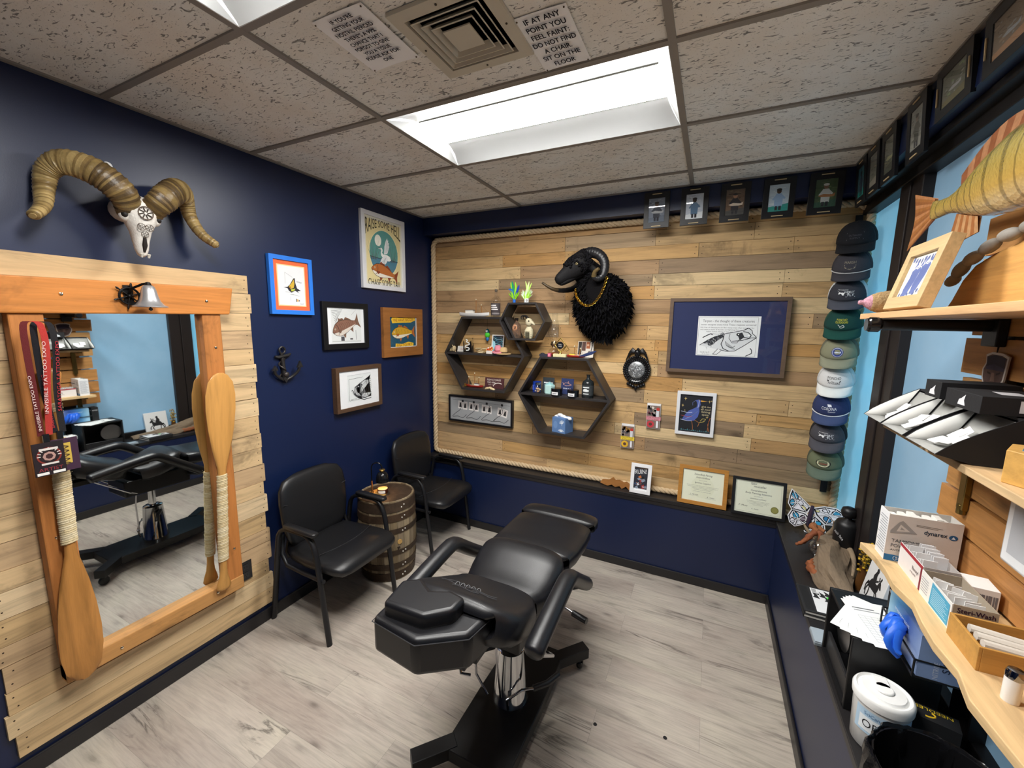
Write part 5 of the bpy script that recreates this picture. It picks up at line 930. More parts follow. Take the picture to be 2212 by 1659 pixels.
def a_film(m, y, w, h):
    e = .0001; m.rect(-w / 2, -h / 2, w / 2, h / 2, 'a8aaac', y)
    m.line([(-.30, .080), (.30, .072)], .002, '4a4a4c', y - e)
    for k, (x, z, r) in enumerate(((-.205, .035, -.06), (-.155, .030, -.03), (-.09, .030, -.05), (-.035, .026, -.04), (.045, .022, -.03), (.098, .018, -.03), (.205, .010, -.10), (.255, .0, -.22))):
        q = lambda a, b_: (x + a * math.cos(r) - b_ * math.sin(r), z + a * math.sin(r) + b_ * math.cos(r)); m.fl([q(-.024, -.036), (q(.024, -.036)), q(.024, .036), q(-.024, .036)], 'ece8e4', y - 2 * e); c = ('a85a48', 'a0685a', '6a6a6e', '8a8a90', '77777c', '66666c', '8a8a8e', '77787e')[k]; m.fl([q(-.019, -.022), q(.019, -.022), q(.019, .030), q(-.019, .030)], 'd0c8c4', y - 3 * e); m.fl([q(-.012, -.022), q(.014, -.020), q(.006, .022), q(-.006, .018)], '2a2828', y - 4 * e)
    for x in (-.18, -.062, .072, .225): m.rect(x - .010, .062, x + .010, .082, '1a1a1c', y - 4 * e)
    for s0 in (-.23, -.08, .08, .20):
        P = smoothpath([(s0 + .02, 0, .055), (s0 + .03, 0, .0), (s0 - .03, 0, -.05), (s0 - .06, 0, -.082), (s0 + .0, 0, -.075), (s0 + .05, 0, -.085), (s0 + .09, 0, -.05)], 5); m.line([(p.x, p.z) for p in P], .004, '2c2c2e', y - 5 * e)
frame('shadow_box', 'long black shadow box of clipped instant photographs below a hexagon shelf', (.523, YB, 1.062), 0, .660, .244, .016, .035, '17171a', satin, 'a8aaac', a_film)
def a_ruin(m, y, w, h):
    e = .0001; m.rect(-w / 2, -h / 2, w / 2, h / 2, 'e9e9ec', y); m.rect(-.048, -.075, .048, .085, '2a2c38', y - e); m.rect(-.048, .075, .048, .085, '5a4432', y - 2 * e)
    m.text('RUIN!', -.002, .035, .034, 'f2f2f2', y - 3 * e, .084, rot=.16, bold=.001)
    for k in range(16): a = rnd.uniform(-.04, .04); b_ = rnd.uniform(-.07, .02); m.fl([(a - .012, b_), (a + rnd.uniform(0, .012), b_ + .014), (a + .014, b_ - .002), (a, b_ - .010)], rnd.choice(['8a97a8', '6a3a3a', 'c9713a', 'd0d6de', '3a4a6a', '9a3030', '15161c']), y - (3 + k * .1) * e)
    m.text('TALES', .028, -.066, .014, 'e6e6ea', y - 6 * e, .03)
LN = R(-7)
frame('framed_print', 'small white framed comic cover reading RUIN! on the sill', (1.957, .035, ZL + .111), 0, .148, .221, .026, .014, 'eeeef0', satin, 'eeeef0', a_ruin, rx=R(-10))
def a_c1(m, y, w, h):
    e = .0001; m.rect(-w / 2, -h / 2, w / 2, h / 2, 'e4e6d0', y); I = '2c2e2c'
    m.disc(0, -.008, .075, 'dfe1c8', y - e); m.text('Tattoo/Body Piercing', -.002, .072, .014, I, y - 2 * e, .115, shear=.25); m.text('Artist Certificate', -.002, .052, .013, I, y - 2 * e, .088, shear=.25); m.text('This is to certify that', 0, .036, .005, '666666', y - 2 * e, .05)
    m.text('Ignatius Luppino', .0, .016, .011, I, y - 2 * e, .100, shear=.1)
    for k in range(4): m.text('having completed the requirements of the board of health is', 0, -.002 - k * .009, .0045, '5a5c58', y - 2 * e, (.20, .19, .13, .11)[k])
    m.text('given under our hand and seal', 0, -.042, .005, '6a6c68', y - 2 * e, .11); m.text('L. Harmon', -.05, -.068, .010, '4a4c48', y - 2 * e, .05, shear=.4); m.text('R. Aldon', .055, -.075, .009, '4a4c48', y - 2 * e, .045, shear=.4); m.line([(-.085, -.072), (-.02, -.072)], .0008, '555555', y - 2 * e); m.line([(.02, -.080), (.09, -.080)], .0008, '555555', y - 2 * e)
frame('framed_certificate', 'piercing certificate in a gold wood frame leaning on the sill', (2.374, .03, ZL + .134), 0, .312, .268, .026, .018, 'b9803a', oak, 'e4e6d0', a_c1, rx=R(-12), cat='framed certificate')
def a_c2(m, y, w, h):
    e = .0001; m.rect(-w / 2, -h / 2, w / 2, h / 2, 'e2e4cf', y); I = '26282a'; iw, ih = w / 2 - .008, h / 2 - .008
    for a, b_ in (((-iw, -ih), (iw, -ih)), ((-iw, ih), (iw, ih)), ((-iw, -ih), (-iw, ih)), ((iw, -ih), (iw, ih))): m.line([a, b_], .0008, '55584e', y - e)
    m.text('fakir', -.028, .082, .016, I, y - 2 * e, .034); m.text('musafar', .008, .066, .015, I, y - 2 * e, .072); m.text('Comprehensive', 0, .040, .012, I, y - 2 * e, .092, shear=.15); m.text('Body Piercing Intensive', 0, .022, .012, I, y - 2 * e, .150, shear=.15); m.text('this certifies that', 0, .006, .005, '666666', y - 2 * e, .05); m.text('IGNATIUS LUPPINO', 0, -.012, .007, I, y - 2 * e, .09)
    for k in range(4): m.text('has attended the full course of studies in piercing', 0, -.026 - k * .008, .004, '5a5c58', y - 2 * e, (.13, .12, .10, .06)[k])
    m.text('F. Muse', -.085, -.066, .011, '3a3c3a', y - 2 * e, .05, shear=.4); m.text('K. Reyes', -.015, -.078, .007, '4a4c4a', y - 2 * e, .04, shear=.4); m.line([(-.11, -.078), (-.05, -.078)], .0008, '555', y - 2 * e) if 0 else None
    m.disc(.096, -.062, .022, '7d7a3e', y - 3 * e, n=28); m.disc(.096, -.062, .016, '8f8c4c', y - 4 * e, n=28)
frame('framed_certificate', 'piercing course certificate with a gold seal in a black frame', (2.710, .012, ZL + .124), 0, .308, .247, .018, .018, '161618', satin, 'e2e4cf', a_c2, rx=R(-14), cat='framed certificate')
for lb, x, z, tape, ring_c in (('small carded bundle of supplies with pink tape hanging beside the heron print', 2.007, 1.178, 'd88a98', 'c23a44'), ('small carded bundle of supplies with yellow tape hanging on the boards', 1.828, 1.0, 'e8cc3a', 'e0b028')):
    t = T('supply_pack', lb, 'packet', (x, YB, z), 0, 'supply packs hanging on the boards'); e = -.0135
    M().box(-.049, .049, -.012, -.001, -.097, .097, 'c9c4c0').build('clear_case', gloss, t, bevel=.003)
    m = M(); m.rect(-.045, -.092, .045, .085, '7d6b62', e); m.rect(-.046, .080, .046, .095, 'e6e4e4', e - .0002)
    for k in range(16): a = rnd.uniform(-.038, .01); b_ = rnd.uniform(.0, .07); m.fl([(a - .01, b_ - .004), (a + .008, b_ - .009), (a + .012, b_ + .008), (a - .004, b_ + .010)], rnd.choice(['2a2426', 'a87a3a' if 'yellow' in lb else '6a3a44', 'd8d0c8', '4a4a50']), e - .0004)
    m.disc(.030, .055, .012, 'c0392f', e - .0006); m.rect(.018, -.020, .038, .045, 'd4d6dc', e - .0006); m.rect(.022, -.085, .036, -.035, 'e8e8ee', e - .0006)
    m.disc(-.018, -.062, .026, ring_c, e - .0006); m.disc(-.018, -.062, .012, '5a3a34', e - .0008); m.rect(-.05, -.030, .052, -.002, tape, e - .001); m.text('MAKE YOUR LIFE', 0, -.014, .010, '3a2a1a', e - .0012, .085); m.text('OF BETTER MEMORIES', 0, -.026, .006, '3a2a1a', e - .0012, .08); m.build('contents_card', paper, t, smooth=0)
    M().tube([(-.049, -.013, -.02), (-.052, -.006, -.016), (-.049, -.0, -.016)], .003, tape, 6).tube([(.049, -.013, -.014), (.056, -.010, -.012), (.052, -.004, -.02)], .003, tape, 6).build('tape_end', paper, t) if 0 else None
# wooden fish cutout leaning at the back of the sill
pts = [(-.12, .02), (-.10, .05), (-.05, .055), (-.02, .078), (.0, .060), (.03, .066), (.06, .052), (.085, .060), (.12, .035), (.105, .0), (.08, .022), (.05, .0), (.03, .018), (.0, .005), (-.03, .018), (-.06, .004), (-.09, .012)]
t = T('wooden_cutout', 'jagged brown wooden cutout leaning on the sill beside the comic print', 'wood ornament', (1.770, .045, ZL), rx=R(-8)); M().ext(pts, -.004, .004, 'a8713c').build('cutout', oak, t, smooth=0)
# ---------------------------------------------------------------- stained butterfly on the sill corner
t = T('butterfly_ornament', 'white and blue stained glass style butterfly ornament in the sill corner', 'ornament', (2.985, -.075, .72), R(-8), rx=R(-12)); e = .0004
UL = [(0, .03), (-.05, .075), (-.11, .125), (-.118, .09), (-.122, .03), (-.10, -.005), (-.02, -.01)]; LL = [(-.02, -.01), (-.10, .0), (-.118, -.045), (-.105, -.085), (-.075, -.105), (-.03, -.08), (0, -.04)]
UR = [(0, .03), (.06, .055), (.12, .058), (.175, .030), (.150, .0), (.12, -.045), (.07, -.055), (.02, -.01)]; LR = [(.02, -.01), (.07, -.05), (.08, -.10), (.04, -.118), (-.02, -.125), (-.028, -.118), (.0, -.10), (.0, -.04)]
def wing(nm, P, cells):
    m = M(); m.ext(P, -.006, .006, 'e8e8ec'); c = V((sum(p[0] for p in P) / len(P), 0, sum(p[1] for p in P) / len(P))); Q = lambda f: [(c.x + (a - c.x) * f, c.z + (b_ - c.z) * f) for a, b_ in P]
    m.fl(Q(.90), '26262a', -.0064); m.fl(Q(.80), 'eceaf0', -.0068)
    for i, (a, b_, r1, r2, ro, cl) in enumerate(cells): m.disc(a, b_, r1 * 1.3, '26262a', -.0072 - i * .0001, r2 * 1.35, 14, ro); m.disc(a, b_, r1, cl, -.0082 - i * .0001, r2, 14, ro)
    n = len(P)
    for k in range(n): m.line([(c.x, c.z), (c.x + (P[k][0] - c.x) * .86, c.z + (P[k][1] - c.z) * .86)], .0035, '2a2a2e', -.0096); m.line([(c.x + .004, c.z), (c.x + .004 + (P[k][0] - c.x) * .84, c.z + (P[k][1] - c.z) * .84)], .003, 'f0f0f4', -.0100)
    m.build(nm, gloss, t, smooth=0)
wing('upper_wing', UL, [(-.09, .085, .012, .020, .6, '4a9ac0'), (-.10, .04, .010, .018, 0, '4a9ac0'), (-.06, .05, .010, .018, .8, 'e6e4ec'), (-.04, .02, .008, .014, .9, 'd8cf8a')])
wing('lower_wing', LL, [(-.075, -.035, .013, .018, .4, '3f9cc8'), (-.09, -.07, .010, .014, 0, 'e6e4ec'), (-.04, -.045, .012, .016, 0, '6a5a6a')])
wing('upper_wing', UR, [(.12, .025, .018, .010, -.2, '4a9ac0'), (.08, -.02, .018, .012, -.5, '3f86b8'), (.07, .03, .016, .008, .1, 'e6e4ec'), (.03, .02, .010, .007, .1, 'd8cf8a')])
wing('lower_wing', LR, [(.035, -.055, .018, .012, .2, '3f9cc8'), (.04, -.095, .02, .010, .1, 'e6e4ec'), (.0, -.11, .008, .006, 0, 'e6e4ec')])
M().tube([(.004, -.004, .045), (.0, -.008, .0), (-.01, -.008, -.06), (-.012, -.006, -.085)], [.008, .014, .012, .004], '3a3040', 10).build('body', gloss, t)
m = M()
for s in (-1, 1): m.tube([(.004, -.01, .04), (.004 + s * .02, -.012, .075), (.004 + s * .045, -.012, .085)], .0012, 'd8d8d8', 5)
m.build('feelers', chrome, t) if 0 else None
M().tube([(-.02, .0, -.11), (-.03, .05, -.10)], .004, '8a6a44', 6).tube([(.04, .0, -.115), (.03, .06, -.11)], .004, '8a6a44', 6).build('prop_stick', oak, t) if 0 else None
# ---------------------------------------------------------------- hats on their hanger
t = T('hat_hanger', 'narrow black strap hanger carrying the column of caps', 'hat rack', (0, 0, 0)); M().box(3.055, 3.090, .112, .118, .80, 2.50, '141416').build('strap', cloth, t, smooth=0)
for k in range(9): M().box(3.060, 3.085, .085, .112, 2.43 - k * .161, 2.45 - k * .161, '141416').build('clip', gloss, t)
HX, HY, HZ = .091, .098, .105
def cap(label, x, y, z, front, side, brim, logo, under=None, rope_c=None, rz=-18, rx=24):
    t = T('baseball_cap', label, 'cap', (x, y, z), R(rz), 'caps on the strap hanger', rx=R(rx))
    def grid(a0, a1, c, nm, na=18, sc=1.0):
        m = M(); secs = []
        for j in range(9):
            ph = PI / 2 * j / 8; secs.append([(HX * sc * math.cos(ph) ** .75 * math.cos(R(a0 + (a1 - a0) * i / na)), HY * sc * math.cos(ph) ** .75 * math.sin(R(a0 + (a1 - a0) * i / na)), HZ * sc * math.sin(ph)) for i in range(na + 1)])
        m.loft(secs, c, cap=False, closed=False); return m.build(nm, cloth, t, smooth=70, solid=.002)
    grid(-160, -20, front, 'front_panel'); grid(-20, 200, side, 'mesh_back', 26)
    top, bot = [], []; na = 16
    m = M(); secs = []
    for j, f in enumerate((0, .35, .7, 1.0)):
        row = []
        for i in range(na + 1):
            a = R(-158 + 136 * i / na); ex = .068 * f * math.sin(PI * i / na) ** .6; row.append(((HX - .001 + ex * .25) * math.cos(a), (HY - .001) * math.sin(a) - ex, .003 - .022 * f - .026 * f * (math.cos(a)) ** 2))
        secs.append(row)
    m.loft(secs, brim, cap=False, closed=False); m.build('brim', cloth, t, smooth=70, solid=.004)
    if rope_c: M().tube([((HX + .002) * math.cos(R(-160 + 10 * i)), (HY + .002) * math.sin(R(-160 + 10 * i)) , .004) for i in range(15)], .0028, rope_c, 6).build('front_cord', fibre, t)
    M().ball(0, 0, HZ, .007, .007, .004, front, 8, 4).build('top_button', cloth, t)
    m = M(); logo(m); m.v = [(a, -HY * math.sqrt(max(.02, 1 - (min(1, max(0, c) / HZ)) ** 2)) ** .75 * math.sqrt(max(.05, 1 - (a / (HX * max(.3, math.sqrt(max(.05, 1 - (max(0, c) / HZ) ** 2))) ** .75)) ** 2)) + b_ - .0015, c) for a, b_, c in m.v]; m.build('logo', paper, t, smooth=0)
    return t
def lg_box(m):
    for a, b_ in (((-.036, .03), (.036, .03)), ((-.036, .066), (.036, .066)), ((-.036, .03), (-.036, .066)), ((.036, .03), (.036, .066))): m.line([a, b_], .002, '55555c', 0)
    m.text('SALTWATER', 0, .050, .009, '4a4a52', 0, .055); m.text('SUPPLY', 0, .037, .008, '4a4a52', 0, .045)
def lg_marsh(m): m.text('MARSH', 0, .054, .013, '8a8272', 0, .05); m.fl([(-.026, .048), (.026, .048), (.022, .030), (0, .024), (-.022, .030)], '8a8272', 0); m.rect(-.020, .036, .020, .041, '4a4650', -.0004)
def lg_fly(c):
    def f(m): m.fl([(-.040, .060), (-.01, .052), (.02, .060), (.010, .046), (-.012, .038), (-.036, .044), (-.030, .052)], c, 0); m.text('WESLEY', .014, .050, .010, c, -.0004, .045); m.text('FLY', .022, .034, .013, c, 0, .028); m.rect(.0, .029, .04, .031, c, 0); m.text('THE CHARLESTON', -.014, .064, .004, c, 0, .045)
    return f
def lg_green(m): m.text('PONCHO', 0, .060, .011, 'd2cf3a', 0, .046); m.text('OUTDOORS', .0, .047, .011, 'd2cf3a', 0, .056); m.line([(-.016, .040), (-.006, .030), (.008, .038), (.014, .028), (.0, .022), (-.008, .026)], .003, 'c8ccc8', 0)
def lg_round(m): m.disc(0, .048, .027, '33428a', 0, n=26); m.disc(0, .048, .024, 'b9c0d8', -.0003, n=26); m.disc(0, .048, .021, '33428a', -.0006, n=26); m.fl([(-.016, .048), (-.004, .053), (.010, .050), (.017, .054), (.016, .044), (.006, .045), (-.008, .044)], 'd6dcea', -.0009)
def lg_angl(m): m.text('PONCHO', 0, .055, .015, '26262a', 0, .062); m.fl([(-.032, .052), (.032, .050), (.028, .040), (-.004, .043), (-.030, .042)], '3a3a3e', -.0003); m.text('ANGLERS', 0, .030, .012, '26262a', 0, .056)
def lg_cord(m): m.fl([(-.010, .072), (.008, .072), (.012, .060), (-.006, .060)], 'e6e8f0', 0); m.text('CORDINA', 0, .040, .017, 'e6e8f0', 0, .070); m.text('Eyewear', .014, .028, .008, 'e6e8f0', 0, .034)
def lg_oval(m): m.disc(0, .046, .036, '1c1c1a', 0, .026, 26); m.disc(0, .046, .030, 'd8d2b0', -.0003, .019, 26); m.fl([(-.022, .046), (-.006, .053), (.012, .049), (.022, .054), (.020, .040), (.004, .041), (-.010, .040)], '7a4a3a', -.0006)
caps = [('black cap with a dark outlined patch, topmost of the caps', '15161c', '101116', '15161c', lg_box, None), ('charcoal cap with a pale brim edge and a tan shield logo', '3a3940', '38373e', '3a3940', lg_marsh, 'd8d8d8'), ('charcoal and white mesh cap with a white fly logo', '35363e', 'd6d8da', '4a4d58', lg_fly('eef0f2'), None), ('dark green cap with yellow lettering', '10403a', '24503f', '10483f', lg_green, None), ('sage green cap with a round blue badge', '8a8a70', '6a6a5a', '8f907a', lg_round, None), ('white cap with black lettering and a dark fish', 'dcdcdc', 'd2d2d2', 'e4e6e4', lg_angl, None), ('navy cap with white lettering and a white cord', '2a3560', '2c3a66', '3d4a70', lg_cord, 'eceef2'), ('grey and black mesh cap with a white fly logo', '46454c', '17171b', '4a4950', lg_fly('eef0f2'), None), ('faded olive cap with an oval fish badge, lowest of the caps', '6a7258', '4a5244', '5c6a5c', lg_oval, None)]
zc = [2.335, 2.185, 2.030, 1.865, 1.700, 1.535, 1.370, 1.205, 1.040]; xc_ = [3.045, 3.040, 3.038, 3.036, 3.034, 3.036, 3.030, 3.032, 3.036]
for (lb, f, s_, b_, lg, rc), z, x in zip(caps, zc, xc_): cap(lb, x, -.008, z, f, s_, b_, lg, rope_c=rc)
# ---------------------------------------------------------------- black clip frames with photographs along the top of the walls
def snapshot(m, y, w, h, bg, top, pers, shirt, low, seed, hat=None, fishc=None):
    r = random.Random(seed); e = .0001; m.rect(-w / 2, -h / 2, w / 2, h / 2, bg, y)
    for k in range(26): a = r.uniform(-w / 2, w / 2 - .02); b_ = r.uniform(-h / 2, h / 2 - .01); l = r.uniform(.006, .026); m.rect(a, b_, min(w / 2, a + l), min(h / 2, b_ + r.uniform(.002, .008)), r.choice(top), y - e * (1 + k * .02))
    if low: m.fl([(-w / 2, -h / 2), (w / 2, -h / 2), (w / 2, -h * .22), (-w / 2, -h * .32)], low, y - 2 * e)
    if pers:
        m.fl([(-.020, -h * .32), (.020, -h * .32), (.022, h * .02), (.014, h * .16), (-.014, h * .16), (-.022, h * .02)], shirt, y - 3 * e); m.disc(0, h * .25, .012, pers, y - 4 * e, .014); m.disc(0, h * .31, .014, hat or '2a2422', y - 5 * e, .007)
        m.fl([(-.016, h * .12), (-.034, -h * .05), (-.026, -h * .08), (-.01, h * .02)], shirt, y - 4 * e); m.fl([(.016, h * .12), (.036, h * -.02), (.028, -h * .06), (.01, h * .02)], shirt, y - 4 * e)
        m.rect(-.016, -h * .46, -.003, -h * .30, '2c2c34', y - 4 * e); m.rect(.003, -h * .46, .016, -h * .30, '2c2c34', y - 4 * e)
    if fishc: m.fl([(-.035, -h * .08), (-.01, -h * .02), (.03, -h * .06), (.045, h * .0), (.042, -h * .12), (.02, -h * .14), (-.02, -h * .13)], fishc, y - 6 * e)
def clipframe(label, loc, rz, w, h, pw, ph, fn, side=False, rx=0):
    t = T('framed_photograph', label, 'framed photograph', loc, rz, 'black photo frames below the ceiling', rx=rx)
    M().ring(w, h, pw, ph, -.014, -.0, '17171a').build('mat_board', satin, t, smooth=0, bevel=.001); m = M(); m.box(-pw / 2 - .003, pw / 2 + .003, -.010, -.006, -ph / 2 - .003, ph / 2 + .003, '222222'); fn(m, -.0102); m.build('photograph', paper, t, smooth=0)
    M().rect(-pw / 2, -ph / 2, pw / 2, ph / 2, 'ffffff', -.0125).build('glazing', pane_clear, t, smooth=0)
    for s in (-1, 1):
        if side: M().box(s * (w / 2 - .013) - .0025, s * (w / 2 - .013) + .0025, -.0175, -.0145, -.03, .03, 'cdb58a').build('clip_bar', oak, t, smooth=0)
        else: M().box(-.030, .030, -.0175, -.0145, s * (h / 2 - .012) - .0025, s * (h / 2 - .012) + .0025, 'cdb58a').build('clip_bar', oak, t, smooth=0)
    return t
SN = [('angler in waders on grey water', dict(bg='7d8694', top=['59616e', 'a8b0bc', '8b94a2'], pers='6a5448', shirt='3f444e', low='6a7482', seed=1, fishc='b0b4b8'), 1.953),
      ('person in a blue shirt against sky and mist', dict(bg='c2ccd8', top=['dfe6ec', '9aa6b4', 'd0d8e0'], pers='3a2e2a', shirt='5a7a98', low='e4eaee', seed=2), 2.185),
      ('smiling person in dark clothes in woods', dict(bg='6a5442', top=['54412f', '80694f', '463628'], pers='b08468', shirt='24222a', low='4a4a48', seed=3, fishc='d8c8b4'), 2.416),
      ('person holding up two fish on a boat', dict(bg='c4d4de', top=['b0c4d4', 'd8e2e8'], pers='4a3428', shirt='9ab8d8', low='2f9a90', seed=4), 2.646),
      ('person in a pale cap by green water', dict(bg='4a5c40', top=['3c4e36', '5a6c4a', '66784e'], pers='8a6a54', shirt='c8ccc8', low='3a5a48', seed=5, hat='e0e0d8', fishc='a8744a'), 2.874)]
for lb, kw, x in SN: clipframe('black framed photo of a ' + lb, (x, -.001, 2.610), 0, .163, .226, .102, .150, (lambda kw: lambda m, y: snapshot(m, y, .102, .150, **kw))(kw), rx=R(4))
RN = [('teal water scene, first from the corner', dict(bg='3a6a78', top=['2f8a84', '56707c', '4a5a6a'], pers='3a3a44', shirt='3a4a5c', low='2a9a90', seed=6), -.150, 0), ('grey hillside, second from the corner', dict(bg='7a7a70', top=['8c8c80', '6a6a60', '54544c'], pers=None, shirt=None, low='9a968a', seed=7), -.335, 0), ('curled fish shape, third from the corner', dict(bg='6c6e60', top=['7c7e70', '585a4e'], pers=None, shirt=None, low='55574c', seed=8, fishc='a8a884'), -.530, 0), ('pale standing shape, fourth from the corner', dict(bg='8a8c84', top=['a0a298', '74766e', '5c5e58'], pers='8a7a6a', shirt='55564e', low='9a9a90', seed=9), -.805, 0), ('fish and green plants, set sideways', dict(bg='6e7062', top=['889a70', '5a5c50', '9a9a92'], pers=None, shirt=None, low='77704e', seed=10, fishc='b0b0b4'), -1.068, 1), ('brown river bank, sideways, nearest the mounted fish', dict(bg='7a6a58', top=['94806a', '5e5040', '8a8a84'], pers=None, shirt=None, low='a07a5a', seed=11, fishc='9a9ca0'), -1.352, 1)]
for lb, kw, y, sd in RN:
    w_, h_ = (.226, .163) if sd else (.163, .226); pw, ph = (.150, .102) if sd else (.102, .150)
    clipframe('black framed photo above the window: ' + lb, (XH - .001, y, 2.735 - h_ / 2 - .008), QR, w_, h_, pw, ph, (lambda kw, pw, ph: lambda m, yy: snapshot(m, yy, pw, ph, **kw))(kw, pw, ph), side=bool(sd), rx=R(4))
# ---------------------------------------------------------------- tattoo chair
CX, CY = 1.63, -1.498
t = T('tattoo_chair', 'black leather reclining tattoo chair on a chrome column and black base', 'tattoo chair', (CX, CY, 0)); LB = '17171a'
def cushion(name, st, c=LB, n=28, parent=None, sub=1):
    """st: (y, z_top, half width, thickness, corner power) along the chair, world y"""
    secs = []
    for i, (y, z, hw, th, p) in enumerate(st):
        a, b_ = st[max(i - 1, 0)], st[min(i + 1, len(st) - 1)]; ty, tz = b_[0] - a[0], b_[1] - a[1]; l = math.hypot(ty, tz); ny, nz = -tz / l, ty / l
        if nz < 0: ny, nz = -ny, -nz
        secs.append([(q[0], y - CY + ny * (q[1] - th), z + nz * (q[1] - th) + .008 * (1 - (q[0] / hw) ** 2 if q[1] > 0 else 0)) for q in se(0, 0, hw, th, n, p)])
    if st[0][0] < st[-1][0]: secs = secs[::-1]
    m = M(); m.loft(secs, c); return m.build(name, leather, parent or t, smooth=75)
def ends(st, r=.02):
    (y0, z0, w0, t0, p0), (y1, z1, w1, t1, p1) = st[0], st[-1]; d = 1 if y1 > y0 else -1
    return [(y0 - d * r * 1.0, z0 - .030, w0 * .86, t0 * .45, p0), (y0 - d * r * .9, z0 - .018, w0 * .93, t0 * .72, p0), (y0 - d * r * .5, z0 - .005, w0 * .98, t0 * .92, p0)] + st + [(y1 + d * r * .5, z1 - .005, w1 * .98, t1 * .92, p1), (y1 + d * r * .9, z1 - .018, w1 * .93, t1 * .72, p1), (y1 + d * r * 1.0, z1 - .030, w1 * .86, t1 * .45, p1)]
cushion('seat_cushion', ends([(-1.615, .755, .165, .062, 4), (-1.58, .757, .188, .065, 4), (-1.52, .770, .203, .066, 4), (-1.45, .795, .207, .066, 4), (-1.40, .813, .203, .066, 4), (-1.365, .812, .196, .062, 4)], .03))
cushion('leg_rest', ends([(-1.315, .782, .208, .045, 4.5), (-1.22, .770, .216, .048, 4.5), (-1.08, .765, .220, .048, 4.5), (-.965, .765, .214, .046, 4.5)], .022))
cushion('foot_rest', ends([(-.915, .762, .222, .034, 4.5), (-.86, .762, .225, .036, 4.5), (-.815, .756, .218, .034, 4.5)], .018))
cushion('backrest', ends([(-1.675, .800, .188, .058, 4), (-1.72, .816, .215, .064, 4), (-1.80, .855, .226, .068, 4), (-1.88, .898, .226, .068, 4), (-1.93, .922, .205, .064, 4), (-1.965, .938, .17, .056, 4)], .03))
# stitched emblem pressed in the backrest
m = M()
for x0, x1, yy in ((-.10, .02, -1.842), (-.12, -.03, -1.862), (.0, .12, -1.872), (.03, .13, -1.892), (-.05, .06, -1.895)):
    m.tube([(x0 + (x1 - x0) * k / 6, yy - CY + .004 * math.sin(k), .8985 + (-1.88 - yy) * .54 + .0085) for k in range(7)], .0016, '3a3a3d', 5)
for k in range(5): m.tube([(-.045 + k * .022 + .008 * math.cos(2 * PI * i / 10), -1.868 - CY + .008 * math.sin(2 * PI * i / 10), .8985 + (.012 - .008 * math.sin(2 * PI * i / 10)) * -.54 + .009) for i in range(11)], .0014, '3a3a3d', 5)
m.build('stitched_emblem', leather, t)
m = M()   # head rest block
poly = [(1.475, -2.125), (1.662, -2.145), (1.795, -2.050), (1.815, -1.93), (1.78, -1.90), (1.50, -1.93), (1.462, -1.97)]; hx = [(a - CX - .040, b_ - CY - .012) for a, b_ in poly]
sc = lambda f, P: [(sum(p[0] for p in P) / len(P) * (1 - f) + p[0] * f, sum(p[1] for p in P) / len(P) * (1 - f) + p[1] * f) for p in P]
m.extz(hx, .780, .905, LB); m.build('head_block', leather, t, smooth=35, bevel=.018, seg=4)
m = M(); P = [(1.498, -2.105), (1.652, -2.100), (1.722, -2.035), (1.725, -1.965), (1.66, -1.955), (1.60, -1.985), (1.53, -1.945), (1.475, -1.985)]; m.extz([(a - CX - .035, b_ - CY - .012) for a, b_ in P], .895, .955, LB); m.build('head_pillow', leather, t, smooth=35, bevel=.016, seg=4)
m = M(); q = [hx[6], hx[0], hx[1], hx[2], hx[3]]; m.tube([(a * 1.0, b_ - .0005, .889) for a, b_ in q], .0016, '3a3a3d', 5); m.build('block_seam', leather, t)
M().box(-.10, .10, -2.05 - CY, -1.9 - CY, .755, .782, '1c1c1e').build('head_bracket', blackpaint, t, bevel=.003)
for k, x in enumerate((-.02, .06)): M().tube([(x, -2.02 - CY, .762), (x + .02, -2.04 - CY, .735), (x + .05, -2.03 - CY, .732)], .005, 'b8b8bc', 8).build('latch', chrome, t)
# arm rests
for s in (-1, 1):
    x = s * .277; W = lambda y, z, dx=0: (x + dx, y - CY, z)
    path = smoothpath([W(-1.925, .785, -s * .0), W(-1.88, .795), W(-1.72, .822), W(-1.60, .838), W(-1.555, .836), W(-1.515, .815), W(-1.42, .745), W(-1.30, .660), W(-1.245, .622)], 5); n = len(path)
    rr = [.018, .026, .030, .032] + [.032] * (n - 8) + [.030, .028, .024, .015]; M().tube(path, rr, LB, 16, up=(1, 0, 0), flat=1.1).build('arm_pad', leather, t, smooth=70)
    m = M(); m.tube([W(-1.905, .775), W(-1.80, .795), W(-1.60, .806)], .010, '151517', 8); m.build('arm_frame', blackpaint, t)
    M().tube([W(-1.90, .765), W(-1.87, .74), W(-1.72, .62), W(-1.66, .575, -s * .08)], .007, 'a8a8ac', 8).build('arm_strut', chrome, t)
    M().tube([W(-1.25, .620), W(-1.27, .600, -s * .06), W(-1.30, .600, -s * .14)], .012, '151517', 8).build('arm_bracket', blackpaint, t)
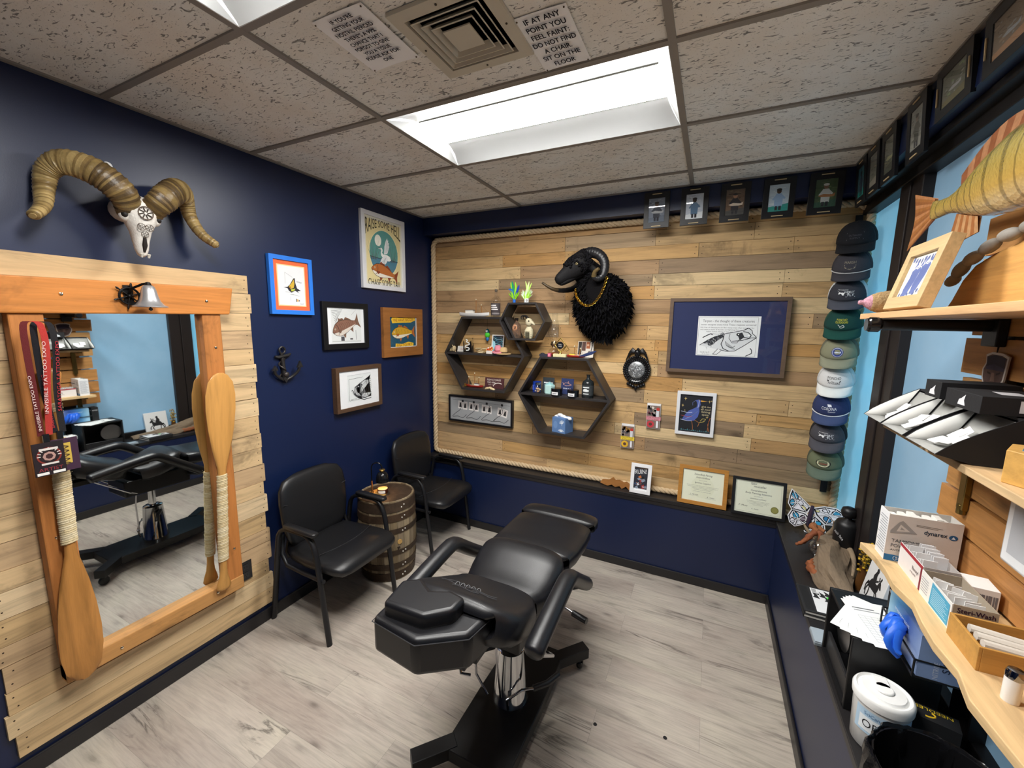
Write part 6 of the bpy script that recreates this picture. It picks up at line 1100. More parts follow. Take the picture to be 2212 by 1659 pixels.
# mechanism below the cushions
M().box(-.13, .13, -1.70 - CY, -1.28 - CY, .535, .655, '141416').build('lift_housing', blackpaint, t, bevel=.008)
M().box(-.11, .11, -1.28 - CY, -.84 - CY, .655, .685, '141416').build('leg_frame', blackpaint, t, bevel=.004)
M().box(-.09, .09, -1.96 - CY, -1.68 - CY, .700, .735, '141416', mx=MX.Translation((0, 0, .0))).build('back_frame', blackpaint, t, bevel=.004)
m = M(); m.lathe([(.001, .118), (.082, .118), (.082, .124), (.078, .13), (.062, .375), (.050, .383), (.001, .383)], 'c4c6c8', 36); m.build('column_cover', chrome, t, smooth=40)
M().lathe([(.001, .38), (.024, .38), (.024, .54), (.001, .54)], 'c4c6c8', 20).build('piston', chrome, t)
for p, c_, mt, nm, r in (([(.03, -.085, .14), (.03, -.10, .20), (.085, -.06, .24), (.13, -.02, .235)], 'b4b4b8', chrome, 'pedal_rod', .006), ([(.125, -.025, .236), (.17, .03, .232), (.20, .10, .232)], '1b1b1d', leather, 'pedal_grip', .013), ([(-.02, -.09, .60), (-.02, -.11, .42), (.0, -.10, .20)], 'b4b4b8', chrome, 'release_rod', .005), ([(.12, .12, .60), (.20, .13, .56), (.26, .12, .55)], 'b4b4b8', chrome, 'lever_rod', .006), ([(.25, .12, .55), (.32, .10, .548)], '1b1b1d', leather, 'lever_grip', .014), ([(-.07, .02, .34), (-.13, -.03, .33), (-.16, -.05, .30)], '1b1b1d', leather, 'pump_grip', .012), ([(-.16, -.05, .30), (-.15, -.06, .22), (-.09, -.06, .14)], 'b4b4b8', chrome, 'pump_rod', .006)): M().tube(p, r, c_, 10).build(nm, mt, t, smooth=60)
# base plate with splayed feet
m = M(); P = [(-.145, -.335), (-.05, -.335), (.05, -.335), (.145, -.335), (.150, .0), (.145, .36), (.06, .36), (-.06, .36), (-.145, .36), (-.150, .0)]; m.extz(P, .062, .118, '121214'); m.build('base_plate', blackpaint, t, smooth=35, bevel=.004)
for sx in (-1, 1):
    for y0, y1 in ((-.315, -.425), (.34, .455)):
        d = V((sx * .10, y1 - y0, 0)).normalized(); n_ = V((-d.y, d.x, 0)) * .032; a = V((sx * .115, y0 + (.03 if y1 < y0 else -.03), 0)); b_ = V((sx * .235, y1, 0)); Q = [a + n_, b_ + n_, b_ - n_, a - n_]
        if sx * (y1 - y0) > 0: Q = Q[::-1]
        M().extz([(p.x, p.y) for p in Q], .066, .122, '121214').build('base_foot', blackpaint, t, smooth=0, bevel=.003)
        cst = M(); cx2, cy2 = b_.x - d.x * .035, b_.y - d.y * .035; cst.lathe([(.001, -.012), (.026, -.012), (.030, -.006), (.030, .006), (.026, .012), (.001, .012)], '18181a', 20, mx=MX.Translation((cx2, cy2, .030)) @ MX.Rotation(R(90), 4, 'Y')); cst.box(cx2 - .018, cx2 + .018, cy2 - .008, cy2 + .008, .034, .068, '18181a'); cst.build('caster', gloss, t, smooth=40)
# spots on the floor
for lb, x, y in (('small black spot on the floor beside the tattoo chair base', 2.0, -1.35), ('small black spot on the floor nearer the lower corner', 2.3, -1.27)):
    o = M().lathe([(.001, 0), (.009, 0), (.008, .0015), (.001, .0018)], '161416', 14).build('floor_spot', matte, loc=(x, y, .0002)); tag(o, lb, 'floor spot', 'black spots on the floor')
# ---------------------------------------------------------------- slatted boards on the window side
m = M(); r = random.Random(21); z = 1.02
while z < 2.10:
    h = r.uniform(.098, .112); y0 = -1.245 + r.uniform(-.018, .014); m.box(3.068, 3.088, -3.35, y0, z, z + h, r.choice(['c98f52', 'd39a5c', 'bd8448', 'd8a468', 'c48a50'])); z += h + r.uniform(.008, .016)
for y in (-1.38, -2.2, -3.1): m.box(3.088, 3.108, y - .04, y + .04, 1.02, 2.12, 'b07a40')
tag(m.build('slat_panel', wood('slat_board', 1, .55, 1.1, .42), smooth=0, bevel=.001), 'orange brown slatted boards mounted before the window behind the shelves', 'wall cladding')
# shelves
t = T('top_shelf', 'pale wood top shelf on a black pipe bracket before the window', 'shelf', (0, 0, 0))
M().box(2.800, 3.066, -3.30, -1.222, 1.876, 1.894, 'dcb080').build('board', oakY, t, smooth=0, bevel=.0015)
for y in (-1.40, -2.60):
    M().tube([(2.802, y, 1.857), (3.05, y, 1.857)], .0165, '141416', 16).build('pipe', blackpaint, t); M().lathe([(.001, -.018), (.018, -.018), (.0225, -.012), (.0225, .010), (.019, .014), (.019, .018), (.001, .018)], '161618', 16, mx=MX.Translation((2.79, y, 1.857)) @ MX.Rotation(R(-90), 4, 'Y')).build('pipe_cap', gloss, t)
    M().box(3.045, 3.067, y - .035, y + .035, 1.80, 1.875, '141416').build('flange', blackpaint, t, bevel=.003)
raw = wood('raw_shelf', 1, .6, 1.2, .3)
t = T('middle_shelf', 'thin raw wood middle shelf carrying the black and white display trays', 'shelf', (0, 0, 0)); M().box(2.868, 3.066, -3.30, -1.335, 1.532, 1.550, 'd8b88c').build('board', raw, t, smooth=0, bevel=.002)
for y in (-1.39, -2.5): m = M(); m.box(3.052, 3.067, y - .016, y + .016, 1.315, 1.53, '8a7440'); m.box(2.90, 3.055, y - .012, y + .012, 1.515, 1.531, '8a7440'); m.tube([(3.060, y, 1.33), (3.060, y, 1.30)], .012, '8a7440', 10); m.build('bracket', brass, t, bevel=.002)
t = T('lower_shelf', 'raw edged pale wood lower shelf carrying the supply boxes and tray', 'shelf', (0, 0, 0)); m = M(); pts = [(3.066, -1.335), (3.066, -3.3)] + [(2.868 + .008 * math.sin(k * 2.3) + .006 * math.sin(k * .7), -3.3 + 1.965 * k / 24) for k in range(25)]; m.extz(pts, 1.108, 1.130, 'e2c08e'); m.build('board', raw, t, smooth=0, bevel=.002)
for y in (-1.39, -2.5): m = M(); m.box(3.052, 3.067, y - .016, y + .016, .90, 1.108, '8a7440'); m.box(2.90, 3.055, y - .012, y + .012, 1.092, 1.107, '8a7440'); m.build('bracket', brass, t, bevel=.002)
# top shelf: crochet ornament, framed tile, driftwood slab with stones, mounted fish
ZT = 1.894
t = T('crochet_ornament', 'tan crochet ornament with a pink tip at the end of the top shelf', 'crochet ornament', (2.850, -1.268, ZT + .036), 0); m = M(); prof = [(.001, .062), (.022, .058), (.032, .045), (.036, .025), (.036, .0), (.032, -.022), (.024, -.040)]
yarn = mat('crochet_yarn', .95, var=.35, vs_=150, bmp=1.0, bs=170)
secs = []
for i in range(len(prof) - 1):
    for k in range(4): secs.append(tuple(prof[i][j] + (prof[i + 1][j] - prof[i][j]) * k / 4 for j in (0, 1)))
secs.append(prof[-1]); secs = [(rr_ + .0012 * (i % 2), z_) for i, (rr_, z_) in enumerate(secs)]; q = MX.Rotation(R(90), 4, 'Y')
m.lathe([(a, b_) for a, b_ in secs][::-1], 'b5966a', 28, mx=q); m.build('crochet_body', yarn, t, smooth=60); M().lathe([(.001, -.072), (.006, -.071), (.008, -.066), (.007, -.060), (.014, -.054), (.020, -.046), (.0245, -.039)], 'd8a0b0', 24, mx=q).build('pink_tip', yarn, t, smooth=60)
def a_tile(m, y, w, h):
    e = .0001; m.rect(-w / 2, -h / 2, w / 2, h / 2, 'e6e4d8', y); r = random.Random(4)
    for s in (-1, 1):
        for k in range(9): x = -w / 2 + .012 + k * (w - .02) / 8; z = s * (h / 2 - .012) + r.uniform(-.006, .004); m.disc(x, z, r.uniform(.006, .010), '5a6690', y - e * (1 + k * .05), r.uniform(.004, .008), 9, r.uniform(0, 3))
    for dx, dz in ((-.024, -.004), (.026, .004)):
        P = lambda pts: [(a + dx, b_ + dz) for a, b_ in pts]; m.fl(P([(-.03, -.05), (-.012, -.058), (.004, -.046), (.020, -.01), (.026, .02), (.014, .032), (.004, .028), (-.014, .03), (-.026, .022), (-.024, .0), (-.034, -.03)]), '6472a6', y - 2 * e)
        m.fl(P([(-.02, .026), (-.012, .046), (-.002, .036)]), '6472a6', y - 2 * e); m.fl(P([(.014, .03), (.024, .050), (.03, .03)]), '6472a6', y - 2 * e)
        m.line(P([(-.024, .022), (-.01, .028), (.004, .024), (.018, .030)]), .003, 'e6e4d8', y - 3 * e)
        for k in range(7): m.line(P([(-.022 + k * .006, .018), (-.026 + k * .006, -.04 + k * .004)]), .0009, '3f4a7a', y - 3 * e)
frame('framed_tile', 'blue and white fish tile in a deep pale wood frame on the top shelf', (2.866, -1.487, ZT + .093), QR, .234, .186, .034, .030, 'd6b98a', oak, 'e6e4d8', a_tile, rx=R(-14), glz=False, cat='framed tile')
t = T('driftwood_slab', 'pale curved driftwood slab standing on the top shelf', 'driftwood', (2.975, -1.38, ZT), QR); pts = [(-.01, 0), (.03, .035), (.07, .085), (.12, .118), (.20, .138), (.30, .150), (.42, .150), (.55, .13), (.66, .09), (.72, .03), (.73, 0)]; M().ext(pts, -.024, .024, 'e0aa62').build('slab', wood('slab_wood', 0, .6, 1.5, .3), t, smooth=40, bevel=.006)
t = T('stone_row', 'row of smooth grey stones threaded along the curved edge of the slab', 'stone ornament', (2.950, -1.38, ZT), QR)
sp = [(.066, .086), (.10, .112), (.150, .134), (.215, .152), (.285, .166), (.36, .172), (.43, .170)]
for k, (a, b_) in enumerate(sp): s = 1 if k else .7; M().ball(0, 0, 0, .034 * s, .016, .015 * s, ['97928a', '8a857c', '9c968c', '857f76'][k % 4], mx=MX.Translation((a - .01, -.012, b_)) @ MX.Rotation(-math.atan2(.04, .06) if k < 2 else -.28 if k < 4 else 0, 4, 'Y')).build('stone', mat('river_stone', .75, var=.15, bmp=.2), t, smooth=80)
# fish mount
t = T('fish_mount', 'mounted golden barred fish with copper fins above the top shelf', 'fish mount', (2.94, -1.30, 2.20), QR)
fm, nt, b = nodes('fish_skin'); vec = coords(nt, (1, 1, 1)); sx = N(nt, 'ShaderNodeSeparateXYZ'); nt.links.new(vec, sx.inputs[0])
base = ramp(nt, sx.outputs[2], [(.0, lin('d8c8a0')), (1, lin('d8c8a0'))]); mr = N(nt, 'ShaderNodeMapRange'); mr.inputs[1].default_value = -.11; mr.inputs[2].default_value = .11; nt.links.new(sx.outputs[2], mr.inputs[0]); base = ramp(nt, mr.outputs[0], [(.05, lin('d9c49a')), (.35, lin('b8964a')), (.7, lin('a3924a')), (.95, lin('5f5a34'))])
wv = N(nt, 'ShaderNodeTexWave'); wv.inputs['Scale'].default_value = 3.6; wv.inputs['Distortion'].default_value = 6; wv.inputs['Detail'].default_value = 3; nt.links.new(coords(nt, (1.6, 1, .5)), wv.inputs['Vector'])
bars = ramp(nt, wv.outputs['Fac'], [(.04, .35), (.12, 1.0)]); sc_ = N(nt, 'ShaderNodeTexVoronoi'); sc_.inputs['Scale'].default_value = 120; nt.links.new(vec, sc_.inputs['Vector'])
nt.links.new(mixrgb(nt, 'MULTIPLY', .7, base, bars), b.inputs['Base Color']); b.inputs['Roughness'].default_value = .25; b.inputs['Coat Weight'].default_value = .4; bump(nt, b, sc_.outputs['Distance'], .5, .003)
secs = []
for x, h, w_, zc_ in ((-.06, .030, .008, .012), (-.02, .026, .014, .006), (.05, .024, .018, .002), (.11, .034, .024, -.002), (.18, .055, .034, -.002), (.26, .078, .044, .0), (.36, .094, .052, .004), (.46, .092, .054, .002), (.55, .074, .046, -.004), (.61, .050, .034, -.010), (.65, .024, .018, -.014), (.665, .006, .006, -.016)): secs.append([(x, p[1], zc_ + p[0]) for p in se(0, 0, h, w_, 22, 2.1)])
M().loft(secs, 'c9a03e').build('fish_body', fm, t, smooth=70)
finm = mat('copper_fin', .35, .25, var=.3, vs_=60)
def fin(name, root, tips, cols, y=0, th=.004):
    m = M(); n = len(root)
    for i in range(n - 1):
        m.add([(root[i][0], y - th, root[i][1]), (root[i + 1][0], y - th, root[i + 1][1]), (tips[i + 1][0], y - th * .3, tips[i + 1][1]), (tips[i][0], y - th * .3, tips[i][1])], [(0, 1, 2, 3)], cols[i % len(cols)])
        m.add([(root[i][0], y + th, root[i][1]), (root[i + 1][0], y + th, root[i + 1][1]), (tips[i + 1][0], y + th * .3, tips[i + 1][1]), (tips[i][0], y + th * .3, tips[i][1])], [(3, 2, 1, 0)], cols[i % len(cols)])
        a, c = root[i], tips[i]; m.tube([(a[0], y, a[1]), (c[0], y, c[1])], [.0035, .0012], 'c07a50', 5)
    m.build(name, finm, t, smooth=0)
n = 15; fin('tail_fin', [(-.055 + .006 * abs(i / 7 - 1), -.018 + .062 * i / (n - 1)) for i in range(n)], [(-.20 - .028 * abs(i / 7 - 1) ** 1.5 + .012, -.085 + .185 * i / (n - 1)) for i in range(n)], ['b5753f', 'c98a5a', 'a5673a'])
fin('dorsal_fin', [(.10 + .025 * i, .030 + .0042 * i) for i in range(12)], [(.085 + .030 * i, .070 + .045 * math.sin(PI * i / 11) + .004 * i) for i in range(12)], ['a0603a', 'c48a60'])
fin('anal_fin', [(.10 + .014 * i, -.035 - .004 * i) for i in range(9)], [(.075 + .018 * i, -.105 - .004 * i + .006 * abs(i - 3)) for i in range(9)], ['b07040', 'd0a070'])
M().ball(.60, -.034, .008, .008, .005, .008, '141210').build('eye', gloss, t); M().tube([(.30, .04, .0), (.30, .128, -.02)], .008, '4a3a2a', 8).build('mounting_peg', oak, t)
# display trays on the middle shelf
ZM = 1.550
def tray(label, y, w_):
    t = T('display_tray', label, 'display tray', (0, y, ZM), 0, 'display trays on the middle shelf'); n = 10
    arcp = [(2.822 + .128 * math.sin(PI / 2 * k / n), .016 + .094 * (1 - (1 - k / n) ** 2) ** .5 if 0 else .016 + .094 * math.sin(PI / 2 * k / n) ** .8) for k in range(n + 1)]
    P = [(2.885, .001)] + arcp + [(3.045, .110), (3.045, .001)]
    for s in (-1, 1): M().ext(P, s * w_ / 2 - .0015, s * w_ / 2 + .0015, '17171a').build('side_panel', cardboard, t, smooth=0)
    m = M(); m.box(2.952, 3.045, -w_ / 2, w_ / 2, .104, .110, '1c1c1f'); m.box(3.042, 3.045, -w_ / 2, w_ / 2, .001, .110, '17171a'); m.add([(2.885, -w_ / 2, .001), (2.885, w_ / 2, .001), (2.822, w_ / 2, .016), (2.822, -w_ / 2, .016)], [(0, 1, 2, 3)], '17171a'); m.box(2.885, 3.045, -w_ / 2, w_ / 2, .0005, .003, '17171a'); m.build('black_shell', cardboard, t, smooth=0)
    m = M(); secs = [[(a + .002, yy, b_ - .012) for yy in (-w_ / 2 + .003, w_ / 2 - .003)] for a, b_ in arcp]
    m.add([(2.824, -w_ / 2 + .003, .016), (2.824, w_ / 2 - .003, .016), (2.905, w_ / 2 - .003, .012), (2.905, -w_ / 2 + .003, .012)], [(0, 1, 2, 3)], 'd8d8d4'); m.add([(2.951, -w_ / 2 + .003, .10), (2.951, w_ / 2 - .003, .10), (2.905, w_ / 2 - .003, .012), (2.905, -w_ / 2 + .003, .012)], [(0, 1, 2, 3)], 'dcdcd8')
    for s in (-1, 1): m.add([(a, s * (w_ / 2 - .0022), b_ - .001) for a, b_ in arcp] + [(2.90, s * (w_ / 2 - .0022), .010)], [tuple(range(n + 2))], 'dcdcd8'); m.build('pocket_lining', paper, t, smooth=50, solid=.001)
    m = M(); m.add([(2.985, -.05, .1106), (3.03, -.05, .1106), (3.03, .05, .1106), (2.985, .05, .1106)], [(0, 1, 2, 3)], '202024'); m.add([(2.975, -.035, .111), (2.99, -.03, .111), (2.985, .035, .111), (2.97, .02, .111)], [(0, 1, 2, 3)], 'd8d8dc'); m.add([(3.0, -.05, .111), (3.015, -.05, .111), (3.015, -.015, .111), (3.0, -.015, .111)], [(0, 1, 2, 3)], 'a8a8ac'); m.build('lid_print', paper, t, smooth=0)
    for k in range(5):
        a = rnd.uniform(-.3, .3); yy = rnd.uniform(-w_ / 2 + .04, w_ / 2 - .04); M().box(-.016, .016, -.018, .018, -.0008, .0008, 'ecebea', mx=MX.Translation((2.866 + .009 * k, yy, .030 + .006 * k)) @ MX.Rotation(R(-24 - 6 * k), 4, 'Y') @ MX.Rotation(a, 4, 'Z')).build('packet', paper, t, smooth=0)
tray('black display tray with white packets at the far end of the middle shelf', -1.385, .145)
tray('black display tray with white packets in the middle of the three', -1.540, .150)
tray('black display tray nearest the wooden hexagon box, its side facing the room', -1.715, .160)
for lb, y, x0, w_, h in (('small black carton lying on the trays nearer the far end', -1.515, 2.905, .085, .045), ('larger black carton with a white label lying on the trays', -1.700, 2.890, .150, .040)):
    t = T('small_carton', lb, 'carton', (x0, y, ZM + .112), 0, 'black cartons on the display trays'); M().box(0, .15, -w_ / 2, w_ / 2, 0, h, '18181b').build('carton', cardboard, t, bevel=.001)
    m = M(); m.add([(-.0006, .016, .008), (-.0006, -.016, .008), (-.0006, -.010, .020), (-.0006, -.014, .034), (-.0006, .002, .024), (-.0006, .012, .020)], [(0, 1, 2, 3, 4, 5)], 'd6d6da')
    if w_ > .1: m.rect(.06, .008, .135, .034, 'd8d8dc', -w_ / 2 - .0006); m.text('CURVED BARBELL', .098, .024, .005, '444448', -w_ / 2 - .0009, .05); m.text('16g 10mm', .098, .014, .005, '444448', -w_ / 2 - .0009, .03); m.add([(.05, -.03, h + .0005), (.09, -.04, h + .0005), (.10, .02, h + .0005), (.06, .03, h + .0005)], [(0, 1, 2, 3)], 'c8c8cc')
    m.build('carton_print', paper, t, smooth=0)
t = T('wooden_box', 'honey wood hexagonal box with a blue glass top on the middle shelf', 'box', (2.955, -1.905, ZM)); P = [(.075 * math.cos(PI / 3 * k), .075 * math.sin(PI / 3 * k)) for k in range(6)]; M().extz(P, 0, .066, 'd9a95e').build('box_body', wood('honey_wood', 0, .4, 1.2, .2, knots=False), t, smooth=0, bevel=.002); M().extz([(a * .72, b_ * .72) for a, b_ in P], .066, .0675, '5f8aa0').build('glass_top', gloss, t)
t = T('air_freshener', 'flat face shaped air freshener hanging on cords before the slats', 'air freshener', (3.058, -1.425, 1.725), QR); ol = [(-.045, .052), (-.02, .060), (.03, .058), (.056, .050), (.052, .015), (.048, -.015), (.028, -.045), (.0, -.060), (-.03, -.048), (-.050, -.012), (-.052, .012), (-.040, .03)]
m = M(); m.ext([(a * 1.0, b_) for a, b_ in ol], -.002, .002, 'cdc4bc'); e = .0001; y = -.0024; m.fl([(a * .88, b_ * .90) for a, b_ in ol], '5a4440', y); m.fl([(-.036, .018), (-.036, .046), (.0, .053), (.044, .046), (.044, .016), (.0, .026)], '2a2438', y - e); m.fl([(-.036, .012), (.044, .010), (.044, .018), (.0, .028), (-.036, .020)], '3a3248', y - 2 * e)
m.fl([(-.006, .004), (.006, .004), (.012, -.020), (-.008, -.020)], '7d6258', y - 2 * e); m.line([(-.026, .004), (-.010, .0)], .005, '2e2020', y - 3 * e); m.line([(.014, .0), (.032, .006)], .005, '2e2020', y - 3 * e); m.line([(-.018, -.034), (.0, -.030), (.020, -.035)], .004, '3a2626', y - 3 * e); m.line([(-.028, -.02), (-.018, -.04)], .003, '47342f', y - 3 * e); m.line([(.03, -.02), (.022, -.04)], .003, '47342f', y - 3 * e); m.build('face_card', paper, t, smooth=0)
M().tube([(-.004, 0, .058), (-.004, .0, .12), (-.010, .0, .132)], .0012, '2a1c14', 5).tube([(-.004, 0, .058), (.010, 0, .12), (.012, .0, .132)], .0012, '2a1c14', 5).build('cord', cloth, t)
# lower shelf supplies
ZS = 1.130
t = T('supply_box', 'tall grey and white box of antiseptic swabs with a blue band, at the shelf end', 'supply box', (2.970, -1.398, ZS), R(2)); w_, d, h = .170, .066, .150
m = M(); x0 = -w_ / 2
m.box(x0, -x0, -d / 2, -d / 2 + .002, 0, h, 'd6ccc4').box(x0, -x0, d / 2 - .002, d / 2, 0, h, 'd6d2cc').box(x0, x0 + .002, -d / 2 + .002, d / 2 - .002, 0, h + .002, 'e8e8ea').box(-x0 - .002, -x0, -d / 2 + .002, d / 2 - .002, 0, h, 'd6d2cc').box(x0 + .002, -x0 - .002, -d / 2 + .002, d / 2 - .002, 0, .002, 'cccccc'); m.build('carton', cardboard, t, smooth=0)
m = M(); y = -d / 2 - .0006; e = .0001
m.rect(x0, .0, -.015, .020, '2a6a9e', y); m.disc(-.050, .010, .013, 'e8ecf0', y - e, .0095); m.disc(-.050, .010, .012, '2a6a9e', y - 2 * e, .0085); m.text('50', -.050, .006, .009, 'eef2f6', y - 3 * e, .014, bold=.0004)
m.fl([(-.060, .128), (-.052, .134), (-.015, .098), (-.078, .090), (-.078, .098)], 'a09a96', y - e); m.fl([(-.056, .122), (-.032, .102), (-.064, .098)], 'd6ccc4', y - 2 * e); m.fl([(-.054, .113), (-.044, .105), (-.056, .104)], 'a09a96', y - 3 * e)
m.text('TAMPONS TIGE', -.072, .062, .011, '4a5058', y - e, .10, al='l'); m.text('POVIDONE', -.072, .046, .011, '4a5058', y - e, .066, al='l'); m.text('ANTISEPTIQUE', -.072, .034, .006, '4a5058', y - e, .06, al='l')
m.text('dynarex', .026, .102, .013, '3a4a5a', y - e, .052, bold=.0006); m.disc(.066, .105, .010, '2a5a86', y - e, .008); m.fl([(.061, .101), (.071, .101), (.066, .109)], 'e8ecf0', y - 2 * e); m.line([(-.02, .128), (.04, .126)], .0012, '6a6660', y - e); m.line([(-.02, .124), (.03, .122)], .0012, '6a6660', y - e)
for k in range(14): q = -d / 2 + .006; m.add([(x0 - .0006, -d / 2 + .006, .02 + k * .0085), (x0 - .0006, -d / 2 + .006, .023 + k * .0085), (x0 - .0006, d / 2 - .006 - (k % 3) * .006, .023 + k * .0085), (x0 - .0006, d / 2 - .006 - (k % 3) * .006, .02 + k * .0085)], [(0, 1, 2, 3)], '9a9ca2')
m.build('box_print', paper, t, smooth=0)
m = M()
for k in range(7): m.box(-.07 + k * .02, -.054 + k * .02, -.024 + .01 * (k % 2), .02, .10, h - .012 + .006 * (k % 3), 'e6e4de', mx=MX.Rotation(.04 * (k % 3 - 1), 4, 'X'))
m.build('sachets', paper, t, smooth=0)
def opentray(t, x0, x1, y0, y1, h, side, inner, front=None):
    """open carton: front wall faces the room (-x)"""
    m = M(); k = .002
    m.box(x0, x0 + k, y0, y1, 0, h, [side] * 6 if 0 else (front or side)); m.box(x1 - k, x1, y0, y1, 0, h, inner); m.box(x0 + k, x1 - k, y0, y0 + k, 0, h, inner); m.box(x0 + k, x1 - k, y1 - k, y1, 0, h, inner); m.box(x0 + k, x1 - k, y0 + k, y1 - k, 0, k, inner); m.build('carton', cardboard, t, smooth=0)
t = T('supply_tray', 'open white box with a red rim holding white wipes', 'supply box', (0, 0, ZS), 0, 'open supply boxes on the lower shelf'); opentray(t, 2.918, 2.994, -1.592, -1.445, .072, 'e6e2e0', 'b0a8a4', 'e4dedc')
m = M(); X = 2.9174; m.add([(X, -1.445, .062), (X, -1.592, .062), (X, -1.592, .072), (X, -1.445, .072)], [(0, 1, 2, 3)], '9e2a34'); m.add([(X, -1.592, .0), (X, -1.582, .0), (X, -1.582, .062), (X, -1.592, .062)][::-1], [(0, 1, 2, 3)], '7a2434')
vs1, fs1, a0, a1 = glyphs('Benzyl'); m.add([(X - .0002, -1.535 - (p[0] - a0) * .015, .034 + p[1] * .015) for p in vs1], fs1, '4a3a40'); vs1, fs1, a0, a1 = glyphs('prep pads'); m.add([(X - .0002, -1.525 - (p[0] - a0) * .009, .022 + p[1] * .009) for p in vs1], fs1, '6a5a60'); m.build('box_print', paper, t, smooth=0)
for k in range(9): M().box(2.925, 2.955, -1.455 - k * .014 - .0008, -1.455 - k * .014 + .0008, .006, .070 + .006 * (k % 3), 'efeeee', mx=MX.Translation((0, 0, 0))).build('wipe', paper, t, smooth=0)
for k in range(8): M().box(2.958, 2.989, -1.452 - k * .012 - .0008, -1.452 - k * .012 + .0008, .006, .080 + .003 * (k % 2), 'e8e8ea').build('wipe', paper, t, smooth=0)
t = T('supply_tray', 'open carton with a light blue label and wash sachets', 'supply box', (0, 0, ZS), 0, 'open supply boxes on the lower shelf'); opentray(t, 2.914, 2.994, -1.755, -1.600, .068, 'e4e2de', 'a39684', 'e8e6e2')
m = M(); X = 2.9134; m.add([(X, -1.655, .004), (X, -1.748, .004), (X, -1.748, .060), (X, -1.660, .066)], [(0, 1, 2, 3)], '4fa3c6')
for k in range(9): m.add([(X - .0002, -1.664, .012 + k * .005), (X - .0002, -1.742 + .008 * (k % 3), .012 + k * .005), (X - .0002, -1.742 + .008 * (k % 3), .0135 + k * .005), (X - .0002, -1.664, .0135 + k * .005)], [(0, 1, 2, 3)], 'b8dcea')
for k in range(6): m.add([(X - .0002, -1.606, .016 + k * .007), (X - .0002, -1.642, .016 + k * .007), (X - .0002, -1.642, .018 + k * .007), (X - .0002, -1.606, .018 + k * .007)], [(0, 1, 2, 3)], '9a9aa0')
m.text('Steri-Wash', 2.956, .050, .012, '5a3a5a', -1.7556, .065, bold=.0004); m.build('box_print', paper, t, smooth=0)
for k in range(10): M().box(-.016, .016, -.0008, .0008, 0, .056, 'f0efee', mx=MX.Translation((2.936 + .009 * (k % 5), -1.63 - k * .011, .008)) @ MX.Rotation(rnd.uniform(-.4, .4), 4, 'Z') @ MX.Rotation(rnd.uniform(-.2, .2), 4, 'Y')).build('sachet', paper, t, smooth=0)
t = T('card_pack', 'stack of white cards with barcodes against the slats', 'cards', (3.029, -1.590, ZS), R(-5))
for k in range(1): M().box(-.029, .029, -.035, .035, 0, .060, 'e9e7e4').build('card_stack', paper, t, bevel=.001)
m = M()
for k in range(12): m.rect(-.026 + k * .0043, .010, -.0238 + k * .0043 + .001 * (k % 3), .045, '77757a', -.0356)
m.build('barcode', paper, t, smooth=0)
t = T('wooden_tray', 'honey coloured open wooden tray holding plastic tubes', 'tray', (0, 0, ZS)); k = .006; wt = wood('tray_wood', 0, .45, 1.1, .2, knots=False); X0, X1, Y0, Y1, hh = 2.905, 3.058, -1.885, -1.765, .055; t.location = (0, -.005, ZS)
for nm, a in (('front_side', (X0, X0 + k, Y0, Y1)), ('back_side', (X1 - k, X1, Y0, Y1)), ('end_side', (X0 + k, X1 - k, Y0, Y0 + k)), ('end_side', (X0 + k, X1 - k, Y1 - k, Y1))): M().box(*a, 0, hh, 'c9964e').build(nm, wt, t, smooth=0, bevel=.001)
M().box(X0 + k, X1 - k, Y0 + k, Y1 - k, 0, .004, 'b98842').build('tray_floor', wt, t, smooth=0)
for q in range(3): M().tube([(2.925, -1.80 - q * .026, .045), (3.04, -1.812 - q * .022, .040)], .010, 'd8d2c8', 10).build('plastic_tube', mat('milky_plastic', .3), t)
t = T('salt_shaker', 'small white shaker with a metal cap before the wooden tray', 'shaker', (2.926, -1.958, ZS)); M().lathe([(.001, 0), (.0125, 0), (.013, .002), (.013, .050), (.001, .050)], 'f0efed', 24).build('shaker_body', gloss, t); M().lathe([(.001, .050), (.0135, .050), (.0135, .060), (.011, .067), (.001, .068)], '9a9a9c', 24).build('cap', chrome, t)
t = T('wall_dispenser', 'white plastic dispenser fixed to the slats, cut by the photo edge', 'dispenser', (3.066, -1.80, 1.400), QR); M().box(-.085, .115, -.075, -.001, -.085, .095, 'e8eaec').build('dispenser_body', gloss, t, bevel=.010, seg=3); M().rect(-.060, -.055, .10, .080, 'b8babf', -.0756).disc(.0, .035, .012, '6a6c66', -.0760).build('front_panel', paper, t, smooth=0)
# ---------------------------------------------------------------- things standing on the window ledge
dw = wood('grey_driftwood', 1, .85, 2.4, .5, knots=False)
t = T('driftwood_log', 'large grey brown driftwood log lying along the ledge', 'driftwood', (0, 0, ZL)); P = smoothpath([(3.02, -.20, .03), (3.035, -.30, .06), (3.03, -.42, .075), (2.995, -.55, .06), (2.97, -.68, .05), (2.985, -.80, .040), (3.02, -.94, .026), (3.05, -1.05, .014)], 5); n = len(P)
m = M(); secs = []
for i, p in enumerate(P):
    f = i / (n - 1); rr = .030 + .045 * math.sin(PI * min(1, f * 1.25)) ** .8 * (1 - .75 * f ** 3); sec = []
    for k in range(22):
        a = 2 * PI * k / 22; q = 1 + .20 * math.sin(3 * a + f * 5) + .10 * math.sin(7 * a - f * 8) + .05 * math.sin(11 * a + f * 17); sec.append((p.x + rr * 1.15 * q * math.cos(a), p.y, max(.002, p.z - .01 + rr * .85 * q * math.sin(a))))
    secs.append(sec)
m.loft(secs, '85735f'); m.build('log', dw, t, smooth=50)
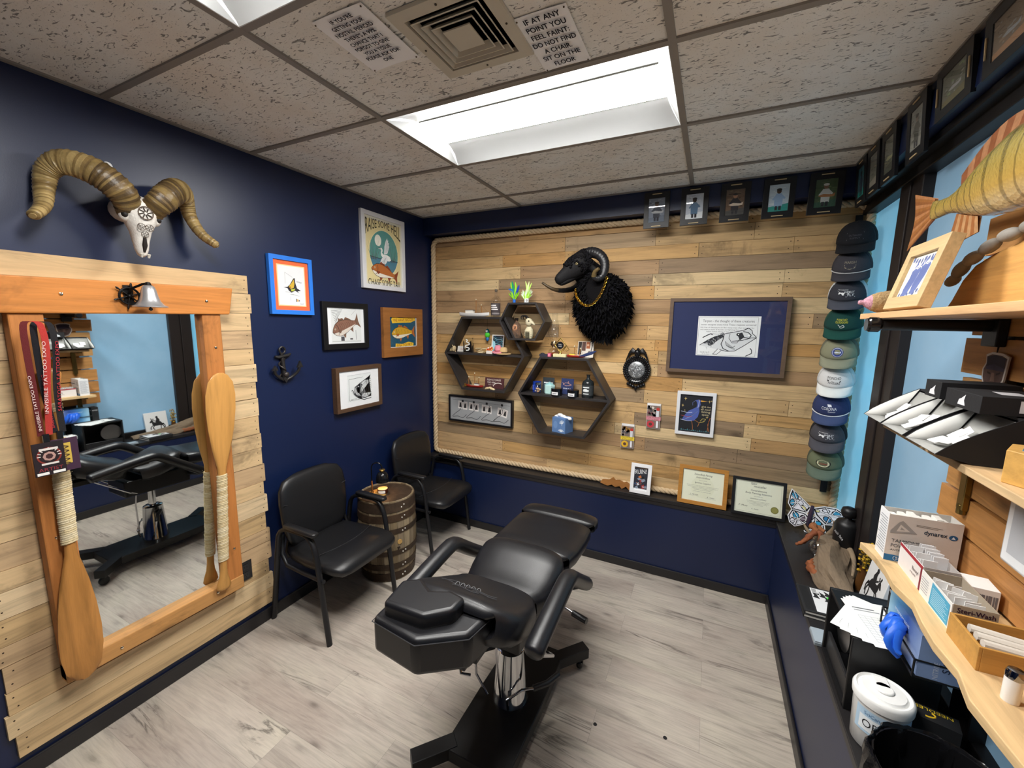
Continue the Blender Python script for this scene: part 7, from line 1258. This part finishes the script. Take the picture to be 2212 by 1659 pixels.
for pts, r0, c in (([(3.05, -.22, .06), (3.06, -.26, .12), (3.05, -.30, .17), (3.035, -.33, .19)], .018, 'a08c74'), ([(3.07, -.30, .07), (3.085, -.42, .10), (3.080, -.55, .09), (3.05, -.66, .06)], .020, '9c8870'), ([(2.98, -.26, .04), (2.945, -.24, .07), (2.93, -.20, .09)], .014, '93806a')): PP = smoothpath(pts, 4); M().tube(PP, [r0 * (1 - .8 * i / len(PP)) for i in range(len(PP))], c, 9).build('branch', dw, t, smooth=60)
ow = wood('orange_root', 1, .7, 2.0, .45, knots=False)
t = T('twisted_root', 'small orange brown twisted root holding a glass globe', 'root ornament', (0, 0, ZL))
for pts, r0 in (([(2.895, -.385, .055), (2.93, -.36, .09), (2.965, -.35, .12), (2.99, -.37, .10)], .015), ([(2.965, -.35, .12), (2.945, -.33, .14), (2.96, -.31, .13), (3.0, -.33, .12)], .018), ([(2.975, -.36, .12), (2.965, -.42, .10), (2.958, -.475, .075)], .010), ([(2.86, -.42, .055), (2.885, -.40, .06), (2.925, -.375, .085)], .009), ([(2.925, -.52, .028), (2.905, -.56, .024), (2.905, -.62, .022), (2.93, -.69, .018), (2.96, -.76, .016)], .020), ([(2.925, -.52, .028), (2.95, -.50, .03), (2.975, -.51, .03)], .016), ([(2.99, -.37, .10), (2.985, -.41, .06), (2.985, -.42, .02)], .014)):
    PP = smoothpath(pts, 5); M().tube(PP, [r0 * (1.05 + .2 * math.sin(i * 1.7)) * (1 - .5 * abs(2 * i / len(PP) - 1) ** 3) for i in range(len(PP))], rnd.choice(['9a5a38', 'a86a42', '8a4e32']), 9).build('root_limb', ow, t, smooth=60)
t = T('glass_globe', 'small open glass globe resting in the orange root', 'glass globe', (2.952, -.470, ZL + .078)); M().lathe([(.012, -.045), (.026, -.038), (.040, -.020), (.046, .0), (.042, .020), (.030, .036), (.026, .042), (.028, .046)], 'f2f6f6', 30, cap=True).build('bowl', clear_mat(.2), t, smooth=70)
M().lathe([(.001, -.0445), (.014, -.0445), (.016, -.040), (.001, -.039)], 'eef2f4', 20).build('thick_base', gloss, t)
t = T('perfume_bottle', 'matte black bottle with white script beside the window post', 'bottle', (3.075, -.405, ZL), R(-60)); M().lathe([(.001, .10), (.05, .10), (.055, .12), (.055, .215), (.045, .235), (.020, .245), (.016, .252), (.030, .262), (.036, .285), (.030, .305), (.012, .314), (.001, .315)], '111113', 28, (0, 0, 0)).build('bottle_body', blackpaint, t, smooth=60); M().lathe([(.001, 0), (.05, 0), (.052, .1), (.001, .1)], '111113', 24).build('bottle_base', blackpaint, t)
m = M(); m.text('noir fete', .012, .160, .018, 'c8c8cc', -.0565, .06, rot=-.5); m.build('script', paper, t, smooth=0)
t = T('gold_vase', 'dark glass vase with small golden flowers behind the knight picture', 'vase', (3.09, -.655, ZL)); M().lathe([(.001, 0), (.024, 0), (.028, .03), (.020, .09), (.016, .11), (.018, .115)], '5a3a1c', 20).build('vase_body', gloss, t, smooth=60); m = M()
for k in range(60): a = rnd.uniform(0, 6.28); r = rnd.uniform(.004, .030); z = rnd.uniform(.10, .24); m.ball(r * math.cos(a), r * math.sin(a), z, .006, .006, .005, rnd.choice(['c9a024', 'b5881c', 'd8b43a', '8a6a1c']), 6, 4)
for k in range(6): a = k; m.tube([(0, 0, .06), (.018 * math.cos(a), .018 * math.sin(a), .22)], .0012, '6a5a24', 4)
tag(m.build('flowers', cloth, t), kind='stuff')
t = T('canvas_picture', 'white canvas with a black ink rider on horseback leaning on the window', 'canvas', (3.095, -.805, ZL + .119), QR, rx=R(-9)); M().box(-.095, .105, -.010, .010, -.118, .118, 'e4e4e4').build('canvas', paper, t, bevel=.002)
m = M(); y = -.0106; K = '1d1c1e'; m.fl([(-.050, -.02), (-.03, .012), (.0, .008), (.028, .010), (.036, .028), (.046, .040), (.056, .030), (.068, .010), (.060, .004), (.048, .010), (.046, -.012), (.034, -.03), (-.02, -.032), (-.044, -.036)], K, y); m.fl([(-.022, .006), (-.026, .03), (-.014, .052), (-.002, .066), (.006, .058), (.004, .04), (.012, .02), (.008, .004)], K, y - .0001); m.disc(-.002, .062, .011, K, y - .0002, .012)
for pts in ([(-.044, -.03), (-.056, -.055), (-.048, -.082)], [(-.030, -.03), (-.026, -.060), (-.034, -.085)], [(.028, -.026), (.044, -.05), (.030, -.070)], [(.038, -.02), (.062, -.04), (.064, -.064)], [(-.05, -.012), (-.066, -.04), (-.062, -.07)], [(-.06, -.03), (.03, .03)], [(.044, .036), (.052, .056)], [(.036, .032), (.030, .050)]): m.line(pts, .008, K, y - .0003)
m.build('ink_drawing', paper, t, smooth=0)
for k, (lb, c, dy, rz) in enumerate((('black and white magazine at the bottom of the pile on the ledge', '2a2a2c', 0, 88), ('black and white book with a green sticker on top of the pile on the ledge', 'dcdcde', .006, 90))):
    t = T('book', lb, 'book', (2.912, -.905 + dy, ZL + .0005 + k * .0155), R(rz), 'books on the window ledge'); M().box(-.100, .100, -.105, .105, 0, .014, 'e8e4dc').build('pages', paper, t, smooth=0); m = M(); m.box(-.103, .103, -.107, .107, .0125, .0148, '1b1b1d' if k == 0 else '202022').box(-.103, .103, .104, .107, .0, .0125, '1b1b1d').box(-.103, .103, -.107, .107, -.0003, .001, '1b1b1d')
    if k:
        F = lambda P, c_, z: m.add([(a, b_, z) for a, b_ in P], [tuple(range(len(P)))], c_); F([(-.09, -.08), (.095, -.085), (.095, .055), (-.09, .06)], 'dededf', .0150); r = random.Random(2)
        for q in range(12): a, b_ = r.uniform(-.08, .05), r.uniform(-.075, .03); F([(a, b_), (a + .03, b_ + .006), (a + .045, b_ + .022), (a + .02, b_ + .018), (a + .006, b_ + .026)], '1e1e20', .0151 + q * .00002)
        F([(.085 + .010 * math.cos(q * .5) - .05, -.01 + .013 * math.sin(q * .5)) for q in range(13)], '4fd84a', .0156); F([(.055, .03), (.092, .03), (.092, .055), (.055, .055)], 'f2f2f2', .0156)
        for q in range(8): F([(.058 + q * .004, .033), (.060 + q * .004, .033), (.060 + q * .004, .052), (.058 + q * .004, .052)], '333333', .0158)
        F([(-.09, .066), (.095, .066), (.095, .098), (-.09, .098)], '141416', .0151)
    m.build('cover', paper, t, smooth=0)
t = T('card_case', 'small clear plastic card case on the edge of the ledge', 'case', (2.838, -1.135, ZL)); M().box(-.030, .034, -.046, .046, 0, .014, '8a949c').build('case_base', gloss, t, bevel=.002); M().box(-.028, .032, -.044, .044, .0145, .019, 'a4aeb6').build('case_lid', gloss, t, bevel=.001)
# open fronted black equipment box with papers, gloves in a rack
t = T('equipment_box', 'black open fronted equipment box standing on the ledge', 'box', (0, 0, ZL)); X0, X1, Y0, Y1, HB = 2.832, 3.055, -1.470, -1.180, .262; K = '131315'
M().box(X0, X1, Y0, Y0 + .012, 0, HB, K).build('side_panel', blackpaint, t, bevel=.003); M().box(X0, X1, Y1 - .012, Y1, 0, HB, K).build('side_panel', blackpaint, t, bevel=.003); M().box(X0, X1, Y0 + .012, Y1 - .012, HB - .012, HB, K).build('top_panel', blackpaint, t, bevel=.003); M().box(X1 - .010, X1, Y0 + .012, Y1 - .012, 0, HB - .012, K).build('back_panel', blackpaint, t); M().box(X0, X1 - .010, Y0 + .012, Y1 - .012, 0, .012, K).build('bottom_panel', blackpaint, t); M().box(X0 + .010, X0 + .022, Y0 + .012, Y1 - .012, .012, .085, '1e1e20').build('front_lip', blackpaint, t, bevel=.003)
m = M(); m.lathe([(.055, 0), (.075, 0), (.075, .008), (.055, .008)], 'b8b8ba', 36, mx=MX.Translation((2.875, -1.262, .150)) @ MX.Rotation(R(-90), 4, 'Y')); m.build('fan_ring', metalB, t, smooth=40)
M().lathe([(.001, 0), (.052, 0), (.050, .006), (.001, .006)], '6a6a6e', 30, mx=MX.Translation((2.877, -1.262, .150)) @ MX.Rotation(R(-90), 4, 'Y')).build('fan_grille', metalB, t)
for k in range(5):
    a = -.4 + .16 * k; t = T('record_sheet', ['lined white record sheet at the bottom of the fan on the black box', 'lined white record sheet, second from the bottom of the fan', 'lined white record sheet in the middle of the fan', 'lined white record sheet, second from the top of the fan', 'lined white record sheet with a grid, topmost on the black box'][k], 'paper sheet', (2.893 + .008 * k, -1.345 - .006 * k, ZL + HB + .0006 + .0012 * k), R(-28 + 9 * k), 'record sheets on the black box'); m = M(); m.box(-.062, .062, -.120, .120, 0, .0008, 'eef0ee')
    F = lambda x0, y0, x1, y1, c_: m.add([(x0, y0, .00095), (x1, y0, .00095), (x1, y1, .00095), (x0, y1, .00095)], [(0, 1, 2, 3)], c_)
    for q in range(11): F(-.044, -.095 + q * .013, .028, -.0942 + q * .013, '8a8e92'); F(.033, -.095 + q * .015, .044, -.088 + q * .015, '6a6e74')
    for q in range(5): F(-.044 + q * .018, -.095, -.0433 + q * .018, .035, '8a8e92')
    F(-.044, .075, .02, .080, '55585c'); F(-.044, .062, .03, .067, '9a9ca0'); m.build('sheet', paper, t, smooth=0)
t = T('glove_rack', 'black wire rack holding the glove box beside the black box', 'wire rack', (2.985, -1.468, ZL + HB + .008)); bx_ = (2.935, 3.03)
Z0 = 0; W_ = [(-.052, -.125), (.052, -.125), (.052, .115), (-.052, .115)]
for z in (.004, .055): M().tube([(a, b_, z) for a, b_ in W_ + W_[:1]], .0028, '111113', 7).build('wire_loop', blackpaint, t)
for a, b_ in W_: M().tube([(a, b_, .002), (a, b_, .056)], .0028, '111113', 7).build('wire_post', blackpaint, t)
for a in (-.02, .02): M().tube([(a, -.125, .004), (a, .115, .004)], .0025, '111113', 7).build('base_wire', blackpaint, t)
t = T('glove_box', 'blue gradient box of nitrile gloves lying in the wire rack', 'glove box', (2.985, -1.478, ZL + HB + .0155)); gb, nt, b = nodes('glove_box_print'); mr = N(nt, 'ShaderNodeSeparateXYZ'); nt.links.new(coords(nt, (1, 1, 1)), mr.inputs[0]); rr = N(nt, 'ShaderNodeMapRange'); rr.inputs[1].default_value = -.11; rr.inputs[2].default_value = .10; nt.links.new(mr.outputs[1], rr.inputs[0]); nt.links.new(mixrgb(nt, 'MULTIPLY', 1, ramp(nt, rr.outputs[0], [(.0, lin('8fa6d0')), (.4, lin('3a5a9e')), (.75, lin('4f8fc4')), (1, lin('9cc8e0'))]), ramp(nt, noise(nt, coords(nt, (1, 1, 1)), 30), [(.3, .9), (.7, 1.0)])), b.inputs['Base Color']); b.inputs['Roughness'].default_value = .35
M().box(-.045, .045, -.115, .105, 0, .125, '4a6aa8').build('carton', gb, t, smooth=0); m = M(); m.text('NITRILE', .0, .03, .012, 'd8e0ee', -.1156, .05, rot=PI / 2); m.text('S 500', .022, .06, .016, '1d2440', -.1156, .06, rot=PI / 2)
vs1, fs1, a0, a1 = glyphs('NITRILE EXAM GLOVES'); m.add([(-.0456, .06 - (p[0] - a0) * .010, .09 + p[1] * .012) for p in vs1], fs1, 'e6ecf6'); m.build('box_print', paper, t, smooth=0)
m = M(); nitr = mat('blue_nitrile', .4, var=.1)
for k in range(9): PP = smoothpath([(-.046, .03 - k * .006, .075), (-.060 - .004 * (k % 3), .03 - k * .010, .078 + .012 * (k % 2)), (-.078 - .006 * (k % 4), .02 - k * .012, .060 - .010 * (k % 3)), (-.070, .01 - k * .012, .03 - .006 * (k % 4))], 3); m.tube(PP, [.008, .012, .014, .013, .013, .012, .011, .010, .008, .006][:len(PP)], '2a6ae0', 7, flat=.6)
m.build('glove_tuft', nitr, t, smooth=70)
t = T('black_carton', 'black carton with white lettering standing behind the blue gloves', 'carton', (3.00, -1.325, ZL + HB + .0066), R(0)); M().box(-.040, .045, -.024, .024, 0, .128, '17171a').build('carton', cardboard, t, bevel=.001); m = M(); vs1, fs1, a0, a1 = glyphs('VERTEX'); m.add([(-.0406, .020 - (p[0] - a0) * .0115, .095 + p[1] * .014) for p in vs1], fs1, 'd8d8dc'); m.text('VERTEX', 0, .095, .012, 'd8d8dc', -.0246, .06); m.build('lettering', paper, t, smooth=0)
t = T('lidded_bucket', 'white plastic bucket with a moulded lid reading OPTI', 'bucket', (2.892, -1.562, ZL)); M().lathe([(.001, 0), (.058, 0), (.062, .004), (.067, .150), (.069, .160), (.001, .160)], 'e6e7e6', 36).build('bucket_body', gloss, t, smooth=50)
M().lathe([(.066, .148), (.071, .148), (.072, .168), (.068, .176), (.064, .178), (.060, .172), (.056, .172), (.050, .180), (.001, .181)], 'eeeeec', 40).build('lid', gloss, t, smooth=40); M().box(-.018, .018, .004, .046, .180, .187, 'f0f0ee').lathe([(.001, .181), (.024, .181), (.022, .187), (.001, .187)], 'f0f0ee', 24).build('lid_flap', gloss, t, bevel=.002)
m = M(); band(m, .0665, .060, .135, 'b4cfe4', -160, -20, 24); band(m, .0668, .068, .112, 'e8eef2', -150, -30, 20); m.build('label', paper, t, smooth=0); m = M(); vs1, fs1, a0, a1 = glyphs('OPTIM'); q = .030
m.add([(.0672 * math.cos(R(-142) + (p[0] - a0) * q / .0672), .0672 * math.sin(R(-142) + (p[0] - a0) * q / .0672), .080 + p[1] * q * 1.1) for p in vs1], fs1, '26282c'); vs1, fs1, a0, a1 = glyphs('SciCan'); q = .014; m.add([(.0672 * math.cos(R(-140) + (p[0] - a0) * q / .0672), .0672 * math.sin(R(-140) + (p[0] - a0) * q / .0672), .118 + p[1] * q) for p in vs1], fs1, '2a6a9e'); m.build('lettering', paper, t, smooth=0)
for lb, x, y, z, w_, d, h, top in (('black carton with yellow NEEDLES lettering standing behind the bucket', 3.015, -1.545, ZL, .105, .055, .135, True),):
    t = T('needle_carton', lb, 'carton', (x, y, z), R(-14)); M().box(-w_ / 2, w_ / 2, -d / 2, d / 2, 0, h, '151517').build('carton', cardboard, t, bevel=.001); m = M(); F = lambda s, x_, y_, hh, c_, ww, rot=0: None
    vs1, fs1, a0, a1 = glyphs('NEEDLES'); sx = .080 / (a1 - a0); m.add([(.040 - (p[0] - a0) * sx, .020 - p[1] * .016, h + .0005) for p in vs1], fs1, 'e0c020'); m.tube([(-.02 + .022 * math.cos(R(a)), -.004 + .012 * math.sin(R(a)), h + .0004) for a in range(-90, 60, 15)], .0022, 'e0b820', 5)
    m.text('acupoint', .01, .05, .010, 'c8c8cc', -d / 2 - .0006, .05); m.rect(-.03, .015, -.005, .03, 'd0d0d4', -d / 2 - .0006); m.build('lettering', paper, t, smooth=0)
# waste bin with a black bag on the ledge
t = T('waste_bin', 'waste bin lined with a crinkled black bag on the ledge at the photo edge', 'waste bin', (2.915, -1.845, ZL)); bag = mat('bin_bag', .2, var=.1, bmp=.7, bs=30)
M().lathe([(.001, 0), (.105, 0), (.128, .205), (.124, .205), (.102, .006), (.001, .006)], '151517', 36).build('bin_body', gloss, t, smooth=50)
n = 72; secs = []; r = random.Random(12); ph = [r.uniform(0, 6.28) for _ in range(6)]
def wob(a, z): return .006 * math.sin(9 * a + ph[0] + z * 20) + .004 * math.sin(17 * a + ph[1] - z * 35) + .003 * math.sin(31 * a + ph[2])
for rr, z, wf in ((.126, .03, 2.0), (.134, .10, 1.6), (.138, .17, 1.1), (.137, .203, .6), (.132, .212, .5), (.126, .205, .5), (.121, .15, .8), (.112, .08, 1.0), (.100, .02, .8)):
    secs.append([((rr + wf * wob(2 * PI * k / n, z)) * math.cos(2 * PI * k / n), (rr + wf * wob(2 * PI * k / n, z)) * math.sin(2 * PI * k / n), z + .010 * wf * math.sin(7 * 2 * PI * k / n + ph[4]) * (1 if z < .05 else .35)) for k in range(n)])
m = M(); m.loft(secs, '0f0f11', cap=False); m.add([p for p in secs[-1]], [tuple(range(n))], '0a0a0b'); m.build('bin_bag', bag, t, smooth=50)
